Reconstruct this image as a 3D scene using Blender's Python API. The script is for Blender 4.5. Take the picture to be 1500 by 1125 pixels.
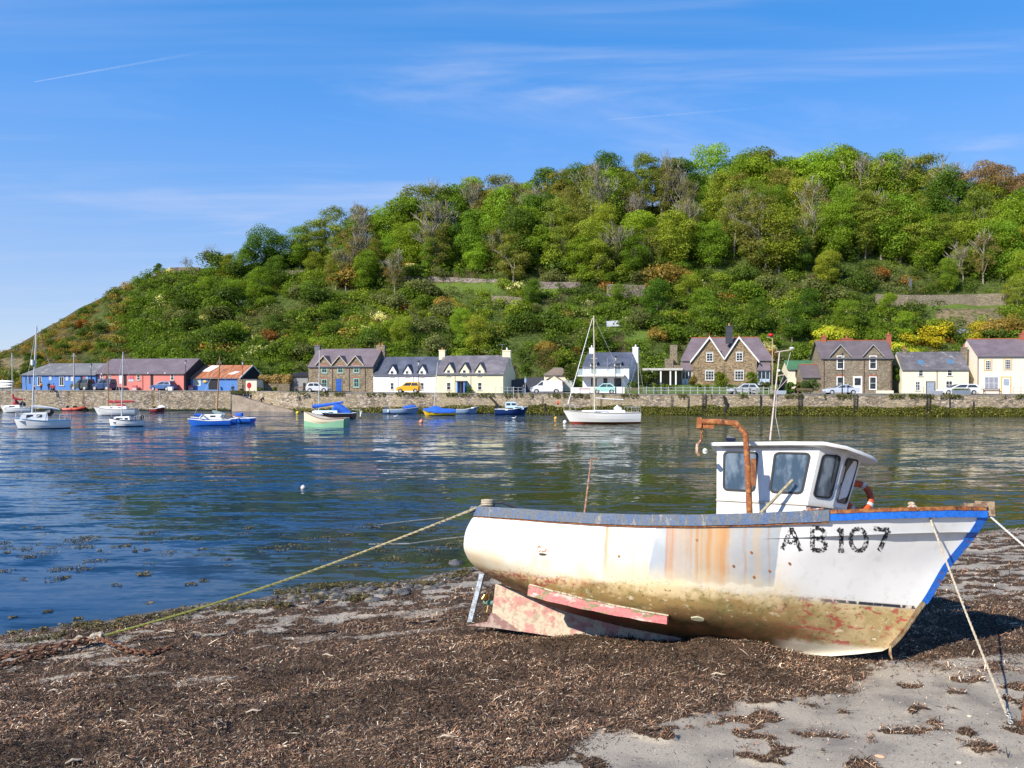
import bpy, math, random
import numpy as np
from math import sin, cos, atan, radians, pi, exp, sqrt
from mathutils import Vector, Matrix, noise as mnoise

for _o in list(bpy.data.objects): bpy.data.objects.remove(_o)
SC = bpy.context.scene
COL = SC.collection
rng = random.Random(7)
RN = np.random.RandomState(11)

# ------------------------------------------------------------------ camera, sky, sun, exposure
FPX, PITCH, EYE = 1150.0, atan(9.5/1150), 5.2
cam = bpy.data.cameras.new('camera'); cam.lens = FPX/1500*36; cam.sensor_width = 36
cam.clip_start = 0.1; cam.clip_end = 60000
camo = bpy.data.objects.new('camera', cam); COL.objects.link(camo)
camo.location = (0, 0, EYE); camo.rotation_euler = (pi/2-PITCH, 0, 0)
SC.camera = camo
SUN_AZ = math.atan2(-0.66, -0.75); SUN_EL = radians(37)
TOSUN = Vector((cos(SUN_EL)*cos(SUN_AZ), cos(SUN_EL)*sin(SUN_AZ), sin(SUN_EL)))
sl = bpy.data.lights.new('sun', 'SUN'); sl.energy = 4.6; sl.angle = radians(0.5); sl.color = (1.0, 0.93, 0.82)
so = bpy.data.objects.new('sun', sl); COL.objects.link(so)
so.rotation_euler = (-TOSUN).to_track_quat('-Z', 'Y').to_euler(); so.location = (-60, -60, 80)
SC.view_settings.view_transform = 'Standard'; SC.view_settings.look = 'None'
SC.view_settings.exposure = 0.6; SC.view_settings.gamma = 1.0
world = bpy.data.worlds.new('World'); SC.world = world; world.use_nodes = True
def build_world():
    nt = world.node_tree; n = nt.nodes; L = nt.links; n.clear()
    out = n.new('ShaderNodeOutputWorld'); bg = n.new('ShaderNodeBackground')
    sky = n.new('ShaderNodeTexSky'); sky.sky_type = 'NISHITA'; sky.sun_disc = False
    sky.sun_elevation = SUN_EL; sky.sun_rotation = math.atan2(TOSUN.x, TOSUN.y)
    sky.altitude = 0; sky.air_density = 1.0; sky.dust_density = 0.1; sky.ozone_density = 3.2
    hs = n.new('ShaderNodeHueSaturation'); hs.inputs['Saturation'].default_value = 1.25
    tint = n.new('ShaderNodeMix'); tint.data_type = 'RGBA'; tint.blend_type = 'MULTIPLY'; tint.inputs[0].default_value = 1
    tint.inputs[7].default_value = (0.86, 0.93, 1.10, 1); L.new(sky.outputs[0], tint.inputs[6]); L.new(tint.outputs[2], hs.inputs['Color'])
    sd = n.new('ShaderNodeSeparateXYZ'); tcx = n.new('ShaderNodeTexCoord'); L.new(tcx.outputs['Generated'], sd.inputs[0])
    cr = n.new('ShaderNodeValToRGB'); L.new(sd.outputs[2], cr.inputs[0]); el = cr.color_ramp.elements   # air colour by height above the horizon
    for p_, c_ in ((0.0, (2.7, 3.15, 4.1)), (0.09, (2.1, 2.75, 4.05)), (0.22, (1.15, 2.25, 4.35)), (0.30, (.74, 1.95, 4.45)), (0.42, (.28, 1.5, 3.95)), (1.0, (.12, .8, 2.8))):
        e = el[0] if p_ == 0.0 else el[-1] if p_ == 1.0 else el.new(p_); e.position = p_; e.color = (*c_, 1)
    air = n.new('ShaderNodeMix'); air.data_type = 'RGBA'; air.inputs[0].default_value = 0.8; L.new(hs.outputs[0], air.inputs[6]); L.new(cr.outputs[0], air.inputs[7])
    # thin cirrus: stretched noise on the direction projected to a high flat layer
    tc = n.new('ShaderNodeTexCoord'); sep = n.new('ShaderNodeSeparateXYZ'); L.new(tc.outputs['Generated'], sep.inputs[0])
    def M(op, a, b=None, c=None):
        m = n.new('ShaderNodeMath'); m.operation = op
        for i, v in enumerate((a, b, c)):
            if v is None: continue
            if isinstance(v, (int, float)): m.inputs[i].default_value = v
            else: L.new(v, m.inputs[i])
        return m.outputs[0]
    zz = M('MAXIMUM', M('ADD', sep.outputs[2], 0.05), 0.03)
    px = M('DIVIDE', sep.outputs[0], zz); py = M('DIVIDE', sep.outputs[1], zz)
    cb = n.new('ShaderNodeCombineXYZ'); L.new(px, cb.inputs[0]); L.new(py, cb.inputs[1])
    def noi(scale, det, rot, sc, dist=0.0):
        mp = n.new('ShaderNodeMapping'); mp.inputs['Rotation'].default_value = (0, 0, rot); mp.inputs['Scale'].default_value = sc
        L.new(cb.outputs[0], mp.inputs[0]); t = n.new('ShaderNodeTexNoise'); t.inputs['Scale'].default_value = scale
        t.inputs['Detail'].default_value = det; t.inputs['Distortion'].default_value = dist; t.inputs['Roughness'].default_value = 0.6
        L.new(mp.outputs[0], t.inputs[0]); return t.outputs[0]
    def rmp(v, a, b):
        r = n.new('ShaderNodeMapRange'); r.interpolation_type = 'SMOOTHSTEP'; r.inputs[1].default_value = a; r.inputs[2].default_value = b
        L.new(v, r.inputs[0]); return r.outputs[0]
    a = rmp(noi(1.0, 9, -0.5, (0.42, 0.95, 1), 1.6), 0.44, 0.72)
    b = rmp(noi(0.7, 4, 0.1, (0.3, 0.5, 1), 0.3), 0.38, 0.66)
    c = rmp(noi(0.9, 6, -0.1, (0.07, 0.9, 1), 0.3), 0.5, 0.7)
    cl = M('ADD', M('MULTIPLY', M('MULTIPLY', a, b), 0.75), M('MULTIPLY', c, 0.42))
    cl = M('MULTIPLY', cl, rmp(sep.outputs[2], 0.02, 0.10))
    mx = n.new('ShaderNodeMix'); mx.data_type = 'RGBA'; L.new(cl, mx.inputs[0]); L.new(air.outputs[2], mx.inputs[6])
    mx.inputs[7].default_value = (3.1, 3.5, 4.7, 1)
    L.new(mx.outputs[2], bg.inputs[0]); bg.inputs[1].default_value = 0.135
    L.new(bg.outputs[0], out.inputs[0])
build_world()

# ------------------------------------------------------------------ picture point -> place in the world
def ray(px, py):
    cx = (px-750)/FPX; cy = -(py-562.5)/FPX
    return Vector((cx, cos(PITCH)+cy*sin(PITCH), -sin(PITCH)+cy*cos(PITCH)))
CAMP = Vector((0, 0, EYE))
def W(px, py, Y):
    r = ray(px, py); return CAMP + r*(Y/r.y)
def G(px, py, z=0.0):
    r = ray(px, py); return CAMP + r*((z-EYE)/r.z)

# ------------------------------------------------------------------ materials
MATS = {}
class NT:
    def __init__(s, name):
        s.m = bpy.data.materials.new(name); s.m.use_nodes = True; s.nt = s.m.node_tree; s.n = s.nt.nodes; s.L = s.nt.links
        s.n.clear(); s.out = s.n.new('ShaderNodeOutputMaterial'); s.b = s.n.new('ShaderNodeBsdfPrincipled')
        s.L.new(s.b.outputs[0], s.out.inputs[0]); s._tc = None
    def set(s, sock, v):
        if isinstance(v, bpy.types.NodeSocket): s.L.new(v, sock)
        elif isinstance(v, (tuple, list)) and len(v) == 3 and sock.type == 'RGBA': sock.default_value = (*v, 1)
        else: sock.default_value = v
    def co(s, kind='Object'):
        if not s._tc: s._tc = s.n.new('ShaderNodeTexCoord')
        return s._tc.outputs[kind]
    def sep(s, v):
        x = s.n.new('ShaderNodeSeparateXYZ'); s.L.new(v, x.inputs[0]); return x.outputs
    def M(s, op, a, b=None, c=None):
        m = s.n.new('ShaderNodeMath'); m.operation = op
        for i, v in enumerate((a, b, c)):
            if v is not None: s.set(m.inputs[i], v)
        return m.outputs[0]
    def map(s, v, sc=(1, 1, 1), loc=(0, 0, 0), rot=(0, 0, 0)):
        m = s.n.new('ShaderNodeMapping'); s.L.new(v, m.inputs[0]); m.inputs['Scale'].default_value = sc
        m.inputs['Location'].default_value = loc; m.inputs['Rotation'].default_value = rot; return m.outputs[0]
    def noise(s, scale, sc=(1, 1, 1), det=4, rough=0.55, vec=None, dist=0, col=False, loc=(0, 0, 0)):
        t = s.n.new('ShaderNodeTexNoise'); s.L.new(s.map(vec or s.co(), sc, loc), t.inputs[0])
        t.inputs['Scale'].default_value = scale; t.inputs['Detail'].default_value = det
        t.inputs['Roughness'].default_value = rough; t.inputs['Distortion'].default_value = dist
        return t.outputs[1 if col else 0]
    def vor(s, scale, sc=(1, 1, 1), feat='F1', out='Color', vec=None, rnd=1):
        t = s.n.new('ShaderNodeTexVoronoi'); t.feature = feat; s.L.new(s.map(vec or s.co(), sc), t.inputs[0])
        t.inputs['Scale'].default_value = scale; t.inputs['Randomness'].default_value = rnd; return t.outputs[out]
    def r(s, v, a, b, lo=0.0, hi=1.0):
        m = s.n.new('ShaderNodeMapRange'); m.interpolation_type = 'SMOOTHSTEP' if (lo, hi) == (0.0, 1.0) else 'LINEAR'
        s.set(m.inputs[0], v); m.inputs[1].default_value = a; m.inputs[2].default_value = b
        m.inputs[3].default_value = lo; m.inputs[4].default_value = hi; return m.outputs[0]
    def mix(s, f, a, b, mode='MIX'):
        m = s.n.new('ShaderNodeMix'); m.data_type = 'RGBA'; m.blend_type = mode
        s.set(m.inputs[0], f); s.set(m.inputs[6], a); s.set(m.inputs[7], b); return m.outputs[2]
    def attr(s, name, typ='GEOMETRY', out='Color'):
        a = s.n.new('ShaderNodeAttribute'); a.attribute_name = name; a.attribute_type = typ; return a.outputs[out]
    def bump(s, h, strength=0.5, dist=0.02, normal=None):
        b = s.n.new('ShaderNodeBump'); s.set(b.inputs['Height'], h); b.inputs['Strength'].default_value = strength
        b.inputs['Distance'].default_value = dist
        if normal is not None: s.L.new(normal, b.inputs['Normal'])
        s.L.new(b.outputs[0], s.b.inputs['Normal']); return b.outputs[0]
    def fin(s, col=None, rough=0.6, metal=0.0, spec=0.4):
        if col is not None: s.set(s.b.inputs['Base Color'], col)
        s.set(s.b.inputs['Roughness'], rough); s.set(s.b.inputs['Metallic'], metal)
        s.b.inputs['Specular IOR Level'].default_value = spec; return s.m

def pm(name, col, rough=0.6, var=0.25, scale=3.0, bump=0.0, bscale=20.0, metal=0.0, spec=0.4, sc=(1, 1, 1), col2=None, bd=0.02):
    """plain weathered material: colour broken by two noises"""
    if name in MATS: return MATS[name]
    t = NT(name)
    c2 = col2 or tuple(max(0, x*(1-var)) for x in col); c3 = tuple(min(1, x*(1+var*0.5)) for x in col)
    c = t.mix(t.r(t.noise(scale, sc), 0.3, 0.7), col, c2)
    c = t.mix(t.r(t.noise(scale*7, sc, det=3), 0.45, 0.75), c, c3)
    if bump: t.bump(t.noise(bscale, sc, det=5), bump, bd)
    MATS[name] = t.fin(c, rough, metal, spec); return MATS[name]

def stone(name, cols, size=2.2, squash=2.2, mortar=(0.30, 0.27, 0.22), mw=0.05, var=1.0, bands=None):
    if name in MATS: return MATS[name]
    t = NT(name); v = t.co()
    v = t.mix(0.06, v, t.noise(3.0, det=2, col=True))
    sc = (1, 1, squash)
    cid = t.vor(size, sc, vec=v); s = t.sep(cid)
    c = t.mix(t.r(s[0], 0.2, 0.8), cols[0], cols[1]); c = t.mix(t.r(s[1], 0.62, 0.8), c, cols[2])
    c = t.mix(t.r(s[2], 0.75, 0.9), c, cols[3])
    edge = t.vor(size, sc, feat='DISTANCE_TO_EDGE', out='Distance', vec=v)
    c = t.mix(t.r(edge, mw*0.4, mw), mortar, c)
    c = t.mix(t.r(t.noise(0.35), 0.35, 0.7), c, t.mix(1.0, c, (0.78, 0.76, 0.72), 'MULTIPLY'))
    c = t.mix(t.r(t.noise(9), 0.4, 0.8), c, t.mix(1.0, c, (0.72, 0.7, 0.68), 'MULTIPLY'))
    if bands: c = bands(t, c)
    t.bump(t.M('ADD', t.r(edge, 0, mw*1.6), t.M('MULTIPLY', t.noise(14), 0.4)), 0.9, 0.05)
    MATS[name] = t.fin(c, 0.88, 0, 0.2); return MATS[name]

def slate(name, a, b, patch=None, rows=4.0):
    """roof slates: courses run along the facade (local X), seen on the sloping faces"""
    if name in MATS: return MATS[name]
    t = NT(name)
    br = t.n.new('ShaderNodeTexBrick'); s = t.sep(t.co()); cb = t.n.new('ShaderNodeCombineXYZ')
    t.L.new(s[0], cb.inputs[0]); t.L.new(s[2], cb.inputs[1]); t.L.new(cb.outputs[0], br.inputs[0])
    br.inputs['Scale'].default_value = rows; br.inputs['Color1'].default_value = (*a, 1); br.inputs['Color2'].default_value = (*b, 1)
    br.inputs['Mortar'].default_value = tuple(x*0.55 for x in a)+(1,); br.inputs['Mortar Size'].default_value = 0.03
    br.inputs['Brick Width'].default_value = 1.0; br.inputs['Row Height'].default_value = 0.55
    c = t.mix(t.r(t.noise(0.5, (1, 1, 1)), 0.35, 0.7), br.outputs[0], tuple(x*1.35 for x in b))
    c = t.mix(t.r(t.noise(2.2, (0.5, 1, 1.6)), 0.5, 0.8), c, tuple(x*0.72 for x in a))
    if patch: c = t.mix(t.r(t.noise(1.1, det=6), 0.56, 0.68), c, patch)
    t.bump(br.outputs['Fac'], -0.3, 0.02)
    MATS[name] = t.fin(c, 0.55, 0, 0.35); return MATS[name]

def glassm(name='window_glass', col=(0.02, 0.025, 0.03)):
    if name in MATS: return MATS[name]
    t = NT(name); c = t.mix(t.r(t.noise(2.5), 0.4, 0.65), col, tuple(x*2.5+0.01 for x in col))
    MATS[name] = t.fin(c, 0.08, 0, 0.6); return MATS[name]

# ------------------------------------------------------------------ mesh builder
class MB:
    def __init__(s): s.v = []; s.f = []; s.mi = []
    def add(s, vs, fs, mi=0, M=None):
        b = len(s.v)
        s.v += [tuple(M @ Vector(p)) if M is not None else tuple(p) for p in vs]
        s.f += [tuple(i+b for i in f) for f in fs]; s.mi += [mi]*len(fs); return s
    def box(s, x0, x1, y0, y1, z0, z1, mi=0, M=None):
        return s.add([(x0,y0,z0),(x1,y0,z0),(x1,y1,z0),(x0,y1,z0),(x0,y0,z1),(x1,y0,z1),(x1,y1,z1),(x0,y1,z1)],
                     [(3,2,1,0),(4,5,6,7),(0,1,5,4),(1,2,6,5),(2,3,7,6),(3,0,4,7)], mi, M)
    def loft(s, rings, closed=True, cap=True, mi=0, M=None):
        n = len(rings[0]); vs = [p for r in rings for p in r]; fs = []
        for i in range(len(rings)-1):
            for j in range(n if closed else n-1):
                k = (j+1) % n; fs.append((i*n+j, i*n+k, (i+1)*n+k, (i+1)*n+j))
        if cap: fs += [tuple(range(n))[::-1], tuple(range((len(rings)-1)*n, len(rings)*n))]
        return s.add(vs, fs, mi, M)
    def prism(s, poly, axis, a, b, mi=0, M=None):
        def P(u, w, t): return {'y': (u, t, w), 'x': (t, u, w), 'z': (u, w, t)}[axis]
        return s.loft([[P(u, w, a) for u, w in poly], [P(u, w, b) for u, w in poly]], mi=mi, M=M)
    def tube(s, pts, r, n=6, mi=0, M=None, cap=True):
        pts = [Vector(p) for p in pts]; rs = r if isinstance(r, (list, tuple)) else [r]*len(pts); rings = []
        up = Vector((0, 0, 1)); prev = None
        for i, p in enumerate(pts):
            t = (pts[min(i+1, len(pts)-1)]-pts[max(i-1, 0)]).normalized()
            if prev is None:
                a = t.cross(up)
                if a.length < 1e-3: a = t.cross(Vector((1, 0, 0)))
            else: a = prev - t*prev.dot(t)
            a.normalize(); prev = a; b = t.cross(a)
            rings.append([p + (a*cos(2*pi*k/n)+b*sin(2*pi*k/n))*rs[i] for k in range(n)])
        return s.loft(rings, True, cap, mi, M)
    def ball(s, c, r, n=8, mi=0, M=None, jit=0):
        r = r if isinstance(r, (tuple, list)) else (r, r, r); rings = []
        for i in range(1, n):
            th = pi*i/n
            rings.append([(c[0]+r[0]*sin(th)*cos(2*pi*k/(2*n))*(1+jit*rng.uniform(-1, 1)), c[1]+r[1]*sin(th)*sin(2*pi*k/(2*n))*(1+jit*rng.uniform(-1, 1)), c[2]+r[2]*cos(th)*(1+jit*rng.uniform(-1, 1))) for k in range(2*n)])
        return s.loft(rings[::-1], True, True, mi, M)
    def quad(s, a, b, c, d, mi=0, M=None): return s.add([a, b, c, d], [(0, 1, 2, 3)], mi, M)
    def mesh(s, name, mats, smooth=False):
        me = bpy.data.meshes.new(name); me.from_pydata(s.v, [], s.f)
        for m in (mats if isinstance(mats, (list, tuple)) else [mats]): me.materials.append(m)
        me.polygons.foreach_set('material_index', s.mi)
        if smooth:
            me.polygons.foreach_set('use_smooth', [True]*len(s.f))
            try: me.set_sharp_from_angle(angle=radians(40))
            except Exception: pass
        me.update(); return me
    def build(s, name, mats, parent=None, smooth=False):
        o = bpy.data.objects.new(name, s.mesh(name, mats, smooth)); COL.objects.link(o); o.parent = parent
        return o

def npmesh(name, V, F, mat, col=None, smooth=False, nper=4):
    me = bpy.data.meshes.new(name); V = np.asarray(V, np.float32); F = np.asarray(F, np.int32)
    me.vertices.add(len(V)); me.vertices.foreach_set('co', V.ravel())
    me.loops.add(F.size); me.loops.foreach_set('vertex_index', F.ravel())
    me.polygons.add(len(F)); me.polygons.foreach_set('loop_start', np.arange(len(F), dtype=np.int32)*nper)
    me.polygons.foreach_set('loop_total', np.full(len(F), nper, np.int32))
    if smooth: me.polygons.foreach_set('use_smooth', np.ones(len(F), bool))
    if col is not None:
        a = me.color_attributes.new('Col', 'FLOAT_COLOR', 'POINT')
        c = np.ones((len(V), 4), np.float32); c[:, :3] = col; a.data.foreach_set('color', c.ravel())
    me.materials.append(mat); me.update(calc_edges=True); me.validate(); return me
def link(name, me, parent=None):
    o = bpy.data.objects.new(name, me); COL.objects.link(o); o.parent = parent; return o
def tag(o, label=None, cat=None, group=None, kind=None):
    if label: o['label'] = label
    if cat: o['category'] = cat
    if group: o['group'] = group
    if kind: o['kind'] = kind
    return o
def thing(name, label, cat, loc=(0, 0, 0), rz=0.0, group=None):
    o = bpy.data.objects.new(name, None); COL.objects.link(o); o.location = loc; o.rotation_euler = (0, 0, rz)
    o.empty_display_size = 0.3
    return tag(o, label, cat, group)
def copy_tree(o, parent=None):
    c = o.copy(); COL.objects.link(c); c.parent = parent
    for ch in list(o.children): copy_tree(ch, c)
    return c
def lerp(a, b, t): return a+(b-a)*t
def tab(x, T):
    return float(np.interp(x, [p[0] for p in T], [p[1] for p in T]))
# ------------------------------------------------------------------ numpy noise
def vnoise(x, y, seed=0):
    xi = np.floor(x).astype(np.int64); yi = np.floor(y).astype(np.int64); fx = x-xi; fy = y-yi
    fx = fx*fx*(3-2*fx); fy = fy*fy*(3-2*fy)
    def h(a, b):
        n = (a*374761393 + b*668265263 + seed*982451653) & 0x7fffffff
        n = ((n ^ (n >> 13))*1274126177) & 0x7fffffff
        return ((n ^ (n >> 16)) & 0xffff)/65535.0
    return (h(xi, yi)*(1-fx)+h(xi+1, yi)*fx)*(1-fy) + (h(xi, yi+1)*(1-fx)+h(xi+1, yi+1)*fx)*fy
def fbm(x, y, o=4, seed=0):
    a, s, t = 1.0, 0.0, 0.0
    for i in range(o):
        s = s + a*vnoise(x*2**i, y*2**i, seed+i*17); t += a; a *= 0.5
    return s/t

# ------------------------------------------------------------------ beach
SHPX = [(0, 931), (80, 920), (150, 909), (300, 884), (400, 873), (500, 864), (600, 851), (690, 830), (1440, 778)]
SH = [(-60.0, 2.0), (-20.0, 10.5)] + [tuple(G(a, b))[:2] for a, b in SHPX] + [(40.0, 36.0), (120.0, 60.0)]
SHX = np.array([p[0] for p in SH]); SHY = np.array([p[1] for p in SH])
def beach_z(x, y, fine=True):
    x = np.asarray(x, float); y = np.asarray(y, float)
    s = (np.interp(x, SHX, SHY)-y)*0.87
    z = np.where(s < 0, s*0.10, s*0.088) + np.clip(s-16, 0, 60)*0.16
    z = z - np.clip(-s-20, 0, 1e6)*0.02
    k = np.clip(s/4, 0.25, 1)
    z = z + 0.16*(fbm(x*0.35, y*0.55, 3, 5)-0.5)*k
    if fine:
        m = weedmask(x, y)
        z = z + 0.06*(fbm(x*1.6+3, y*2.2, 3, 9)-0.5)*k*(0.25+m) + 0.075*m*(fbm(x*4.5, y*5.5, 3, 3)-0.35) + 0.05*m*(vnoise(x*8.5, y*9.5, 71)-0.5) + 0.13*m*(fbm(x*1.15+2, y*1.9, 2, 83)-0.45) + 0.05*m*(fbm(x*2.3, y*3.1, 2, 13)-0.4)*np.clip((s-4)/4, 0, 1)
    z = z + 0.24*np.exp(-((x-3.55)/1.05)**2-((y-12.45)/0.42)**2) + 0.10*np.exp(-((x-0.6)/1.6)**2-((y-12.9)/0.5)**2)
    z = np.where(s < -60, -8, z)
    return z
SANDL = [(690, 1160), (740, 1128), (850, 1098), (960, 1072), (1010, 1040), (1130, 1016), (1250, 996), (1290, 976), (1500, 962), (1700, 955)]
def proj_np(x, y, z):
    f = y*cos(PITCH)-(z-EYE)*sin(PITCH); u = y*sin(PITCH)+(z-EYE)*cos(PITCH)
    f = np.maximum(f, 0.5)
    return 750+FPX*x/f, 562.5-FPX*u/f
def weedmask(x, y):
    """where the dead seaweed lies on the sand, 0..1 (sand line, bare streaks, strip of sand along the water)"""
    s = (np.interp(x, SHX, SHY)-y)*0.87
    px, py = proj_np(x, y, 0.088*np.clip(s, 0, 30))
    n = fbm(x*0.9, y*1.6, 4, 21); n2 = fbm(x*2.6+9, y*5.0, 3, 31)
    line = np.interp(px, [p[0] for p in SANDL], [p[1] for p in SANDL]) + (n-0.5)*70
    on = 1/(1+np.exp((py-line)/5.0))
    streak = np.clip((fbm(x*0.55+4, y*2.3-x*0.35, 4, 51)-0.63)*12, 0, 1)*np.clip((s*-1+9.5)/4, 0.0, 1)
    shore = np.exp(-np.clip(s, 0, 99)/0.9)
    m = on*(1-streak*0.6*1.0)
    m = np.clip(m, 0, 1)*(1-shore*0.6)
    m = m*np.where(s < 3.6, np.clip((n2-0.34)*6, 0.25, 1), 1)
    right = np.clip((px-1330)/60, 0, 1)*np.clip((900-py)/30, 0, 1)
    m = m*(1-right*np.clip((0.56-n2)*8, 0, 0.9))
    spots = np.clip((fbm(x*2.2, y*3.2, 3, 77)-0.64)*16, 0, 1)*(1-on)
    return np.clip(np.maximum(m, spots), 0, 1)

def grid_axis(parts):
    out = []
    for a, b, st in parts: out += list(np.arange(a, b, st))
    return np.array(out+[parts[-1][1]])
def make_beach():
    xs = grid_axis([(-220, -60, 20), (-60, -16, 2), (-16, -9, 0.25), (-9, 10, 0.06), (10, 22, 0.16), (22, 60, 2), (60, 220, 20)])
    ys = grid_axis([(-60, 0, 6), (0, 6.5, 0.5), (6.5, 16, 0.06), (16, 26, 0.12), (26, 40, 0.5), (40, 80, 4), (80, 170, 10)])
    X, Y = np.meshgrid(xs, ys); Z = beach_z(X, Y); m = weedmask(X, Y)
    V = np.stack([X, Y, Z], -1).reshape(-1, 3); nx = len(xs); ny = len(ys)
    i = np.arange(ny-1)[:, None]*nx+np.arange(nx-1)[None]; F = np.stack([i, i+1, i+nx+1, i+nx], -1).reshape(-1, 4)
    s = ((np.interp(X, SHX, SHY)-Y)*0.87).reshape(-1)
    col = np.stack([m.reshape(-1), np.clip(s/2.0, 0, 1), np.zeros(len(s))], -1)
    t = NT('beach_ground'); c = t.sep(t.attr('Col'))
    g = t.noise(60, det=3); sand = t.mix(t.r(g, 0.35, 0.7), (0.42, 0.365, 0.285), (0.30, 0.26, 0.205))
    sand = t.mix(t.r(t.vor(55, out='Distance'), 0.0, 0.16), (0.42, 0.36, 0.28), sand)
    sand = t.mix(t.r(t.noise(1.3, det=5), 0.4, 0.7), sand, (0.21, 0.185, 0.155))
    sand = t.mix(t.r(t.noise(38, det=2), 0.66, 0.72), sand, (0.05, 0.035, 0.022))
    w = t.mix(t.r(t.noise(45, det=4), 0.3, 0.7), (0.022, 0.015, 0.010), (0.14, 0.09, 0.058))
    w = t.mix(t.r(t.noise(5, det=4), 0.4, 0.7), w, (0.06, 0.037, 0.024))
    edge = t.r(t.M('ADD', c[0], t.M('MULTIPLY', t.M('SUBTRACT', t.noise(9, det=5), 0.5), 0.9)), 0.4, 0.6)
    cc = t.mix(edge, sand, w)
    wet = t.r(t.M('ADD', c[1], t.M('MULTIPLY', t.noise(4), 0.15)), 0.05, 0.35)
    cc = t.mix(wet, t.mix(1.0, cc, (0.34, 0.33, 0.30), 'MULTIPLY'), cc)
    t.bump(t.M('ADD', t.M('MULTIPLY', t.noise(70, det=3), 0.5), t.M('MULTIPLY', t.noise(18, det=5), t.r(edge, 0, 1, 0.3, 1.6))), 0.8, 0.02)
    mt = t.fin(cc, t.r(wet, 0, 1, 0.35, 0.95), 0, 0.25)
    o = link('beach', npmesh('beach', V, F, mt, col, True)); tag(o, kind='structure')
make_beach()

def strips(P, ang, tilt, Ln, Wd, bend, colr):
    """bent two-quad strips: P centres (n,3)"""
    n = len(P); d = np.stack([np.cos(ang)*np.cos(tilt), np.sin(ang)*np.cos(tilt), np.sin(tilt)], -1)
    roll = RN.uniform(-0.9, 0.9, n); s0 = np.stack([-np.sin(ang), np.cos(ang), np.zeros(n)], -1)
    up = np.cross(d, s0); s = s0*np.cos(roll)[:, None]+up*np.sin(roll)[:, None]
    L = Ln[:, None]; w = Wd[:, None]; b = bend[:, None]
    sp = np.stack([-d*L/2, up*b*0 + s0*b*0.4+up*np.abs(b)*0.5, d*L/2], 1)+P[:, None]
    V = np.stack([sp-(s*w/2)[:, None], sp+(s*w/2)[:, None]], 2).reshape(n, 6, 3)
    V[:, 4:6] = (V[:, 4:6].mean(1, keepdims=True)*0.6+V[:, 4:6]*0.4)
    base = (np.arange(n)*6)[:, None, None]
    F = (np.array([[0, 1, 3, 2], [2, 3, 5, 4]])[None]+base).reshape(-1, 4)
    return V.reshape(-1, 3), F, np.repeat(colr, 6, 0)
def attr_mat(name, rough=0.8, spec=0.25, trans=0.0):
    t = NT(name); m = t.fin(t.attr('Col'), rough, 0, spec)
    return m
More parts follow.
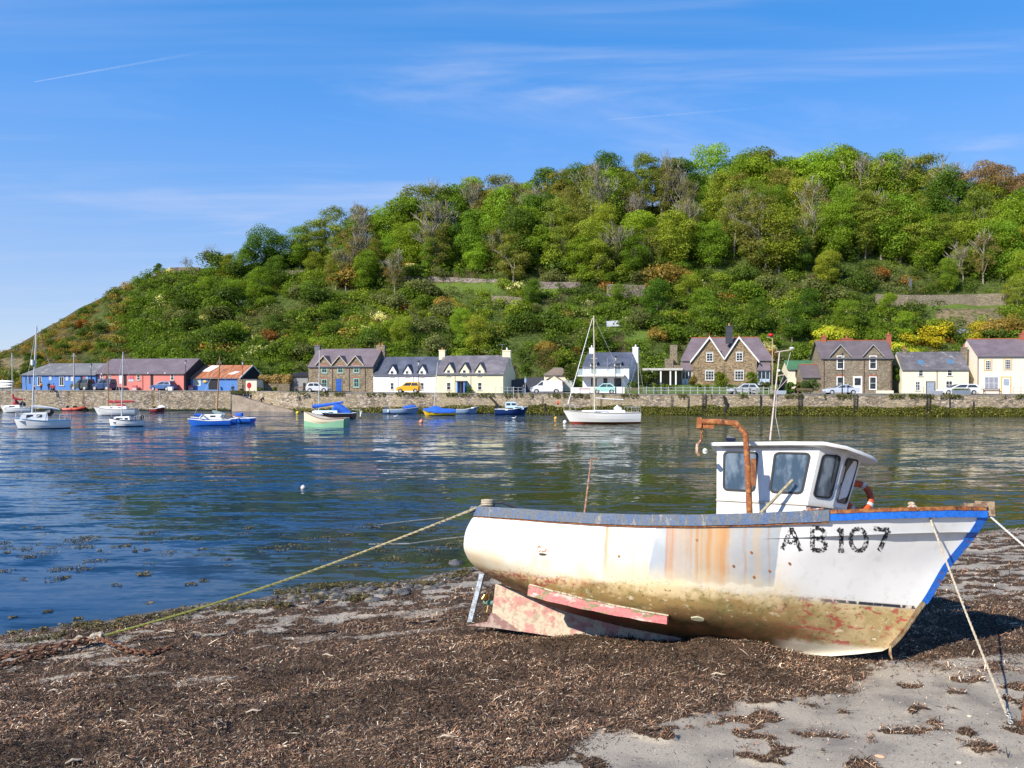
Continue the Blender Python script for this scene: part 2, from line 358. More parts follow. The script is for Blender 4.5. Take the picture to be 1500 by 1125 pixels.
def make_litter():
    V, F, C = [], [], []; off = 0
    pal = np.array([(0.035, 0.024, 0.018), (0.12, 0.068, 0.042), (0.21, 0.118, 0.068), (0.27, 0.13, 0.065), (0.36, 0.25, 0.16), (0.62, 0.50, 0.36)])
    wts = np.array([0.27, 0.27, 0.20, 0.09, 0.13, 0.04])
    for (x0, x1, y0, y1, dens, k) in [(-7.5, 7.5, 6.6, 9.5, 4600, .86), (-9.5, 9.5, 9.5, 12.5, 2700, .98), (-12, 12, 12.5, 16.5, 1300, 1.1), (-13, 18, 16.5, 27, 350, 1.5)]:
        n = int((x1-x0)*(y1-y0)*dens); x = RN.uniform(x0, x1, n); y = RN.uniform(y0, y1, n)
        keep = (np.abs(x) < y*0.70) & (RN.rand(n) < np.clip(weedmask(x, y)*1.05, 0.012, 1)); s = np.interp(x, SHX, SHY)-y; keep &= s > 0.25
        x = x[keep]; y = y[keep]; n = len(x); z = beach_z(x, y)
        cl = fbm(x*1.4, y*1.4, 3, 8); w = np.clip((cl-0.3)*2.2, 0, 1)
        big = RN.rand(n)
        Ln = (0.022+0.07*big**3+0.13*(RN.rand(n) < 0.03))*k; Wd = RN.uniform(0.004, 0.013, n)*k
        ang = RN.uniform(0, 2*pi, n); ang = np.where(RN.rand(n) < 0.35, RN.normal(0.25, 0.35, n), ang)
        tilt = RN.normal(0, 0.62, n); P = np.stack([x, y, z+0.004+RN.rand(n)**2*0.055*w], -1)
        ci = RN.choice(6, n, p=wts); c = pal[ci]*RN.uniform(0.7, 1.5, n)[:, None]*np.array([.93, .98, 1.02])*(np.clip(0.45+1.15*cl, .4, 1.3)*np.clip(.5+1.5*fbm(x*3.3, y*4.5, 2, 41), .45, 1.2)*np.clip(2.15-2.4*fbm(x*1.1+7, y*1.9, 3, 91), .5, 1.15))[:, None]  # weed tone varies at random; shade of the hollows is put into it
        v, f, cc = strips(P, ang, tilt, Ln, Wd, RN.normal(0, 0.16, n)*Ln, c)
        V.append(v); F.append(f+off); C.append(cc); off += len(v)
    o = link('seaweed_litter', npmesh('seaweed_litter', np.concatenate(V), np.concatenate(F), attr_mat('dead_seaweed'), np.concatenate(C)))
    tag(o, 'brown mat of dead seaweed and stalks strewn over the beach', 'seaweed', kind='stuff')
    # grit and broken shell on the bare sand
    n = 15000; x = RN.uniform(-8, 10, n); y = RN.uniform(7, 16, n)
    k = (np.abs(x) < y*0.7) & (weedmask(x, y) < 0.5); x = x[k]; y = y[k]; n = len(x); z = beach_z(x, y)
    r = 0.004+0.012*RN.rand(n)**3; oc = np.array([(1, 0, 0), (0, 1, 0), (-1, 0, 0), (0, -1, 0), (0, 0, 0.7)], float)
    V = (np.stack([x, y, z], -1)[:, None]+oc[None]*r[:, None, None]*RN.uniform(0.6, 1.3, (n, 5, 1))).reshape(-1, 3)
    F = (np.array([[0, 1, 4], [1, 2, 4], [2, 3, 4], [3, 0, 4]])[None]+(np.arange(n)*5)[:, None, None]).reshape(-1, 3)
    pal = np.array([(0.5, 0.44, 0.36), (0.3, 0.27, 0.24), (0.1, 0.09, 0.08), (0.42, 0.3, 0.17)]); c = pal[RN.choice(4, n)]*RN.uniform(0.7, 1.2, n)[:, None]
    o = link('grit', npmesh('grit', V, F, attr_mat('grit'), np.repeat(c, 5, 0), nper=3)); tag(o, 'tiny pebbles and shell grit sprinkled on the bare grey sand', 'grit', kind='stuff')
make_litter()

# ------------------------------------------------------------------ water
def make_water():
    t = NT('harbour_water'); v = t.co()
    def slope(scale, sc, det, loc=(0, 0, 0), rot=0.0, dist=0.0):
        q = t.n.new('ShaderNodeTexNoise'); t.L.new(t.map(v, sc, loc, (0, 0, rot)), q.inputs[0]); q.inputs['Scale'].default_value = scale
        q.inputs['Detail'].default_value = det; q.inputs['Roughness'].default_value = 0.5; q.inputs['Distortion'].default_value = dist
        m = t.n.new('ShaderNodeVectorMath'); m.operation = 'SUBTRACT'; t.L.new(q.outputs[1], m.inputs[0]); m.inputs[1].default_value = (.5, .5, .5); return m.outputs[0]
    def vm(op, a, b):
        m = t.n.new('ShaderNodeVectorMath'); m.operation = op; t.set(m.inputs[0], a)
        if op == 'SCALE': t.set(m.inputs[3], b)
        else: t.set(m.inputs[1], b)
        return m.outputs[0]
    yy = t.sep(v)[1]; xx = t.sep(v)[0]
    patch = t.r(t.noise(0.055, (0.5, 1.7, 1), 3), 0.35, 0.65, 0.5, 1.25)
    amp = t.M('MULTIPLY', patch, t.r(t.M('SUBTRACT', yy, t.M('MULTIPLY', xx, 0.45)), 17, 34, 0.45, 1.0))
    big = vm('MULTIPLY', slope(1.0, (0.22, 1.05, 1), 2, rot=-0.12, dist=0.4), (0.14, 0.66, 0))
    mid = vm('MULTIPLY', slope(1.0, (0.9, 3.3, 1), 2, (4, 2, 0), 0.1), (0.26, 0.60, 0))
    sml = vm('MULTIPLY', slope(1.0, (4.0, 10.0, 1), 2, (1, 7, 0)), (0.2, 0.26, 0))
    swl = vm('MULTIPLY', slope(1.0, (0.07, 0.33, 1), 2, (9, 2, 0), -0.1), (0.06, 0.26, 0)); tot = vm('SCALE', vm('ADD', vm('ADD', vm('ADD', big, swl), mid), sml), amp)
    st = t.sep(tot); cz = t.n.new('ShaderNodeCombineXYZ'); t.L.new(st[0], cz.inputs[0])   # wind from the far shore: the near faces of the ripples are the steep ones
    t.L.new(t.M('SUBTRACT', t.M('MULTIPLY', st[1], 1.3), t.M('MULTIPLY', t.M('ABSOLUTE', st[1]), 1.12)), cz.inputs[1])
    nrm = vm('NORMALIZE', vm('ADD', cz.outputs[0], (0, 0, 1)), (0, 0, 0)); t.L.new(nrm, t.b.inputs['Normal'])
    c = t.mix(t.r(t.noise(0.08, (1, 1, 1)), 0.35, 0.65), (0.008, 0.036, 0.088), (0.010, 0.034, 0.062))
    hill_refl = t.M('ADD', t.M('SUBTRACT', xx, t.M('MULTIPLY', yy, 0.12)), t.M('MULTIPLY', t.noise(0.12, (0.5, 1.5, 1), 4), 14))   # olive of the reflected hill painted into the water colour towards the right
    c = t.mix(t.r(hill_refl, -8, 8), c, (0.040, 0.044, 0.016))
    t.b.inputs['IOR'].default_value = 1.333
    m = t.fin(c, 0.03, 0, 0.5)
    xs = [-6000, -400, -80, 120, 500, 6000]; ys = [-100, 40, 110, 400, 2000, 30000]
    mb = MB(); n = len(xs)
    mb.add([(x, y, 0) for y in ys for x in xs], [(j*n+i, j*n+i+1, (j+1)*n+i+1, (j+1)*n+i) for j in range(len(ys)-1) for i in range(n-1)])
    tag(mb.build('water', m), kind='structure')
make_water()

# ------------------------------------------------------------------ quay
DW = [(-900, 150), (-200, 127.5), (0, 124.6), (335, 122), (430, 119), (650, 115), (750, 113), (900, 110.5), (1100, 108.5), (1300, 107), (1500, 105.5), (1700, 104), (2600, 98)]
ZQ = [(0, 3.2), (335, 3.12), (450, 2.95), (750, 2.87), (1600, 2.85)]
def dw(px): return tab(px, DW)
def zq(px): return tab(px, ZQ)
def on_quay(px, back):
    """a point on the quay at this column, `back` metres behind the wall face"""
    d = dw(px)+back; p = W(px, 570, d); return Vector((p.x, p.y, zq(px)))
def make_quay():
    def bands(t, c):
        s = t.sep(t.co()); z = s[2]
        nz = t.M('ADD', z, t.M('MULTIPLY', t.M('SUBTRACT', t.noise(0.8, (1, 1, 0.6), 5), 0.5), 1.0))
        lim = t.r(s[0], -40, 20, 0.35, 1.15)
        low = t.M('SUBTRACT', lim, nz)
        c = t.mix(t.r(t.noise(0.25, (1, 1, 0.3)), 0.4, 0.65), c, t.mix(0.6, c, (0.42, 0.34, 0.21)))
        weed = t.mix(t.r(t.noise(2.5, det=4), 0.35, 0.65), (0.10, 0.12, 0.02), (0.03, 0.04, 0.012))
        c = t.mix(t.r(low, -0.05, 0.15), c, weed)
        c = t.mix(t.r(z, 0.05, 0.35), (0.02, 0.024, 0.012), c)
        return t.mix(t.r(t.noise(0.7, (1, 1, 0.12), 3), 0.62, 0.75), c, t.mix(1.0, c, (0.5, 0.48, 0.42), 'MULTIPLY'))
    m = stone('quay_stone', [(0.50, 0.41, 0.31), (0.37, 0.30, 0.225), (0.22, 0.19, 0.155), (0.58, 0.49, 0.38)], 2.4, 1.9, (0.22, 0.19, 0.14), 0.05, bands=bands)
    cap = pm('coping_stone', (0.30, 0.27, 0.22), 0.9, 0.45, 1.2, 0.4, 8)
    def wall(name, pxs, off, label, top=0.0, depth=0.9):
        root = thing(name, label, 'wall'); mb = MB(); cp = MB(); rings = []; cr = []
        for px, o in zip(pxs, off):
            p = on_quay(px, o); q = on_quay(px, o+depth); z = p.z+top+0.03*sin(px*0.13)
            rings.append([(p.x, p.y-0.12, -1.5), (p.x, p.y, z-0.12), (q.x, q.y, z-0.12), (q.x, q.y, -1.5)])
            cr.append([(p.x, p.y-0.05, z-0.12), (p.x, p.y-0.05, z), (q.x, q.y, z), (q.x, q.y, z-0.12)])
        mb.loft(rings); cp.loft(cr); mb.build('stonework', m, root); cp.build('coping', cap, root); return root
    L1 = list(range(-240, 331, 30))+[338]
    wall('quay_wall', L1, [0]*len(L1), 'weathered stone quay wall in front of the blue and pink buildings')
    L2 = [338, 345, 370, 400, 430, 445, 460]+list(range(480, 1741, 30))
    wall('quay_wall', L2, [4.5, 4.4, 3.8, 2.6, 1.2, 0.5, 0.1]+[0]*(len(L2)-7), 'long stone quay wall with green weed at its foot below the cottages')
    a, b = on_quay(338, 0.1), on_quay(338, 4.5)
    mb = MB(); mb.box(a.x-0.8, a.x, a.y, b.y+0.6, -1.5, a.z-0.02); tag(mb.build('quay_wall', m), 'short end of the stone quay beside the slipway with people', 'wall')
    # slipway
    sl = MB(); top = []; bot = []
    for px, z in [(338.5, 2.6), (350, 2.35), (370, 1.7), (395, 0.95), (420, 0.35), (445, -0.4)]:
        o = tab(px, [(338, 4.5), (370, 3.8), (400, 2.6), (430, 1.2), (445, 0.5)])
        p = on_quay(px, 0.1-0.5*(px-338)/107); q = on_quay(px, o-0.01)
        top.append([(p.x, p.y, -1.2), (p.x, p.y, z), (q.x, q.y, z+0.1), (q.x, q.y, -1.2)])
    sl.loft(top); tag(sl.build('slipway', pm('slip_stone', (0.36, 0.29, 0.22), 0.9, 0.4, 1.0, 0.5, 5)), 'sloping stone slipway running down into the harbour', 'slipway')
    # paved quay and road behind the walls
    def strip(name, mat, back0, back1, dz, px0=-600, px1=2100):
        mb = MB(); ps = list(range(px0, px1+1, 60)); rings = []
        for px in ps:
            e = 5.4 if 300 < px < 470 and back0 < 2 else back0
            p = on_quay(px, e); q = on_quay(px, back1); rings.append([(p.x, p.y, p.z+dz), (q.x, q.y, q.z+dz)])
        mb.loft(rings, closed=False, cap=False); tag(mb.build(name, mat), kind='structure')
    strip('quay_ground', pm('quay_paving', (0.27, 0.25, 0.21), 0.95, 0.3, 0.8), 0.8, 60, -0.05)
    strip('road', pm('asphalt', (0.075, 0.073, 0.07), 0.9, 0.3, 0.6), 2.2, 6.6, -0.03, 420)
make_quay()

# ------------------------------------------------------------------ hill
RID = [(-2200, 552.5), (-300, 548), (-120, 541), (-40, 533), (0, 524), (30, 512), (60, 494), (110, 460), (160, 434), (200, 417), (240, 403), (300, 396), (360, 393), (420, 383), (500, 372), (600, 352), (700, 336), (800, 316), (900, 303), (1000, 300), (1100, 296), (1200, 292), (1300, 294), (1400, 298), (1500, 303), (1650, 310), (2000, 330), (2600, 360), (4000, 450)]
def yb_of(px): return tab(px, [(-400, 150), (0, 141), (450, 138), (1000, 137), (1500, 131), (2500, 120)])
def yr_of(px): return tab(px, [(-400, 190), (0, 196), (300, 205), (700, 214), (1100, 218), (1600, 214), (2500, 190)])
def hill_z(x, y):
    px = 750+FPX*x/max(y, 1); yb = yb_of(px); yr = yr_of(px)
    zr = EYE-(tab(px, RID)-553)*yr/FPX; z0 = 3.0
    if zr < z0: zr = z0*0.4; z0 = zr
    t = (y-yb)/(yr-yb)
    if t < 0: z = z0-0.02
    elif t <= 1:
        s = t + 0.035*sin(t*2*pi*2.0)*min(1, max(0, (px-200)/300))
        z = z0+(zr-z0)*(s*1.06-0.06*s*s if s > 0 else s)
    else: z = zr + 3.0*(1-exp(-(t-1)*4)) - max(0, t-1.5)*18
    n = mnoise.noise((x*0.06, y*0.06, 0))*2.2 + mnoise.noise((x*0.2, y*0.2, 3))*0.7
    if px < -120: z -= min(14, (-120-px)/90*5)   # the headland ends here and the sea begins
    return z + n*min(1, max(0, t*5))*min(1, max(0, (zr-3)/12))
def hill_pt(px, t):
    yb, yr = yb_of(px), yr_of(px); y = yb+(yr-yb)*t; x = (px-750)/FPX*y; return Vector((x, y, hill_z(x, y)))
def pixel(p):
    f = p[1]*cos(PITCH)-(p[2]-EYE)*sin(PITCH); u = p[1]*sin(PITCH)+(p[2]-EYE)*cos(PITCH); return 750+FPX*p[0]/f, 562.5-FPX*u/f
def hill_at(px, py):
    """the ground point of the hill seen at this spot of the picture"""
    lo, hi = 0.0, 1.0
    for _ in range(24):
        m = (lo+hi)/2
        if pixel(hill_pt(px, m))[1] > py: lo = m
        else: hi = m
    return hill_pt(px, lo)
# open places on the slope, as picture rectangles of the ground there
MEADOW = [(600, 732, 413, 426), (770, 850, 421, 428), (918, 958, 484, 499), (1350, 1490, 447, 455), (1290, 1480, 436, 447), (880, 915, 478, 484)]
BARE = [(1375, 1470, 452, 488), (0, 42, 525, 552)]
def in_rects(px, py, R): return any(a <= px <= b and c <= py <= d for a, b, c, d in R)
def make_hill():
    pxs = list(np.arange(-2200, -60, 60))+list(np.arange(-60, 1600, 7.0))+list(np.arange(1600, 4000, 60))
    ts = [-0.15]+list(np.linspace(0, 1, 80))+[1.06, 1.15, 1.3, 1.6, 2.2, 3]
    V = []; Cc = []
    for t in ts:
        for px in pxs:
            p = hill_pt(px, t); V.append(tuple(p)); u, v = pixel(p)
            Cc.append((1.0 if in_rects(u, v, MEADOW) else 0, 1.0 if in_rects(u, v, BARE) else 0, min(1, max(0, (190-px)/150.0))))
    n = len(pxs); i = np.arange(len(ts)-1)[:, None]*n+np.arange(n-1)[None]; F = np.stack([i, i+1, i+n+1, i+n], -1).reshape(-1, 4)
    tt = NT('hillside'); c = tt.sep(tt.attr('Col'))
    g = tt.mix(tt.r(tt.noise(0.9, det=6), 0.3, 0.7), (0.04, 0.06, 0.012), (0.09, 0.12, 0.028))
    g = tt.mix(tt.r(tt.noise(0.12, det=4), 0.5, 0.7), g, (0.075, 0.06, 0.03))
    g = tt.mix(tt.r(c[2], 0.15, 0.8), g, tt.mix(tt.r(tt.noise(0.7, det=6), 0.4, 0.6), (0.06, 0.06, 0.022), (0.12, 0.085, 0.05)))
    g = tt.mix(c[0], g, tt.mix(tt.r(tt.noise(2.0, det=5), 0.35, 0.65), (0.085, 0.15, 0.02), (0.13, 0.17, 0.04)))
    g = tt.mix(c[1], g, tt.mix(tt.r(tt.noise(1.2, det=6), 0.4, 0.6), (0.24, 0.17, 0.11), (0.10, 0.11, 0.04)))
    tt.bump(tt.noise(2.0, det=6), 1.0, 0.4)
    me = npmesh('hill', np.array(V), F, tt.fin(g, 0.95, 0, 0.1), np.array(Cc), True); tag(link('hill', me), kind='structure')
make_hill()

# ------------------------------------------------------------------ foliage
def leaf_mat():
    t = NT('foliage'); n = t.n
    oi = n.new('ShaderNodeObjectInfo')
    c = t.mix(1.0, t.mix(1.0, t.attr('Col'), oi.outputs['Color'], 'MULTIPLY'), (1.30, 1.24, 0.95), 'MULTIPLY')
    t.n.remove(t.b); d = n.new('ShaderNodeBsdfDiffuse'); tr = n.new('ShaderNodeBsdfTranslucent'); gl = n.new('ShaderNodeBsdfGlossy'); gl.inputs['Roughness'].default_value = 0.45
    t.L.new(c, d.inputs[0]); t.L.new(t.mix(1.0, c, (1.25, 1.25, 0.5), 'MULTIPLY'), tr.inputs[0]); gl.inputs[0].default_value = (0.5, 0.55, 0.5, 1)
    m1 = n.new('ShaderNodeMixShader'); m1.inputs[0].default_value = 0.38; t.L.new(d.outputs[0], m1.inputs[1]); t.L.new(tr.outputs[0], m1.inputs[2])
    m2 = n.new('ShaderNodeMixShader'); m2.inputs[0].default_value = 0.015; t.L.new(m1.outputs[0], m2.inputs[1]); t.L.new(gl.outputs[0], m2.inputs[2])
    t.L.new(m2.outputs[0], t.out.inputs[0]); MATS['foliage'] = t.m; return t.m
LEAF = leaf_mat()
BARK = pm('bark', (0.31, 0.275, 0.215), 0.95, 0.4, 2.0)
def lobes_to_leaves(C, R, N, size, seed, squash=0.8, fill=0.25, coljit=0.22, lobecol=0.16):
    """leaf-clump quads over the skin (and some inside) of many lobes; C (k,3) centres, R (k,) radii"""
    r = np.random.RandomState(seed); k = len(C); pr = R**2/np.sum(R**2); idx = r.choice(k, N, p=pr)
    d = r.normal(size=(N, 3)); d /= np.linalg.norm(d, axis=1)[:, None]; d[:, 2] = np.where(r.rand(N) < 0.6, np.abs(d[:, 2]), d[:, 2])
    rad = R[idx]*np.where(r.rand(N) < fill, r.uniform(0.3, 0.9, N), r.uniform(0.82, 1.12, N))
    P = C[idx]+d*rad[:, None]*np.array([1, 1, squash])
    nn = d*np.array([1, 1, 1.2])+r.normal(size=(N, 3))*0.55; nn /= np.linalg.norm(nn, axis=1)[:, None]
    a = np.cross(nn, r.normal(size=(N, 3))); a /= np.linalg.norm(a, axis=1)[:, None]; b = np.cross(nn, a)
    s = (size*r.uniform(0.55, 1.3, N))[:, None]; asp = r.uniform(0.5, 0.95, N)[:, None]
    V = np.stack([P-a*s-b*s*asp*0.4, P+a*s*0.2-b*s*asp, P+a*s+b*s*asp*0.3, P-a*s*0.3+b*s*asp], 1)
    lc = 1+r.uniform(-lobecol, lobecol, k); cj = (1+r.uniform(-coljit, coljit, N))*lc[idx]; wj = r.uniform(-0.1, 0.14, N)
    col = np.stack([cj*(1+wj), cj, cj*(1-wj)], -1)
    return V.reshape(-1, 3), np.arange(N*4).reshape(-1, 4), np.repeat(col, 4, 0)
def crown(seed, h, w, k, N, size, flat=1.0, base=0.3, fill=0.25, lob=(0.16, 0.30)):
    r = np.random.RandomState(seed); C = []
    for i in range(k):
        a = r.uniform(0, 2*pi); z = r.uniform(0, 1); rr = sqrt(max(0, 1-(2*z-1)**2*0.9))*w*0.5*r.uniform(0.35, 0.85)
        C.append((cos(a)*rr, sin(a)*rr, h*base+z*h*(1-base-0.1)*flat))
    return lobes_to_leaves(np.array(C), r.uniform(lob[0], lob[1], k)*w, N, size, seed+1, fill=fill)
def limb_mesh(seed, h, spread, levels=4, r0=0.28, twist=0.5, nb=(2, 4), trunk=0.35, lean=0.0, rmin=0.02):
    r = random.Random(seed); mb = MB()
    def grow(p, d, L, rad, lv):
        pts = [p]; q = p; dd = d
        for i in range(3):
            dd = (dd+Vector((r.uniform(-1, 1), r.uniform(-1, 1), r.uniform(-0.3, 0.7)))*0.16*twist).normalized(); q = q+dd*L/3; pts.append(q)
        mb.tube(pts, [rad, rad*0.85, rad*0.72, rad*0.55], n=5 if lv < 2 else 3, cap=False)
        if lv >= levels: return
        for i in range(r.randint(*nb)):
            a = r.uniform(0, 2*pi); sp = spread*r.uniform(0.6, 1.2)
            nd = (dd+Vector((cos(a), sin(a), r.uniform(-0.1, 0.5)))*sp).normalized()
            grow(pts[r.choice([2, 3, 3])], nd, L*r.uniform(0.62, 0.85), max(rmin, rad*0.55), lv+1)
    grow(Vector((0, 0, -0.6)), Vector((lean, lean*0.4, 1)).normalized(), h*trunk, r0, 0)
    return mb
def tree_proto(seed, kind):
    """returns (trunk mesh, crown mesh or None), unit tree about 12 m tall"""
    if kind == 'leafy':
        tk = limb_mesh(seed, 12, 0.8, 2, 0.3, trunk=0.35); v, f, c = crown(seed, 12.5, 9.6, 44, 15000, 0.145, base=0.08, lob=(0.13, 0.24))
    elif kind == 'olive':
        tk = limb_mesh(seed, 12, 0.65, 3, 0.26, trunk=0.33, rmin=0.04); v, f, c = crown(seed, 13, 9.0, 44, 10500, 0.125, base=0.12, fill=0.5, lob=(0.10, 0.19))
    elif kind == 'sparse':
        tk = limb_mesh(seed, 12, 0.6, 4, 0.24, trunk=0.38, nb=(3, 4), rmin=0.05); v, f, c = crown(seed, 13, 8.4, 38, 5200, 0.11, base=0.25, fill=0.75, lob=(0.1, 0.2))
    elif kind == 'bare':
        tk = limb_mesh(seed, 11, 0.62, 5, 0.2, trunk=0.3, nb=(3, 4), rmin=0.022); v, f, c = crown(seed, 11, 8.5, 20, 1200, 0.08, base=0.4, fill=0.9)
    elif kind == 'umbrella':
        tk = limb_mesh(seed, 12, 0.9, 3, 0.35, trunk=0.38, nb=(3, 4), rmin=0.07)
        r = np.random.RandomState(seed); C = np.array([(cos(a)*q, sin(a)*q*0.8, 10.2-0.055*q*q+r.uniform(-0.6, 0.6)) for a, q in zip(r.uniform(0, 2*pi, 46), 7.2*np.sqrt(r.rand(46)))])
        v, f, c = lobes_to_leaves(C, r.uniform(1.1, 1.8, 46), 11000, 0.115, seed, squash=0.55, fill=0.2)
    tm = tk.mesh('trunk', BARK, True); return tm, npmesh('crown', v, f, LEAF, c)
PROTO = {k: [tree_proto(sd, k) for sd in s] for k, s in {'leafy': (3, 14, 25, 36), 'olive': (47, 58, 69), 'sparse': (70, 81, 92), 'bare': (93, 104), 'umbrella': (115,)}.items()}
KCOL = {  # tint, name, words
 'leafy': [((0.125, 0.215, 0.022), 'deep green leafy tree'), ((0.185, 0.285, 0.028), 'bright green leafy tree'), ((0.080, 0.150, 0.020), 'dark green dense tree'), ((0.200, 0.255, 0.032), 'yellow green full tree')],
 'olive': [((0.170, 0.220, 0.038), 'loose olive green tree'), ((0.185, 0.195, 0.050), 'loose bronze tree')],
 'sparse': [((0.185, 0.215, 0.055), 'thin pale branched tree'), ((0.195, 0.180, 0.075), 'brownish thin tree')],
 'bare': [((0.228, 0.165, 0.088), 'bare grey tree')], 'umbrella': [((0.165, 0.125, 0.075), 'tall brown flat topped pine')]}
LAND = [(30, 'beyond the quay end'), (140, 'above the blue building'), (270, 'above the pink building'), (376, 'above the rust roofed shed'), (452, 'above the timber shed'), (550, 'above the three gabled stone house'),
        (640, 'above the white cottage'), (745, 'above the cream cottage'), (845, 'above the garages'), (945, 'above the white balcony house'), (1000, 'above the veranda'), (1135, 'above the twin gabled house'),
        (1203, 'above the green roofed shed'), (1310, 'above the brown roofed stone house'), (1425, 'above the cottage with rooflights'), (9999, 'above the far right house')]
def place_words(px, py, p):
    who = next(w for a, w in LAND if px < a); top = tab(px, RID); f = (560-py)/(560-top+1e-6)
    row = 'on the skyline' if f > 0.93 else 'high up' if f > 0.68 else 'halfway up' if f > 0.4 else 'low down'
    return row+' '+who
PLACED = []
def put_tree(px, py, hpx, kind, ci=None, name='tree', rot=None, wide=1.0, label=None):
    """foot of the tree on the hill at this picture spot, hpx = its height in photo pixels"""
    p = hill_at(px, py); s = hpx/FPX*p.y/12.0; vs = PROTO[kind]; tm, cm = vs[rng.randrange(len(vs))]
    ci = rng.randrange(len(KCOL[kind])) if ci is None else ci; colr, words = KCOL[kind][ci]
    o = thing(name, None, 'tree', p, rng.uniform(0, 6.28) if rot is None else rot, None)
    ww = wide*rng.uniform(0.9, 1.1); o.scale = (s*ww, s*ww, s)
    link('trunk', tm, o); c = link('crown', cm, o); j = rng.uniform(0.82, 1.2); g = rng.uniform(0.92, 1.1)
    c.color = (colr[0]*j*g, colr[1]*j, colr[2]*j, 1)
    PLACED.append([o, label or words, px, py, p, 'trees on the wooded hillside', bool(label)]); return o
def bush_proto(seed, w, h, N, size, k=14):
    r = np.random.RandomState(seed); a = r.uniform(0, 2*pi, k); q = np.sqrt(r.rand(k))*w*0.36
    C = np.stack([np.cos(a)*q, np.sin(a)*q, r.uniform(0.25, 0.75, k)*h*(1-q/w)], -1)
    v, f, c = lobes_to_leaves(C, r.uniform(0.16, 0.3, k)*w, N, size, seed, 0.85, 0.15)
    return npmesh('bush', v, f, LEAF, c)
BUSH = [bush_proto(200+i, 3.4, 2.8, 2400, 0.095) for i in range(6)]
BCOL = [((0.105, 0.171, 0.020), 'green scrub bush'), ((0.067, 0.112, 0.020), 'dark green bush'), ((0.166, 0.232, 0.027), 'light green bush'), ((0.131, 0.155, 0.062), 'grey green bush'),
        ((0.263, 0.194, 0.056), 'straw coloured bush'), ((0.263, 0.124, 0.037), 'rusty orange bush'), ((0.600, 0.600, 0.375), 'white blossomed bush'), ((0.42, 0.375, 0.03), 'yellow flowering gorse bush'), ((0.367, 0.403, 0.044), 'pale lime bush')]
def put_bush(px, py, wpx, ci, label=None, p=None, hs=1.0, group='bushes on the hillside'):
    p = p or hill_at(px, py); s = wpx/FPX*p.y/3.4; colr, words = BCOL[ci]
    o = link('bush', BUSH[rng.randrange(6)]); o.location = p; o.rotation_euler = (0, 0, rng.uniform(0, 6.28)); o.scale = (s, s, s*hs*rng.uniform(0.85, 1.1))
    j = rng.uniform(0.8, 1.2); o.color = (colr[0]*j, colr[1]*j, colr[2]*j, 1); tag(o, None, 'bush')
    PLACED.append([o, label or words, px, py, p, group, bool(label)]); return o

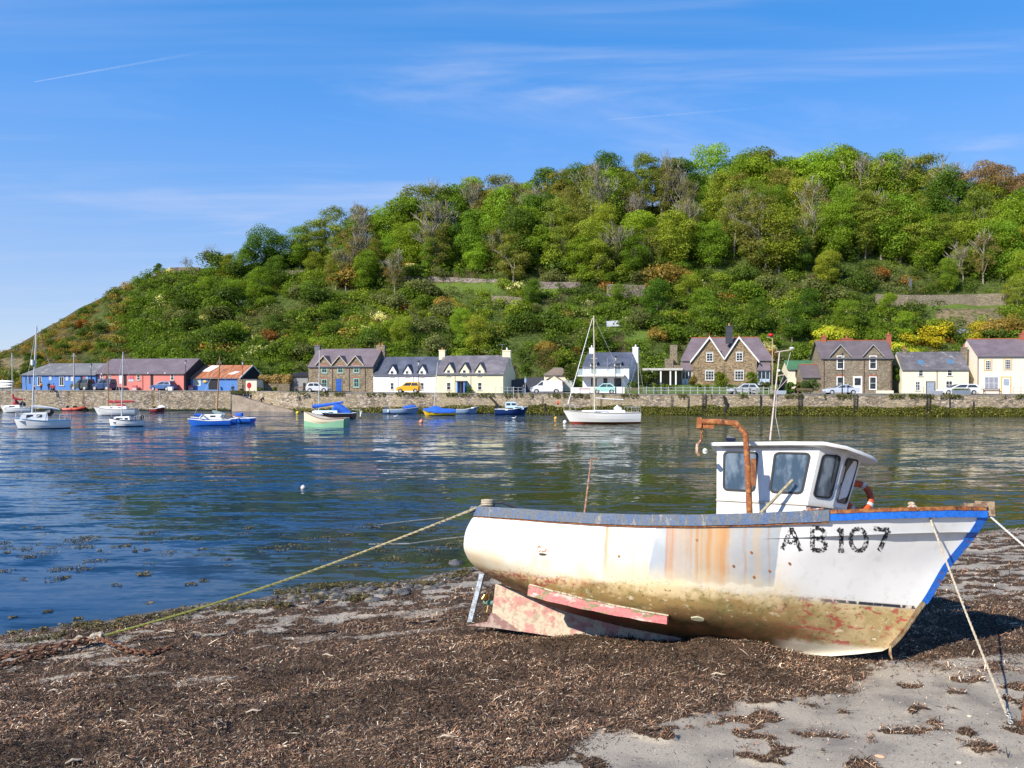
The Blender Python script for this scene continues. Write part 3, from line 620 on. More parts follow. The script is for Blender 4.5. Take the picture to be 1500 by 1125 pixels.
def plant_hill():
    # the skyline and the trees that stand out in the picture: column, foot row, height in photo pixels
    T = [(232, 404, 18, 'leafy', 2), (273, 398, 32, 'bare', 0), (312, 396, 48, 'bare', 0), (386, 400, 66, 'leafy', 2), (358, 405, 42, 'leafy', 0), (336, 402, 30, 'leafy', 3), (410, 396, 50, 'leafy', 2),
         (440, 392, 58, 'leafy', 0), (462, 395, 70, 'olive', 0), (487, 392, 88, 'olive', 0), (515, 385, 62, 'leafy', 0), (540, 384, 76, 'sparse', 1), (565, 378, 72, 'leafy', 1), (592, 384, 92, 'leafy', 0), (612, 372, 98, 'olive', 0), (640, 384, 86, 'sparse', 0),
         (662, 360, 88, 'leafy', 0), (690, 352, 72, 'sparse', 1), (708, 362, 90, 'sparse', 1), (735, 350, 90, 'olive', 1), (758, 356, 86, 'sparse', 1), (778, 360, 96, 'bare', 0), (800, 330, 80, 'leafy', 2), (822, 346, 92, 'olive', 1), (846, 330, 86, 'leafy', 2), (868, 350, 92, 'sparse', 0),
         (888, 345, 92, 'leafy', 1), (905, 318, 76, 'olive', 0), (925, 348, 80, 'bare', 0), (945, 318, 90, 'olive', 0), (968, 330, 82, 'sparse', 0), (992, 316, 80, 'leafy', 2), (1018, 330, 74, 'leafy', 2), (1005, 372, 72, 'leafy', 3), (1040, 338, 62, 'leafy', 0), (1068, 330, 78, 'olive', 0),
         (1092, 318, 84, 'leafy', 1), (1118, 322, 92, 'leafy', 1), (1145, 312, 80, 'leafy', 0), (1168, 318, 82, 'leafy', 1), (1195, 316, 90, 'leafy', 1), (1220, 320, 98, 'leafy', 1), (1248, 322, 94, 'leafy', 0), (1272, 330, 98, 'sparse', 0), (1300, 325, 98, 'leafy', 0), (1325, 330, 102, 'sparse', 0),
         (1350, 330, 98, 'olive', 0), (1378, 340, 98, 'sparse', 0), (1385, 350, 96, 'leafy', 2), (1405, 352, 72, 'leafy', 2), (1475, 376, 82, 'leafy', 1), (1500, 370, 90, 'leafy', 1),
         # second rank
         (955, 398, 62, 'olive', 1), (985, 392, 80, 'leafy', 3), (1075, 378, 92, 'sparse', 0), (1040, 392, 66, 'leafy', 0), (1120, 402, 110, 'olive', 1), (1140, 398, 92, 'leafy', 3), (1180, 385, 72, 'sparse', 0), (1165, 400, 60, 'leafy', 2), (1215, 380, 80, 'leafy', 1),
         (1245, 375, 74, 'leafy', 0), (1290, 380, 90, 'sparse', 0), (1318, 385, 82, 'olive', 0), (1350, 390, 74, 'leafy', 1), (1375, 384, 68, 'olive', 0), (1400, 392, 66, 'leafy', 3), (1440, 400, 78, 'leafy', 1), (1465, 410, 84, 'leafy', 0), (1492, 412, 74, 'leafy', 3),
         (640, 395, 66, 'sparse', 0), (600, 392, 64, 'leafy', 1), (575, 392, 50, 'leafy', 0), (500, 405, 44, 'leafy', 0), (460, 410, 40, 'leafy', 3), (520, 402, 50, 'olive', 0), (548, 398, 48, 'olive', 1), (700, 400, 52, 'leafy', 1), (725, 395, 56, 'sparse', 1), (760, 400, 64, 'leafy', 3),
         (790, 398, 66, 'leafy', 1), (820, 402, 70, 'olive', 0), (850, 408, 62, 'leafy', 1), (875, 412, 60, 'leafy', 3), (900, 402, 70, 'sparse', 0), (930, 405, 60, 'leafy', 0), (840, 385, 70, 'olive', 0), (675, 385, 56, 'leafy', 2), (745, 385, 62, 'bare', 0), (780, 378, 60, 'leafy', 0),
         (1210, 418, 46, 'leafy', 3), (1325, 500, 42, 'leafy', 1), (1300, 470, 40, 'leafy', 1), (1490, 455, 50, 'olive', 0), (380, 440, 46, 'leafy', 0), (340, 450, 40, 'leafy', 0), (405, 425, 48, 'leafy', 2), (300, 440, 34, 'leafy', 1), (700, 520, 56, 'leafy', 3), (675, 500, 48, 'leafy', 1),
         (590, 510, 46, 'leafy', 3), (610, 480, 40, 'olive', 0), (960, 470, 60, 'leafy', 2), (1030, 480, 56, 'leafy', 0), (1110, 490, 52, 'leafy', 2), (1160, 500, 56, 'leafy', 2), (1010, 450, 48, 'leafy', 3), (905, 450, 34, 'leafy', 0), (780, 450, 40, 'leafy', 2), (1240, 490, 50, 'leafy', 0), (1185, 470, 46, 'leafy', 2)]
    for a, b, h, k, c in T: put_tree(a, b, h, k, c)
    n = 0
    while n < 104:
        px = rng.uniform(440, 1505); top = tab(px, RID)+(35 if px > 1370 else 0); py = top+rng.uniform(8, 105)*min(1, .35+(px-440)/300)
        if in_rects(px, py, [(a-10, b+10, c-3, d+34) for a, b, c, d in MEADOW]): continue
        put_tree(px, py, rng.uniform(48, 98), rng.choice(['leafy', 'leafy', 'leafy', 'olive', 'olive', 'sparse']), wide=rng.uniform(.72, 1.05)); n += 1
    # filler rank just behind the skyline so that the canopy closes
    for k in range(31):
        px = 430+k*31+rng.uniform(-8, 8); top = tab(px, [(430, 350), (500, 318), (570, 318), (660, 285), (760, 268), (820, 250), (900, 248), (960, 240), (1040, 262), (1110, 240), (1220, 232), (1300, 236), (1400, 244), (1440, 290), (1500, 300)])
        yr = yr_of(px); p = hill_pt(px, 1.0); foot = pixel(p)[1]; put_tree(px, tab(px, RID)+1, max(30, (foot-top)*rng.uniform(.86, 1.0)), rng.choice(['leafy', 'leafy', 'olive', 'olive', 'sparse']))
    put_tree(1443, 350, 118, 'umbrella', 0, 'pine_tree', 0.3, 0.80, 'tall brown flat topped pine on the skyline at the right')
    put_tree(1508, 352, 108, 'umbrella', 0, 'pine_tree', 2.0, 0.8, 'second brown pine cut by the right edge of the view')
    put_tree(1212, 418, 50, 'leafy', 3, label='lime yellow leaved tree standing above the green roofed shed').children[1].color = (0.23, 0.27, 0.03, 1)
    # bushes that stand out
    B = [(507, 420, 52, 4), (395, 500, 26, 5), (575, 410, 30, 5), (600, 402, 24, 6), (975, 430, 62, 4), (1000, 420, 40, 4), (302, 470, 16, 6), (360, 485, 14, 6), (700, 384, 16, 6), (1340, 365, 26, 6), (720, 395, 24, 5), (1290, 410, 30, 5), (250, 405, 20, 6),
         (800, 520, 36, 4), (1345, 500, 44, 7), (1378, 498, 44, 7), (1330, 505, 30, 7), (1362, 508, 36, 7), (1440, 492, 40, 7), (1425, 505, 34, 7), (1455, 500, 44, 4), (1480, 492, 40, 4), (1215, 505, 46, 8), (1238, 500, 34, 8), (1200, 515, 30, 8), (230, 548, 26, 4), (256, 540, 20, 4), (150, 545, 22, 3), (130, 546, 18, 1), (650, 470, 46, 3), (620, 440, 52, 3),
         (590, 460, 48, 3), (610, 500, 46, 3), (640, 520, 50, 3), (560, 450, 34, 3), (1190, 440, 52, 3), (1150, 450, 48, 3), (1220, 445, 44, 3), (1120, 430, 44, 3), (965, 500, 30, 4), (1265, 425, 40, 1)]
    for a, b, w, c in B: put_bush(a, b, w, c)
    n = 0
    while n < 225:
        px = rng.uniform(20, 1500); top = tab(px, RID); py = rng.uniform(top+2, 560)
        if in_rects(px, py, [(a-12, b+12, c, d+20) for a, b, c, d in MEADOW]) or in_rects(px, py, BARE): continue
        if px > 420 and py < top+45: continue
        ci = rng.choice([0, 0, 0, 1, 1, 2, 2, 3, 8 if rng.random() < 0.15 else 0, 4 if rng.random() < 0.3 else 0, 6 if rng.random() < 0.1 else 1])
        if px < 190 and rng.random() < 0.7: ci = rng.choice([4, 1, 1, 5 if rng.random() < 0.3 else 1])
        put_bush(px, py, rng.uniform(24, 52) if px > 240 else rng.uniform(10, 26), ci); n += 1
plant_hill()

def make_scrub():
    """ground cover of scrub between the bushes, too much to count"""
    protos = []
    for i in range(10):
        r = np.random.RandomState(300+i); k = 7; a = r.uniform(0, 2*pi, k); q = np.sqrt(r.rand(k))*1.1
        C = np.stack([np.cos(a)*q, np.sin(a)*q, r.uniform(0.1, 1.0, k)], -1)
        protos.append(lobes_to_leaves(C, r.uniform(0.5, 0.9, k), 200, 0.12, i, 0.9, 0.1))
    V, F, C = [], [], []; off = 0; n = 0; r = np.random.RandomState(5); tint = [np.array(b[0]) for b in BCOL]
    while n < 4200:
        px = r.uniform(-60, 1560); t = r.uniform(0.0, 1.0)**0.9; p = hill_pt(px, t); u, v = pixel(p)
        if p.z < 2.6 and px < 20: continue
        n += 1
        if in_rects(u, v, MEADOW): continue
        if in_rects(u, v, BARE) and r.rand() < 0.8: continue
        s = r.uniform(0.8, 1.7)*(0.65 if px < 170 else 1.0); a = r.uniform(0, 6.28); P = protos[r.randint(10)]
        zone = mnoise.noise((p.x*0.045, p.y*0.045, 7)); brown = px < 190+40*zone
        ci = (3 if zone > 0.34 else 1 if zone > 0.15 else 2 if zone < -0.25 else 0) if not brown else (4 if r.rand() < 0.45 else 1)
        if r.rand() < 0.2: ci = r.choice([0, 1, 2, 3])
        if r.rand() < 0.05: ci = r.choice([4, 4, 5, 6])
        c, sn = cos(a), sin(a); R = np.array([[c, -sn, 0], [sn, c, 0], [0, 0, 1]])
        V.append((P[0]*s)@R.T+np.array(p)); F.append(P[1]+off); off += len(P[0]); C.append(P[2]*tint[ci]*r.uniform(0.75, 1.25))
    o = link('scrub', npmesh('scrub', np.concatenate(V), np.concatenate(F), LEAF, np.concatenate(C)))
    tag(o, 'mixed green scrub covering the whole hillside between the trees', 'scrub', kind='stuff')
    # weed hanging on the foot of the quay wall
    n = 26000; px = r.uniform(430, 1560, n); keep = r.rand(n) < np.interp(px, [430, 640, 760, 1560], [0.35, 0.6, 1, 1]); px = px[keep]; n = len(px)
    d = np.interp(px, [q[0] for q in DW], [q[1] for q in DW]); x = (px-750)/FPX*d
    top = 0.35+0.85*np.interp(px, [430, 760], [0.3, 1])*(0.55+0.9*fbm(px*0.03, px*0+2, 3, 3)); z = 0.02+r.rand(n)*top
    P = np.stack([x, d-0.16-0.25*(1-z/1.4)*r.rand(n), z], -1)
    nn = np.stack([r.normal(0, .5, n), -1+r.normal(0, .4, n), 0.5+r.normal(0, .5, n)], -1); nn /= np.linalg.norm(nn, axis=1)[:, None]
    a = np.cross(nn, r.normal(size=(n, 3))); a /= np.linalg.norm(a, axis=1)[:, None]; b = np.cross(nn, a); s = r.uniform(0.04, 0.13, n)[:, None]
    V = np.stack([P-a*s, P-b*s*0.7, P+a*s, P+b*s*0.7], 1).reshape(-1, 3)
    pal = np.array([(0.15, 0.15, 0.03), (0.08, 0.10, 0.022), (0.30, 0.28, 0.10), (0.04, 0.045, 0.015)]); cc = pal[r.choice(4, n, p=[.3, .35, .15, .2])]*r.uniform(0.7, 1.2, n)[:, None]
    o = link('seaweed', npmesh('wall_weed', V, np.arange(n*4).reshape(-1, 4), LEAF, np.repeat(cc, 4, 0)))
    tag(o, 'yellow green weed clinging to the foot of the quay wall', 'seaweed', kind='stuff')
    # tufts growing on top of the wall
    n = 9000; px = r.uniform(300, 1500, n); keep = fbm(px*0.07, px*0, 3, 12) > 0.52; px = px[keep]; n = len(px); d = np.interp(px, [q[0] for q in DW], [q[1] for q in DW])
    z = np.interp(px, [q[0] for q in ZQ], [q[1] for q in ZQ]); P = np.stack([(px-750)/FPX*d, d-0.15-0.1*r.rand(n), z+r.uniform(-0.45, 0.12, n)], -1); s = r.uniform(0.03, 0.09, n)[:, None]
    a = r.normal(size=(n, 3)); b = r.normal(size=(n, 3)); V = np.stack([P-a*s, P-b*s*0.7, P+a*s, P+b*s*0.7], 1).reshape(-1, 3)
    cc = np.array([(0.10, 0.13, 0.03), (0.16, 0.15, 0.05)])[r.choice(2, n)]*r.uniform(0.7, 1.2, n)[:, None]
    P = V; o = link('weeds', npmesh('wall_tufts', V, np.arange(n*4).reshape(-1, 4), LEAF, np.repeat(cc, 4, 0))); tag(o, 'small green weeds sprouting along the quay wall coping', 'weeds', kind='stuff')
make_scrub()
# ------------------------------------------------------------------ the beached fishing boat
BO = Vector((-0.53, 14.14, 0.67)); BR = Matrix.Rotation(radians(-20.6), 3, 'Z') @ Matrix.Rotation(radians(-13), 3, 'X')
BM = Matrix.Translation(BO) @ BR.to_4x4()
def ba(px, py, y):
    """boat-local point seen at this picture spot, in the boat's own lengthwise plane y"""
    o = BR.transposed() @ (CAMP-BO); r = BR.transposed() @ ray(px, py); return o + r*((y-o.y)/r.y)
def bw(p): return BM @ Vector(p)
T_STEM = [(0, 5.7), (.03, 6.2), (.065, 6.6), (.18, 6.83), (.35, 7.07), (.43, 7.2), (.64, 7.46), (.82, 7.78), (1, 8.03)]
T_STERN = [(0, .45), (.12, .12), (.3, -.1), (.5, -.17), (.75, -.13), (1, 0)]
T_ZK = [(0, .82), (.08, .64), (.2, .46), (.4, .31), (.6, .23), (.8, .17), (1, .22)]
T_ZS = [(0, 2.02), (.25, 2.0), (.4, 2.03), (.55, 2.12), (.7, 2.26), (.85, 2.41), (1, 2.55)]
T_HB = [(0, .82), (.02, .97), (.06, 1.08), (.14, 1.19), (.27, 1.28), (.45, 1.32), (.6, 1.25), (.72, 1.08), (.83, .78), (.92, .42), (1, .035)]
T_SM = [(0, .04), (.05, .28), (.12, .58), (.2, .79), (.3, .91), (.42, .975), (.6, 1.01), (.8, 1.015), (1, 1)]
T_SB = [(0, .04), (.05, .16), (.15, .33), (.3, .47), (.5, .63), (.75, .83), (1, 1)]
T_SS = [(0, .05), (.12, .40), (.28, .75), (.45, .97), (.65, 1.05), (.85, 1.03), (1, .97)]
def smooth(a, b, x): x = min(1, max(0, (x-a)/(b-a))); return x*x*(3-2*x)
def sm_tab(x, T, k=0.02): return (tab(x-k, T)+tab(x, T)*2+tab(x+k, T))/4
def hullp(u, v):
    X = lerp(sm_tab(v, T_STERN, .06), sm_tab(v, T_STEM, .03), u); z0 = sm_tab(u, T_ZK, .05); z1 = sm_tab(u, T_ZS, .06)
    w = smooth(.48, .97, u); q = 1-smooth(0, .3, u)
    s = (1-w)*((1-q)*sm_tab(v, T_SM, .04)+q*sm_tab(v, T_SS, .05))+w*sm_tab(v, T_SB, .04)
    hb = sm_tab(u, T_HB, .015) if u > 0.03 else tab(u, T_HB)
    return Vector((X, max(.035, hb*s), lerp(z0, z1, v)))
def hsurf(X, z, off=0.0):
    """near-side hull skin at this length and height, pushed out by off"""
    u, v = .5, .5
    for _ in range(40):
        z0 = sm_tab(u, T_ZK, .05); z1 = sm_tab(u, T_ZS, .06); v = min(1, max(0, (z-z0)/(z1-z0)))
        a, b = sm_tab(v, T_STERN, .06), sm_tab(v, T_STEM, .03); u = min(1, max(0, (X-a)/(b-a)))
    p = hullp(u, v); e = .01
    a = hullp(min(1, u+e), v)-hullp(max(0, u-e), v); b = hullp(u, min(1, v+e))-hullp(u, max(0, v-e))
    n = b.cross(a); n = n.normalized() if n.length > 1e-9 else Vector((0, 1, 0))
    if n.y < 0: n = -n
    p = p+n*off; return Vector((p.x, -p.y, p.z))

def hull_paint():
    t = NT('weathered_hull_paint'); s = t.sep(t.co()); X, Z = s[0], s[2]
    fine = t.noise(14, det=6); mid = t.noise(3.2, det=6, rough=0.65); streak = t.noise(1.0, (9, 1, 0.35), 4, 0.6)
    c = t.mix(t.r(t.noise(6, det=5), 0.5, 0.75), (0.74, 0.735, 0.715), (0.66, 0.65, 0.62))
    c = t.mix(t.M('MULTIPLY', t.r(Z, 1.75, 1.05), t.M('MULTIPLY', t.r(X, 5.6, 4.9), t.r(t.noise(2.2, (1, 1, .6), 5), 0.38, 0.62))), c, (0.74, 0.58, 0.36))
    wob = t.noise(2.3, (0.6, 1, 1), 3, 0.6, loc=(2, 0, 5))
    def band(x0, x1, soft, slant=0.0):
        xs = t.M('ADD', X, t.M('MULTIPLY', t.M('SUBTRACT', Z, 1.5), -slant)); xs = t.M('ADD', xs, t.M('ADD', t.M('MULTIPLY', t.M('SUBTRACT', streak, 0.5), soft*1.6), t.M('MULTIPLY', t.M('SUBTRACT', wob, 0.5), min(.30, soft*2.2+.03))))
        return t.M('MULTIPLY', t.r(xs, x0-soft, x0+soft), t.r(xs, x1+soft, x1-soft))
    # cream stained stretch, then the bare grey patch
    c = t.mix(t.M('MULTIPLY', band(2.45, 3.2, .03), 0.55), c, (0.74, 0.60, 0.40))
    zed = t.M('ADD', Z, t.M('MULTIPLY', t.M('SUBTRACT', t.noise(6, det=5), 0.5), 0.22))
    grey = t.M('MULTIPLY', band(3.22, 5.05, .012, .12), t.r(zed, 1.17, 1.21))
    gcol = t.mix(t.r(mid, 0.35, 0.7), (0.35, 0.39, 0.43), (0.43, 0.45, 0.465))
    c = t.mix(grey, c, gcol)
    ru = t.r(Z, 1.05, 1.9, 0.5, 1.0)
    def rust(x, w, a, col=(0.44, 0.17, 0.035)):
        nonlocal c
        m = t.M('MULTIPLY', band(x-w, x+w, w*0.9), t.r(Z, 1.05, 1.25)); m = t.M('MULTIPLY', m, a); m = t.M('MULTIPLY', m, t.r(t.noise(1.0, (26, 1, 0.5), 5, .65, loc=(x, 0, 0)), 0.3, 0.6, 0.25, 1.0)); m = t.M('MULTIPLY', m, t.r(Z, 1.0, 1.95, 0.55, 1.0))
        c = t.mix(m, c, col)
    rust(4.0, .34, .8, (0.50, 0.35, 0.17)); rust(4.15, .62, .3, (0.52, 0.38, 0.2)); rust(3.98, .22, .5, (0.42, 0.24, 0.09)); rust(3.52, .05, .95); rust(3.60, .10, .45, (.6, .33, .12)); rust(4.28, .07, .9); rust(4.20, .14, .5, (.6, .33, .12)); rust(4.08, .03, .6); rust(3.80, .035, .5); rust(3.92, .02, .6); rust(2.5, .028, 1.0); rust(2.56, .06, .4, (.62, .36, .15)); rust(4.78, .05, .55, (0.6, 0.40, 0.17)); rust(4.6, .02, .5); rust(3.45, .02, .7); rust(2.95, .02, .35); rust(1.30, .05, .4, (0.5, 0.36, 0.18)); rust(4.95, .015, .5)
    sp = t.M('MULTIPLY', t.r(t.noise(1.0, (30, 1, .55), 6, .7, loc=(3, 0, 8)), 0.60, 0.70), t.M('MULTIPLY', t.r(X, 2.2, 3.2), t.r(X, 5.2, 4.8))); c = t.mix(t.M('MULTIPLY', sp, .55), c, (.45, .24, .09))
    c = t.mix(t.M('MULTIPLY', t.M('MULTIPLY', t.r(zed, 1.42, 1.12), t.r(X, 5.7, 5.0)), 0.6), c, (0.74, 0.62, 0.40))
    # growth and old antifouling under the waterline
    wl = t.r(X, 0.0, 7.2, 1.04, 1.03)
    zl = t.M('ADD', Z, t.M('MULTIPLY', t.M('SUBTRACT', t.noise(2.6, (1, 1, 2), 6, 0.65), 0.5), t.r(X, 4.8, 6.2, 0.36, 0.05)))
    under = t.r(zl, 1.14, 1.0)
    zr_ = t.M('ADD', zl, t.M('MULTIPLY', t.M('SUBTRACT', t.noise(1.1, (1, 1, 1.5), 5, .6, loc=(0, 0, 3)), 0.5), 0.5))
    o1 = t.mix(t.r(zr_, 0.88, 1.02), (0.36, 0.235, 0.085), (0.66, 0.50, 0.27)); o1 = t.mix(t.r(zr_, 0.80, 0.58), o1, (0.22, 0.135, 0.055))
    o1 = t.mix(t.M('MULTIPLY', t.r(mid, 0.46, 0.66), .75), o1, t.mix(t.r(fine, .4, .6), (0.29, 0.23, 0.085), (0.17, 0.155, 0.05)))
    o1 = t.mix(t.M('MULTIPLY', t.r(X, 5.0, 5.8), .6), o1, t.mix(t.r(mid, .4, .6), (.60, .47, .25), (.40, .30, .13)))
    o1 = t.mix(t.r(fine, 0.54, 0.72), o1, (0.17, 0.13, 0.045)); o1 = t.mix(t.r(t.noise(7, (1, 1, 1.5), 6, .7, loc=(4, 0, 0)), 0.56, 0.66), o1, (0.66, 0.55, 0.36))
    deep = t.r(zl, 0.82, 0.55); o1 = t.mix(t.M('MULTIPLY', deep, t.r(X, 3.6, 2.0)), o1, t.mix(t.r(mid, 0.4, 0.6), (0.20, 0.05, 0.035), (0.10, 0.055, 0.03)))
    o1 = t.mix(t.M('MULTIPLY', t.M('MULTIPLY', t.r(zl, 0.85, 0.5), t.r(X, 2.5, 3.5)), t.r(X, 6, 5.2)), o1, t.mix(t.r(mid, 0.4, 0.6), (0.25, 0.13, 0.05), (0.13, 0.085, 0.03)))
    rp = t.M('MULTIPLY', t.r(t.noise(4.5, (1, 1, 2.2), 7, 0.7, loc=(0, 2, 0)), 0.54, 0.60), t.r(X, 0.2, 0.5)); rp = t.M('MULTIPLY', rp, t.r(zl, 0.3, 0.45))
    rp = t.M('MAXIMUM', t.M('MULTIPLY', rp, t.M('MAXIMUM', t.r(X, 4.8, 5.6), t.r(X, 2.6, 1.6))), t.M('MULTIPLY', t.M('MULTIPLY', t.r(X, 2.9, 1.2), t.r(fine, 0.42, 0.6)), t.M('MULTIPLY', t.r(Z, .9, .98), t.r(Z, 1.1, 1.04))))
    o1 = t.mix(t.M('MULTIPLY', rp, 0.85), o1, (0.36, 0.055, 0.045))
    o1 = t.mix(t.M('MULTIPLY', t.r(zl, 0.46, 0.34), t.r(X, 4.9, 5.3)), o1, (0.78, 0.72, 0.56))
    c = t.mix(under, c, o1)
    # flaking along the waterline, dark dashes of the old boot line forward
    dash = t.M('MULTIPLY', t.M('MULTIPLY', t.r(Z, 1.035, 1.05), t.r(Z, 1.095, 1.08)), t.M('MULTIPLY', t.r(X, 5.0, 6.3), t.r(t.noise(9, (1, 1, .3), 4), 0.40, 0.46)))
    c = t.mix(dash, c, (0.025, 0.03, 0.045))
    fl = t.M('MULTIPLY', t.M('MULTIPLY', t.r(Z, 1.0, 1.06), t.r(Z, 1.22, 1.14)), t.r(t.noise(16, (1, 1, 2.5), 5, .7), 0.62, 0.66)); c = t.mix(fl, c, (0.09, 0.10, 0.12))
    sc = t.M('MULTIPLY', t.r(t.noise(22, (1, 1, .8), 6, .75, loc=(7, 0, 1)), 0.68, 0.71), t.r(t.noise(1.3), 0.5, 0.6)); c = t.mix(sc, c, (0.12, 0.09, 0.07))
    t.bump(t.M('ADD', t.M('MULTIPLY', fine, under), t.M('MULTIPLY', t.noise(1.4, det=2), 0.6)), 0.25, 0.012)
    return t.fin(c, t.r(under, 0, 1, 0.33, 0.75), 0, 0.4)

def worn(name, base, under, thr=0.55, scale=9, rough=0.6, sc=(1, 1, 1), third=None, metal=0):
    if name in MATS: return MATS[name]
    t = NT(name); n = t.noise(scale, sc, 6, 0.65); c = t.mix(t.r(n, thr-0.03, thr+0.03), base, under)
    if third: c = t.mix(t.r(t.noise(scale*0.6, sc, 6, .7, loc=(5, 3, 1)), 0.56, 0.62), c, third)
    c = t.mix(t.r(t.noise(scale*4), 0.4, 0.8), c, t.mix(1.0, c, (0.6, 0.58, 0.55), 'MULTIPLY'))
    t.bump(n, 0.5, 0.006); MATS[name] = t.fin(c, rough, metal, 0.35); return MATS[name]

def fishing_boat():
    root = thing('fishing_boat', 'beached white fishing boat with rust streaks and letters on its bow', 'fishing boat', BO)
    root.matrix_world = BM
    rustm = worn('rusty_steel', (0.26, 0.085, 0.028), (0.40, 0.17, 0.06), 0.52, 14, 0.8, third=(0.10, 0.045, 0.025))
    # hull
    us = [0, .006, .015, .03, .05, .08]+list(np.linspace(.12, .98, 40))+[1.0]; vs = list(np.linspace(0, 1, 30)); mb = MB()
    rings = []
    for u in us:
        a = [hullp(u, v) for v in vs]
        rings.append([(p.x, -p.y, p.z) for p in reversed(a)]+[(p.x, p.y, p.z) for p in a])
    mb.loft(rings, closed=False, cap=False)
    n = len(vs); first = rings[0]; mb.add(first, [(i, 2*n-1-i, 2*n-2-i, i+1) for i in range(n-1)])
    dk = MB(); dk.add([(hullp(u, 1).x, s*hullp(u, 1).y*0.97, hullp(u, 1).z-0.28) for u in us for s in (-1, 1)], [(2*i, 2*i+2, 2*i+3, 2*i+1) for i in range(len(us)-1)])
    mb.build('hull', hull_paint(), root, True)
    dk.build('deck', worn('deck_paint', (0.24, 0.25, 0.25), (0.30, 0.17, 0.09), 0.6, 3), root)
    # rubbing rails along the sheer
    def rail(u0, u1, z0, z1, o0, o1, nseg=40):
        m = MB()
        for sgn in (-1, 1):
            R = []
            for i in range(nseg+1):
                u = lerp(u0, u1, i/nseg); p = hullp(u, 1); q = hullp(min(1, u+.01), 1)-hullp(max(0, u-.01), 1); nn = Vector((q.y, -q.x, 0))
                nn = Vector((-q.y, q.x, 0)); nn.normalize()
                if nn.y < 0: nn = -nn
                w = 0.002*sin(i*1.1)+0.001*sin(i*2.9)
                def pt(o, z): r = p+nn*(o+w); return (r.x, sgn*r.y, p.z+z+w)
                R.append([pt(o0, z0), pt(o1, z0), pt(o1, z1), pt(o0, z1)])
            m.loft(R)
        return m
    blue_grey = worn('worn_blue_grey_paint', (0.14, 0.16, 0.19), (0.10, 0.15, 0.26), 0.52, 9, 0.7, (1.6, 1, 0.5), (0.28, 0.27, 0.26))
    m = rail(0.0, .72, -.065, .105, -.05, .055)
    m.tube([(0.0, -.92, 2.06), (-.05, -.5, 2.08), (-.07, 0, 2.09), (-.05, .5, 2.08), (0, .92, 2.06)], .07, 6); m.build('rubbing_rail', blue_grey, root)
    rail(0.0, .72, -.088, -.067, -.02, .035).build('rail_edging', rustm, root)
    rail(.722, .995, .045, .10, -.06, .045).build('bow_capping', rustm, root)
    rail(.722, .998, -.06, .043, -.03, .035).build('bow_band', worn('bright_blue_paint', (0.02, 0.15, 0.60), (0.20, 0.085, 0.045), 0.62, 6, 0.45, (1, 1, 2)), root)
    # stem strip
    def stem(v0, v1, w, d, col, name):
        R = []
        for i in range(17):
            v = lerp(v0, v1, i/16); p = hullp(1, v); q = hullp(1, min(1, v+.02))-hullp(1, max(0, v-.02)); q.y = 0; q.normalize(); o = Vector((q.z, 0, -q.x))
            bk = .085*(.45+.55*v); yb_ = hullp(1-bk/7.0, v).y+.03; R.append([(p.x-o.x*bk, -yb_, p.z-o.z*bk), (p.x+o.x*d, -w*.5, p.z+o.z*d), (p.x+o.x*d, w*.5, p.z+o.z*d), (p.x-o.x*bk, yb_, p.z-o.z*bk)])
        m = MB(); m.loft(R); m.build(name, col, root)
    stem(.40, 1.0, .05, .035, MATS['bright_blue_paint'], 'stem_band')
    stem(.10, .40, .035, .022, worn('rotten_stem', (0.24, 0.13, 0.055), (0.40, 0.30, 0.17), 0.5, 8), 'stem_foot')
    m = MB(); m.box(7.86, 8.12, -.055, .055, 2.50, 2.72); m.box(7.7, 8.0, -.14, .14, 2.62, 2.67); m.build('stem_head', worn('weathered_post', (0.30, 0.22, 0.14), (0.16, 0.10, 0.06), 0.5, 12), root)
    m = MB(); p = hsurf(6.55, .33); m.tube([ba(1304, 945, -.03), ba(1304, 958, -.05), ba(1307, 966, -.06)], [.018, .022, .012], 5); m.build('loose_strip', MATS['rotten_stem'], root)
    # keel and skeg
    m = MB(); ke = [(.17, .05), (.20, .80), (.6, .72), (1.2, .58), (2.4, .44), (3.6, .33), (5.2, .25), (5.2, .14), (3.6, .05), (2.0, .0)]
    m.prism(ke, 'y', -.06, .06); m.build('keel', worn('old_antifouling', (0.56, 0.46, 0.34), (0.52, 0.27, 0.23), 0.53, 3.5, 0.8, (1, 1, 1.4), (0.40, 0.34, 0.22)), root)
    m = MB(); m.prism([(-.28, .03), (.17, .045), (.75, .03), (.5, .16), (.17, .30), (.10, .13)], 'y', -.085, .085); m.build('heel_plate', worn('red_lead_iron', (0.28, 0.16, 0.14), (0.42, 0.32, 0.27), 0.5, 9, 0.8), root)
    m = MB(); m.prism([(-.30, .08), (-.21, .09), (-.05, .95), (-.14, .95)], 'y', -.035, .035); m.build('rudder', worn('pale_blue_metal', (0.42, 0.48, 0.56), (0.30, 0.32, 0.34), 0.55, 9, 0.4), root)
    m = MB(); m.tube([(.17, 0, .46), (-.02, 0, .46)], .045, 8); m.build('propeller_hub', pm('verdigris', (0.13, 0.25, 0.20), 0.6), root)
    m = MB()
    for k in range(3):
        a = k*2.094+.5; cy, sz = cos(a), sin(a)
        pr = [(.02, .05, -.03), (.03, .17, -.085), (.0, .24, -.02), (-.03, .22, .06), (-.01, .08, .04)]
        ring = [[(.05+x+dx, cy*r_-sz*w_, .46+sz*r_+cy*w_) for x, r_, w_ in pr] for dx in (0, .012)]; m.loft(ring)
    m.build('propeller', pm('brass', (0.38, 0.25, 0.08), 0.35, 0.3, 8, metal=0.8), root)
    # bilge rubbing strake: a plank on edge along the turn of the bilge
    R, E = [], []
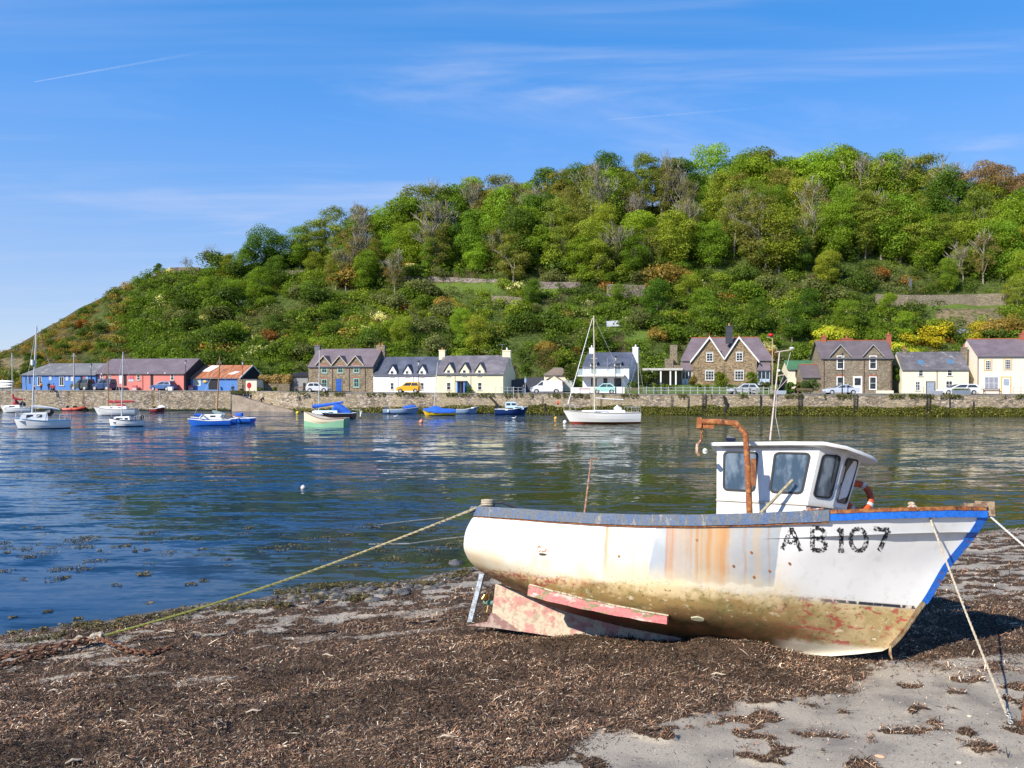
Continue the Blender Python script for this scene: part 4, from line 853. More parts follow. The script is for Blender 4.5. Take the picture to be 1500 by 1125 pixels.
    for i in range(13):
        f = i/12; X = lerp(1.16, 3.46, f); zt = lerp(.88, .62, f)-.02*sin(f*3.1); h = lerp(.17, .12, f); a = hsurf(X, zt, 0); y1 = a.y-.085; wv = .006*sin(i*2.3)
        R.append([(X, a.y+.05, zt), (X, y1, zt+wv), (X, y1-.012, zt-h+wv), (X, y1+.05, zt-h), (X, a.y+.10, zt-h+.02)])
        E.append([(X+.02, a.y+.03, zt+.004), (X+.02, y1-.014, zt+.004+wv), (X+.02, y1-.014, zt+.026+wv), (X+.02, a.y+.03, zt+.026)])
    m = MB(); m.loft(R); m.build('bilge_strake', worn('pink_worn_paint', (0.62, 0.20, 0.19), (0.26, 0.23, 0.12), 0.55, 5, 0.75, (1, 1, 2.5), (0.60, 0.45, 0.38)), root)
    m = MB(); m.loft(E); m.build('strake_edge', worn('pale_edge', (0.55, 0.49, 0.34), (0.28, 0.22, 0.11), 0.52, 8), root)
    # fittings in the hull side
    def patch(px, py, w, h, name, mat, y=-1.25, off=.008, rnd=True, n=10):
        c = ba(px, py, y); pts = []
        for k in range(n):
            a = 2*pi*(k+.5)/n; q = .8+.2*rng.random(); pts.append((c.x+w*cos(a)*q, c.z+h*sin(a)*q))
        m = MB(); m.loft([[hsurf(x, z, -.01) for x, z in pts], [hsurf(x, z, off) for x, z in pts]]); return m.build(name, mat, root)
    dark = pm('dark_iron', (0.03, 0.025, 0.022), 0.7)
    patch(795, 812, .075, .022, 'exhaust_slot', dark); patch(794, 804, .11, .07, 'repair_patch', worn('flaked_filler', (0.74, 0.66, 0.54), (0.42, 0.2, 0.15), 0.55, 20), off=.003, n=14)
    patch(1019, 907, .11, .035, 'anode', pm('chalky_zinc', (0.55, 0.52, 0.36), 0.8), y=-1.2, off=.02)
    for a, b in ((1100, 809), (1103, 845), (1074, 829), (1021, 791), (908, 815), (1126, 836), (1156, 825)): patch(a, b, .02, .022, 'rusty_bolt', rustm, off=.01)
    # registration letters, badly flaked
    t = NT('flaked_black_paint'); al = t.r(t.noise(24, (1, 1, .8), 8, 0.8, loc=(1.7, 0, 0.6)), 0.455, 0.52); t.L.new(al, t.b.inputs['Alpha']); lm = t.fin((0.012, 0.012, 0.014), 0.6)
    glyph = {'A': [[(0, 0), (.5, 1), (1, 0)], [(.22, .36), (.8, .36)]],
             'B': [[(.12, 0), (.12, 1)], [(.12, 1), (.62, 1), (.88, .86), (.86, .66), (.6, .52), (.12, .52)], [(.6, .52), (.95, .38), (.98, .16), (.7, 0), (.12, 0)]],
             '1': [[(.5, 0), (.5, 1)], [(.1, .82), (.5, 1)], [(.15, 0), (.85, 0)]],
             '0': [[(.5+.48*cos(a*pi/9), .5+.5*sin(a*pi/9)) for a in range(19)]], '7': [[(0, 1), (1, 1), (.38, 0)]]}
    for ch, a, b in (('A', 1146, 1173), ('B', 1187, 1210), ('1', 1226, 1239), ('0', 1246, 1271), ('7', 1281, 1305)):
        p0, p1 = ba(a, 806, -.95), ba(b, 806, -.95); top = ba((a+b)/2, 774, -.95).z; zb = (p0.z+p1.z)/2; m = MB(); w = .032
        for st in glyph[ch]:
            for (x0, y0), (x1, y1) in zip(st[:-1], st[1:]):
                A = Vector((lerp(p0.x, p1.x, x0), 0, lerp(zb, top, y0))); B = Vector((lerp(p0.x, p1.x, x1), 0, lerp(zb, top, y1)))
                d = (B-A).normalized(); s = Vector((-d.z, 0, d.x))*w; N = 4
                for k in range(N):
                    a_ = A.lerp(B, k/N); b_ = A.lerp(B, (k+1)/N)
                    q = [a_-s, b_-s, b_+s, a_+s]; m.add([hsurf(v.x, v.z, .005) for v in q], [(0, 1, 2, 3)])
        m.build('painted_letter' if ch.isalpha() else 'painted_digit', lm, root)
    # wheelhouse
    t = NT('wheelhouse_paint'); sx = t.sep(t.co()); cw = t.mix(t.r(t.noise(4, det=5), .35, .75), (.78, .775, .75), (.68, .665, .62))
    drip = t.M('MULTIPLY', t.r(t.noise(1.0, (22, 22, .9), 5, .7), .57, .70), t.r(t.noise(1.7, det=3), .45, .62)); cw = t.mix(t.M('MULTIPLY', drip, .6), cw, (.50, .33, .17))
    cw = t.mix(t.M('MULTIPLY', t.M('MULTIPLY', t.r(sx[2], 2.52, 2.47), t.r(sx[2], 2.40, 2.46)), .5), cw, (.35, .27, .19)); cw = t.mix(t.M('MULTIPLY', t.r(t.noise(9, det=6, rough=.7), .6, .72), .5), cw, (.42, .38, .32))
    t.bump(t.noise(3, det=3), .15, .01); white = MATS['wheelhouse_paint'] = t.fin(cw, .4, 0, .4)
    rub = pm('window_rubber', (0.018, 0.018, 0.02), 0.5)
    plan0 = [(4.13, -.8), (5.48, -.8), (5.85, -.47), (6.06, 0)]; plan1 = [(4.11, -.8), (5.67, -.8), (6.05, -.47), (6.30, 0)]
    def mir(P): return P+[(x, -y) for x, y in reversed(P[:-1])] if P[-1][1] == 0 else P+[(x, -y) for x, y in reversed(P)]
    b0, t0 = mir(plan0), mir(plan1); low = mir([(4.13, -.79), (5.46, -.79), (5.74, -.45), (5.9, 0)])
    m = MB(); m.loft([[(x, y, 1.75) for x, y in low], [(x, y, 2.46) for x, y in low]]); m.build('wheelhouse_base', white, root)
    m = MB(); m.loft([[(x, y, 2.47) for x, y in b0], [(x, y, 3.335+.05*(x-4.1)/1.5-(.10 if x > 6.1 else 0)) for x, y in t0]]); m.loft([[(x+(.012 if x > 5 else -.01), y*1.014, 2.455) for x, y in b0], [(x+(.012 if x > 5 else -.01), y*1.014, 2.478) for x, y in b0]]); wh = m.build('wheelhouse', white, root)
    def facetwin(i, u0, u1, w0, w1, glassmat):
        A, B = Vector((*b0[i], 2.47)), Vector((*b0[i+1], 2.47)); C_, D = Vector((*t0[i+1], 3.37)), Vector((*t0[i], 3.35))
        nrm = (B-A).cross(D-A).normalized()
        if nrm.y > 0 and i < 2: nrm = -nrm
        def P(u, w, o): return A.lerp(B, u).lerp(D.lerp(C_, u), w)+nrm*o
        def rr(k, cr):
            out = []; du, dw_ = (u1-u0)/2-k[0], (w1-w0)/2-k[1]; cu, cw = (u0+u1)/2, (w0+w1)/2
            for q, (sx, sy) in enumerate(((1, 1), (-1, 1), (-1, -1), (1, -1))):
                for j in range(4):
                    a = q*pi/2+j*pi/6; out.append((cu+sx*(du-cr[0])+cr[0]*cos(a), cw+sy*(dw_-cr[1])+cr[1]*sin(a)))
            return out
        W_, H = (B-A).length, (D-A).length; o = rr((0, 0), (.07/W_, .07/H)); inn = rr((.028/W_, .028/H), (.05/W_, .05/H)); n = len(o)
        m = MB(); m.add([P(u, w, .0) for u, w in o]+[P(u, w, .02) for u, w in o]+[P(u, w, .02) for u, w in inn]+[P(u, w, .004) for u, w in inn],
                        [(r_*n+k, r_*n+(k+1) % n, (r_+1)*n+(k+1) % n, (r_+1)*n+k) for r_ in range(3) for k in range(n)])
        wf = m.build('window', rub, wh); g = MB(); g.add([P(u, w, .006) for u, w in inn], [tuple(range(n))]); g.build('window_glass', glassmat, wh)
    t = NT('cabin_glass'); s = t.sep(t.co()); g1 = t.mix(t.r(t.noise(3, (2, 1, 1), 4), 0.4, 0.65), (0.05, 0.075, 0.10), (0.17, 0.21, 0.25)); cg = t.fin(g1, 0.07, 0, 0.9)
    t = NT('dirty_front_glass'); g1 = t.mix(t.r(t.noise(9, det=6), 0.45, 0.65), (0.03, 0.028, 0.022), (0.12, 0.10, 0.075)); fg = t.fin(g1, 0.3, 0, 0.4)
    facetwin(0, .065, .42, .17, .89, cg); facetwin(0, .57, .925, .17, .89, cg); facetwin(1, .12, .84, .14, .90, cg); facetwin(2, .10, .86, .10, .90, fg); facetwin(3, .14, .9, .10, .90, fg)
    m = MB(); m.tube([(4.2, -.845, 3.30), (4.9, -.85, 3.325), (5.6, -.85, 3.35)], .011, 5)
    for x in (4.25, 4.9, 5.55): m.tube([(x, -.80, 3.30+.03*(x-4.2)), (x, -.85, 3.30+.03*(x-4.2))], .01, 5)
    m.build('grab_rail', pm('steel_rail', (.42, .40, .37), .4), wh)
    m = MB(); m.tube([(5.90, -.60, 3.28), (5.82, -.58, 2.85)], .008, 4); m.tube([(5.87, -.66, 2.98), (5.80, -.56, 2.66)], .007, 4); m.build('wiper', pm('wiper_black', (.02, .02, .02), .5), wh)
    # roof
    rp = [(4.02, -.93), (5.2, -.93), (5.72, -.92), (6.05, -.80), (6.3, -.58), (6.46, -.3), (6.53, 0)]; rf = mir(rp)
    def rz(x): return 3.36+.06*smooth(4, 5.7, x)-.17*smooth(5.75, 6.6, x)
    m = MB(); m.loft([[(x*1.0, y, rz(x)-.005-.05*y*y) for x, y in rf], [(x+.0, y*1.012, rz(x)+.026-.05*y*y) for x, y in rf], [(lerp(x, 5.2, .015), y*.99, rz(x)+.052-.05*y*y) for x, y in rf], [(lerp(x, 5.2, .5), y*.5, rz(lerp(x, 5.2, .5))+.07) for x, y in rf]])
    m.build('roof', white, root, True)
    m = MB(); m.tube([(4.06, -.85, 3.34), (5.6, -.88, 3.39), (6.05, -.72, 3.33)], .012, 5); m.build('roof_gutter', pm('rust_stain', (0.4, 0.2, 0.08), 0.8), root)
    # aerial mast
    mast = MB(); a = ba(1128, 645, 0); b = ba(1142, 516, 0); mast.tube([a, b], [.015, .012], 8)
    mo = mast.build('aerial_mast', worn('mast_paint', (0.56, 0.46, 0.42), (0.36, 0.24, 0.2), 0.6, 9), root)
    m = MB(); m.tube([ba(1135, 516, 0), ba(1162, 512, 0)], .008, 6); m.tube([ba(1138, 551, 0), ba(1162, 546, 0)], .006, 5); m.tube([ba(1160, 548, 0), ba(1138, 572, 0)], .005, 5); m.build('crosstree', MATS['mast_paint'], mo)
    m = MB(); c = ba(1160, 512, 0); m.ball(c+Vector((0, 0, .02)), (.045, .045, .022), 6); m.ball(ba(1141, 543, 0), (.028, .028, .022), 5); m.build('aerial_dome', white, mo, True)
    m = MB(); m.tube([ba(1158, 516, 0), ba(1150, 545, .02), ba(1138, 575, .1), ba(1136, 610, .2), ba(1143, 644, .3)], .004, 4); m.build('aerial_cable', pm('pale_cable', (0.6, 0.6, 0.58), 0.6), mo)
    # floodlight, davit, pole, rod
    fl = MB(); c = ba(1070, 645, -.7); M_ = Matrix.Translation(c) @ Matrix.Rotation(radians(25), 4, 'Y'); fl.box(-.07, .07, -.05, .05, -.035, .06, M=M_); fl.box(-.015, .015, -.015, .015, -.1, -.03, M=Matrix.Translation(c)); fo = fl.build('floodlight', pm('grey_plastic', (0.09, 0.09, 0.10), 0.5), root)
    y = -1.2; dv = MB(); dv.tube([ba(1098, 752, y), ba(1096, 700, y), ba(1094, 662, y), ba(1092, 636, y), ba(1078, 620, y), ba(1050, 618, y), ba(1026, 618, y)], [.048, .047, .046, .046, .046, .05, .05], 10)
    do = dv.build('davit', rustm, root, True)
    m = MB(); a, b = ba(1022, 613, y), ba(1026, 628, y); m.box(a.x-.01, a.x+.07, y-.05, y+.05, b.z, a.z+.01); c, d = ba(1046, 628, y), ba(1026, 621, y); m.box(b.x, c.x, y-.012, y+.012, c.z, d.z); m.prism([(ba(1064, 620, y).x, ba(1064, 620, y).z), (ba(1081, 624, y).x, ba(1081, 624, y).z), (ba(1079, 627, y).x, ba(1079, 627, y).z)], 'y', y-.012, y+.012); m.build('davit_bracket', rustm, do)
    m = MB(); a, b = ba(1100, 672, y), ba(1105, 712, y); m.box(a.x, b.x+.02, y-.02, y+.02, b.z, a.z); m.build('davit_plate', worn('dark_rust', (0.15, 0.05, 0.02), (0.25, 0.1, 0.04), .5, 14, .8), do)
    m = MB()
    for k in range(4):
        c = ba(1027.5, 631+k*4.5, y); ring = [(c+Matrix.Rotation(k*pi/2, 3, 'Z') @ Vector((.018*cos(q*pi/4), 0, .03*sin(q*pi/4)))) for q in range(9)]; m.tube(ring, .008, 5, cap=False)
    m.build('davit_chain', rustm, do)
    m = MB(); m.tube([ba(1027, 645, y), ba(1022, 652, y), ba(1021, 662, y), ba(1025, 668, y)], [.02, .03, .03, .02], 7); m.build('pulley_hook', worn('chalked_rust', (0.5, 0.40, 0.3), (0.3, 0.15, 0.08), .5, 14, .8), do)
    m = MB(); c = ba(1033, 661, y); m.loft([[(c.x+.035*cos(k*pi/6), y-.045+.0*k, c.z+.045*sin(k*pi/6)) for k in range(12)], [(c.x+.035*cos(k*pi/6), y+.045, c.z+.045*sin(k*pi/6)) for k in range(12)]]); m.ball((c.x+.01, y-.05, c.z), .018, 4); m.build('pulley', pm('pale_nylon', (0.6, 0.58, 0.52), 0.5), do)
    m = MB(); m.tube([ba(1114, 752, -1.12), ba(1138, 727, -1.0), ba(1161, 703, -.93)], [.026, .024, .022], 8); tag(m.build('wooden_pole', worn('split_wood', (0.30, 0.26, 0.16), (0.42, 0.37, 0.25), .5, 16), None), 'pale wooden pole leaning on the wheelhouse window', 'pole').matrix_world = BM
    m = MB(); m.tube([ba(856, 754, -1.15), ba(866, 673, -1.15)], [.016, .012], 6); m.tube([ba(866, 673, -1.15), ba(878, 672, -1.15)], .006, 5); m.build('rod', worn('rusty_rod', (0.5, 0.3, 0.22), (0.33, 0.16, 0.09), .5, 14), root)
    # stern bitt and hoop
    m = MB(); c = ba(715, 742, -.9); m.tube([(c.x, -.9, 2.0), (c.x, -.9, 2.26)], .06, 8); m.build('stern_bitt', rustm, root)
    m = MB(); m.tube([ba(721, 752, -.88), ba(724, 737, -.88), ba(735, 736, -.85), ba(772, 750, -.7)], .022, 7); m.build('stern_hoop', pm('black_pipe', (0.05, 0.05, 0.055), 0.5), root)
    # litter on the rail: thole pins, bow cleat
    m = MB(); m.tube([ba(1175, 748, -1.05), ba(1206, 745, -1.0)], .014, 6); m.tube([ba(1185, 744, -1.0), ba(1190, 752, -1.1)], .02, 6); m.build('rail_cleat', worn('cleat', (0.55, 0.48, 0.42), (0.35, 0.15, 0.08), .5, 14), root)
    m = MB(); c = ba(1337, 743, -.45); m.ball(c, (.07, .06, .045), 6, jit=.12); m.ball(c+Vector((-.02, 0, .05)), (.05, .05, .035), 5, jit=.15); m.build('bow_cleat', worn('roped_cleat', (0.5, 0.42, 0.33), (0.35, 0.13, 0.06), .55, 14), root)
    # lifebuoy
    t = NT('lifebuoy_cover'); c = t.mix(t.r(t.noise(6), .4, .7), (0.55, 0.09, 0.02), (0.42, 0.07, 0.025)); om = t.fin(c, .55)
    lb = thing('lifebuoy', 'orange lifebuoy hanging behind the wheelhouse of the beached boat', 'lifebuoy')
    C0 = ba(1256, 728, .35); lb.matrix_world = BM @ Matrix.Translation(C0) @ Matrix.Rotation(radians(-18), 4, 'Y') @ Matrix.Rotation(radians(25), 4, 'Z')
    def torus(R0, r0, a0, a1, n=24, rr=1.0):
        m = MB(); m.tube([(R0*cos(lerp(a0, a1, k/n)), 0, R0*sin(lerp(a0, a1, k/n))) for k in range(n+1)], r0*rr, 10); return m
    torus(.225, .055, 0, 2*pi).build('ring', om, lb, True)
    for k in range(4): torus(.225, .055, k*pi/2+.65, k*pi/2+.9, 4, 1.05).build('reflective_band', pm('reflective_tape', (0.6, 0.6, 0.58), 0.3), lb, True)
    return root
BOAT = fishing_boat()

# ------------------------------------------------------------------ ropes and chain on the beach
def rope(name, pts, r, mat, label, sub=14, lay=True):
    P = []; pts = [Vector(p) for p in pts]
    for i in range(len(pts)-1):
        p0, p1, p2, p3 = pts[max(i-1, 0)], pts[i], pts[i+1], pts[min(i+2, len(pts)-1)]
        for k in range(sub):
            t = k/sub; P.append(0.5*((2*p1)+(-p0+p2)*t+(2*p0-5*p1+4*p2-p3)*t*t+(-p0+3*p1-3*p2+p3)*t**3))
    P.append(pts[-1]); m = MB()
    if not lay: m.tube(P, r, 6)
    else:   # three strands laid round each other
        Q = []; acc = 0
        for i in range(len(P)-1):
            L = (P[i+1]-P[i]).length; n = max(1, int(L/(r*1.6)))
            Q += [P[i].lerp(P[i+1], k/n) for k in range(n)]
        Q.append(P[-1])
        for s in range(3):
            S = []
            for i, q in enumerate(Q):
                t = (Q[min(i+1, len(Q)-1)]-Q[max(i-1, 0)]).normalized(); a = t.cross(Vector((0.1, 0.2, 1))).normalized(); b = t.cross(a)
                an = i*0.8+s*2.094; S.append(q+(a*cos(an)+b*sin(an))*r*0.5)
            m.tube(S, r*0.62, 5)
    return tag(m.build(name, mat, None, True), label, 'rope')
def beach_at(px, py, up=0.0):
    z = 0.6
    for _ in range(12):
        p = G(px, py, z); z = 0.5*z+0.5*(float(beach_z(p.x, p.y))+up)
    return G(px, py, z)
def ropes():
    t = NT('green_mooring_rope'); s = t.sep(t.co()); c = t.mix(t.r(s[0], -6, -0.5), (0.155, 0.17, 0.03), (0.40, 0.34, 0.22)); c = t.mix(t.r(t.noise(25), .45, .7), c, (0.09, 0.09, 0.03)); gm = t.fin(c, .8)
    pale = pm('pale_rope', (0.50, 0.43, 0.32), 0.85, 0.4, 20); wr = pm('white_rope', (0.62, 0.60, 0.55), 0.8, 0.3, 20)
    a = bw(ba(716, 737, -.9)); knot = beach_at(142, 934, .15)
    rope('mooring_rope', [a, a.lerp(knot, .25)+Vector((0, 0, -.09)), a.lerp(knot, .5)+Vector((0, 0, -.13)), a.lerp(knot, .75)+Vector((0, 0, -.10)), knot], .022, gm, 'green and tan mooring rope stretched from the stern down to a chain')
    c = bw(ba(714, 739, -.9)); rope('rope_coil', [c+BR @ Vector((.10*cos(k*.9), .09*sin(k*.9), -.04+k*.0055)) for k in range(22)], .021, pale, 'pale rope turns wound round the stern bitt of the boat', 3, False)
    rope('mooring_rope', [bw(ba(1357, 750, -.42)+Vector((-.12, .12, -.02))), bw(ba(1357, 748, -.44)), bw(ba(1362, 758, -.47)), beach_at(1418, 905, .62).lerp(beach_at(1418, 905, 1.0), .0) if False else bw(ba(1357, 748, -.44)).lerp(beach_at(1474, 1045, .06), .5)+Vector((0, 0, -.02)), beach_at(1474, 1045, .06)], .014, pale, 'pale rope running from the bow rail down to a shackle on the sand')
    a = bw((8.06, 0, 2.5)); e = W(1640, 905, 9.3); rope('mooring_rope', [a, a.lerp(e, .5)+Vector((0, 0, -.05)), e], .014, wr, 'white rope leading from the stem head out to the right')
    # knot, hanging end and chain
    k = [knot+Vector((.10*cos(q*1.3)*(1-q*.02), .07*sin(q*2.1), .03*sin(q*1.7)+.02)) for q in range(14)]
    hang = [knot+Vector((-.20, -.05, -.02)), knot+Vector((-.30, -.1, .03)), knot+Vector((-.33, -.16, -.14)), knot+Vector((-.30, -.30, -.26))]
    rope('rope_knot', k+hang, .042, pale, 'knotted frayed rope end where the mooring rope meets the rusty chain', 4)
    rm = worn('chain_rust', (0.13, 0.055, 0.032), (0.24, 0.12, 0.065), .5, 20, .85)
    def chain(pts, L, r, label):
        P = []; pts = [Vector(p) for p in pts]; tot = 0
        for i in range(len(pts)-1):
            n = 60; P += [pts[i].lerp(pts[i+1], q/n) for q in range(n)]
        P.append(pts[-1]); m = MB(); acc = 0; q = 0; i = 0
        cent = [P[0]]
        for j in range(1, len(P)):
            acc += (P[j]-P[j-1]).length
            if acc >= L*.74: cent.append(P[j]); acc = 0
        for i in range(len(cent)-1):
            d = (cent[i+1]-cent[i]).normalized(); side = d.cross(Vector((0, 0, 1))).normalized(); up = side.cross(d); a = side if i % 2 else (up*.9+side*.4).normalized()
            c = (cent[i]+cent[i+1])/2; R = []
            for s in range(17):
                an = s*pi/8; R.append(c+d*(L*.5*cos(an))+a*(L*.30*sin(an)*(1.15 if abs(sin(an)) > .5 else 1)))
            m.tube(R, r, 6, cap=False)
        return tag(m.build('mooring_chain', rm, None, True), label, 'chain')
    chain([beach_at(-90, 982, .05), beach_at(0, 964, .10), beach_at(60, 950, .12), knot], .16, .021, 'rusty chain running off the beach to the left of the knot')
    chain([beach_at(-60, 992, .02), beach_at(10, 972, .07), beach_at(70, 955, .08), knot+Vector((-.1, -.05, -.06))], .13, .014, 'thinner rusty chain lying just below the upper chain on the sand')
    chain([knot, beach_at(168, 945, .10), beach_at(195, 955, .07), beach_at(225, 956, .06), beach_at(252, 948, .03)], .14, .019, 'short length of rusty chain trailing right from the knot into the weed')
    a = beach_at(1474, 1040, .05); b = beach_at(1482, 1062, .03); m = MB()
    for i in range(4):
        c = a.lerp(b, (i+.3)/4); ax = (b-a).normalized(); sd = Vector((1, 0, 0)) if i % 2 else Vector((.5, 0, .8)); m.tube([c+ax*.045*cos(q*pi/6)+sd*.024*sin(q*pi/6) for q in range(13)], .009, 6, cap=False)
    tag(m.build('shackle', pm('pale_galvanised', (0.55, 0.54, 0.50), 0.5, metal=.3), None, True), 'pale galvanised shackle and links holding the bow rope on the sand', 'shackle')
    a = beach_at(1497, 1062, 0); m = MB(); m.tube([a-Vector((0, 0, .1)), a+Vector((.05, .02, .34))], .02, 7); tag(m.build('mooring_pin', rm), 'rusty iron pin driven into the sand at the right edge', 'pin')
    for pts, lb in (([(1262, 712), (1330, 704), (1400, 701), (1470, 697), (1560, 690)], 'pale line floating on the water behind the lifebuoy'), ([(540, 797), (600, 796), (650, 789), (720, 782)], 'pale slack line floating on the water beside the stern'), ([(550, 769), (600, 763), (650, 758)], 'faint pale line on the water farther out from the stern')):
        m = MB(); m.tube([G(*p, .008) for p in pts], .008, 5); tag(m.build('floating_line', wr), lb, 'rope')
ropes()

def shore_things():
    rock = stone('beach_rock', [(0.12, 0.12, 0.125), (0.20, 0.19, 0.17), (0.07, 0.075, 0.085), (0.26, 0.22, 0.15)], 1.2, 1, (0.12, 0.11, 0.10), .01)
    protos = []
    for k in range(5):
        m = MB(); m.ball((0, 0, 0), (1, .75, .5), 7, jit=.13); protos.append(m.mesh('rock', rock, False))
    def put(px, py, w, lab, grp=None, col=None):
        p = beach_at(px, py, .0); p.z = max(p.z, -0.03) if p.z > -.2 else -.03; o = link('rock', protos[rng.randrange(5)]); s = w/2/FPX*p.y; o.location = p; o.rotation_euler = (rng.uniform(-.2, .2), rng.uniform(-.2, .2), rng.uniform(0, 6)); o.scale = (s, s, s*rng.uniform(.6, 1.1)); tag(o, lab, 'rock', grp)
    for i in range(130):
        px = rng.uniform(395, 700) if i < 100 else rng.uniform(250, 420)
        base = tab(px, [(250, 893), (300, 886), (400, 880), (500, 872), (560, 868), (600, 862), (690, 842)]); py = base+rng.uniform(-10, 9)*(1 if px > 400 else .4)-(3 if px > 400 else 0)
        put(px, py, rng.choice([6, 8, 10, 14, 20]) if px > 395 else rng.uniform(4, 9), 'small grey wet stone in the band left of the stern' if px > 395 else 'tiny wet stone on the weedy water edge near the mooring chain', 'stones along the waterline')
    put(222, 887, 20, 'flat brown rock lying alone in the shallow water'); put(90, 915, 12, 'small mossy green stone just off the beach'); put(668, 828, 30, 'larger dark rock at the water edge behind the stern')
    for px, py in ((430, 880), (462, 884), (505, 878), (545, 880), (590, 868), (630, 862), (655, 850)): put(px, py, rng.uniform(20, 30), 'big grey wet stone in the band of stones at the water edge', 'big stones along the waterline')
    # wrack on the stones and floating in the shallows
    V, F, C = [], [], []; off = 0
    def clump(px, py, wpx, n, onwater, cols):
        nonlocal off
        c = G(px, py, .01) if onwater else beach_at(px, py, .02); R = wpx/2/FPX*c.y
        a = RN.uniform(0, 2*pi, n); q = np.sqrt(RN.rand(n))*R; x = c.x+np.cos(a)*q; y = c.y+np.sin(a)*q*(.8 if onwater else .6)
        k = fbm(x*3, y*5, 3, 4) > (.53 if onwater else .42); x, y = x[k], y[k]; m = len(x)
        if not m: return
        z = np.full(m, .012)+RN.rand(m)*.018 if onwater else np.maximum(beach_z(x, y), 0)+.01+RN.rand(m)*.06
        cc = np.array(cols)[RN.choice(len(cols), m)]*RN.uniform(.6, 1.4, m)[:, None]
        v, f, c2 = strips(np.stack([x, y, z], -1), RN.uniform(0, 6.28, m), RN.normal(0, .35, m), RN.uniform(.03, .10, m), RN.uniform(.008, .022, m), RN.uniform(-.03, .03, m), cc)
        V.append(v); F.append(f+off); C.append(c2); off += len(v)
    wr = [(0.09, 0.070, 0.018), (0.13, 0.10, 0.025), (0.045, 0.038, 0.015), (0.19, 0.145, 0.035)]
    for px, py, w in ((430, 866, 60), (478, 860, 50), (500, 858, 60), (560, 858, 60), (455, 876, 60), (520, 876, 50), (350, 890, 70), (280, 896, 70), (200, 905, 60), (120, 914, 60), (40, 924, 60), (620, 855, 50), (660, 846, 50), (680, 838, 40), (60, 936, 80), (160, 916, 80), (240, 904, 80), (320, 894, 80), (400, 884, 60)): clump(px, py, w, 650, False, wr)
    for px, py, w in ((455, 855, 46), (575, 822, 90), (640, 826, 80), (610, 808, 90), (560, 800, 60), (655, 800, 60), (75, 848, 40), (98, 832, 60), (160, 811, 40), (185, 800, 50), (60, 812, 70), (30, 800, 60), (110, 798, 60), (210, 842, 24), (170, 858, 24), (280, 856, 20), (340, 826, 30), (330, 820, 26), (395, 806, 60), (360, 782, 30), (120, 790, 60), (220, 780, 40), (20, 850, 40), (10, 835, 30), (250, 726, 20), (270, 728, 16), (88, 678, 16), (300, 800, 20), (215, 832, 20), (300, 850, 16), (470, 790, 60), (540, 770, 60), (690, 790, 60), (430, 800, 60), (100, 846, 20), (20, 905, 14), (115, 906, 16), (70, 896, 16), (1200, 700, 10), (1390, 780, 40), (240, 808, 40), (140, 822, 40)): clump(px, py, w*.9, int(5*w), True, wr)
    for k in range(70): clump(rng.uniform(0, 680)**1.0, rng.uniform(768, 840), rng.uniform(6, 26), 60, True, wr)
    o = link('wrack', npmesh('wrack', np.concatenate(V), np.concatenate(F), attr_mat('bladder_wrack', 0.45, 0.4), np.concatenate(C))); tag(o, 'olive brown wrack on the shore stones and floating in the shallows', 'seaweed', kind='stuff')
    # larger pale sticks and shells
    pw = pm('driftwood', (0.52, 0.43, 0.32), 0.9, 0.3, 8)
    for i, (px, py, L, a, lab) in enumerate(((372, 1042, 22, .3, 'pale stick in the middle of the seaweed left of centre'), (180, 1058, 30, -.1, 'thin pale stick lying level on the weed at the left'), (395, 1020, 26, 2.2, 'dark straight stick pointing down on the weed'), (108, 1115, 22, .6, 'pale stick tilted at the bottom left'), (655, 1080, 30, 0.05, 'short fat pale stick near the bottom middle'), (80, 1012, 18, .2, 'small pale stick nearest the chain'), (480, 960, 18, -.3, 'pale stick below the waterline stones'), (245, 925, 22, 0, 'thin stick on the bare sand right of the knot'), (1052, 988, 22, -.1, 'pale stick below the weed heap under the hull'), (305, 1085, 20, 1.9, 'brown curved stick at the bottom left'))):
        p = beach_at(px, py, .03); R = L/2/FPX*p.y; m = MB(); d = Vector((cos(a), sin(a), .05)); m.tube([p-d*R, p-d*R*.2+Vector((0, .01, .02)), p+d*R*.5, p+d*R], [.008, .016, .014, .006], 6)
        tag(m.build('stick', pw if 'dark' not in lab and 'brown' not in lab else pm('dark_stick', (0.09, 0.06, 0.04), .9)), lab, 'stick')
    p = beach_at(1289, 1108, .01); m = MB(); m.ball((0, 0, 0), (.055, .032, .02), 6); o = tag(m.build('shell', pm('orange_shell', (0.62, 0.38, 0.24), .6), None, True), 'pale orange shell on the sand at the bottom right', 'shell'); o.location = p; o.rotation_euler = (0, 0, -.35)
    for px, py, lab in ((1405, 1117, 'round whitish shell at the bottom right edge of the sand'), (480, 1050, 'white round shell among the weed at lower left centre'), (1420, 1049, 'small cream shell near the shackle')):
        p = beach_at(px, py, .01); m = MB(); m.ball(p, (.03, .026, .014), 5); tag(m.build('shell', pm('white_shell', (0.7, 0.63, 0.5), .6), None, True), lab, 'shell')
shore_things()
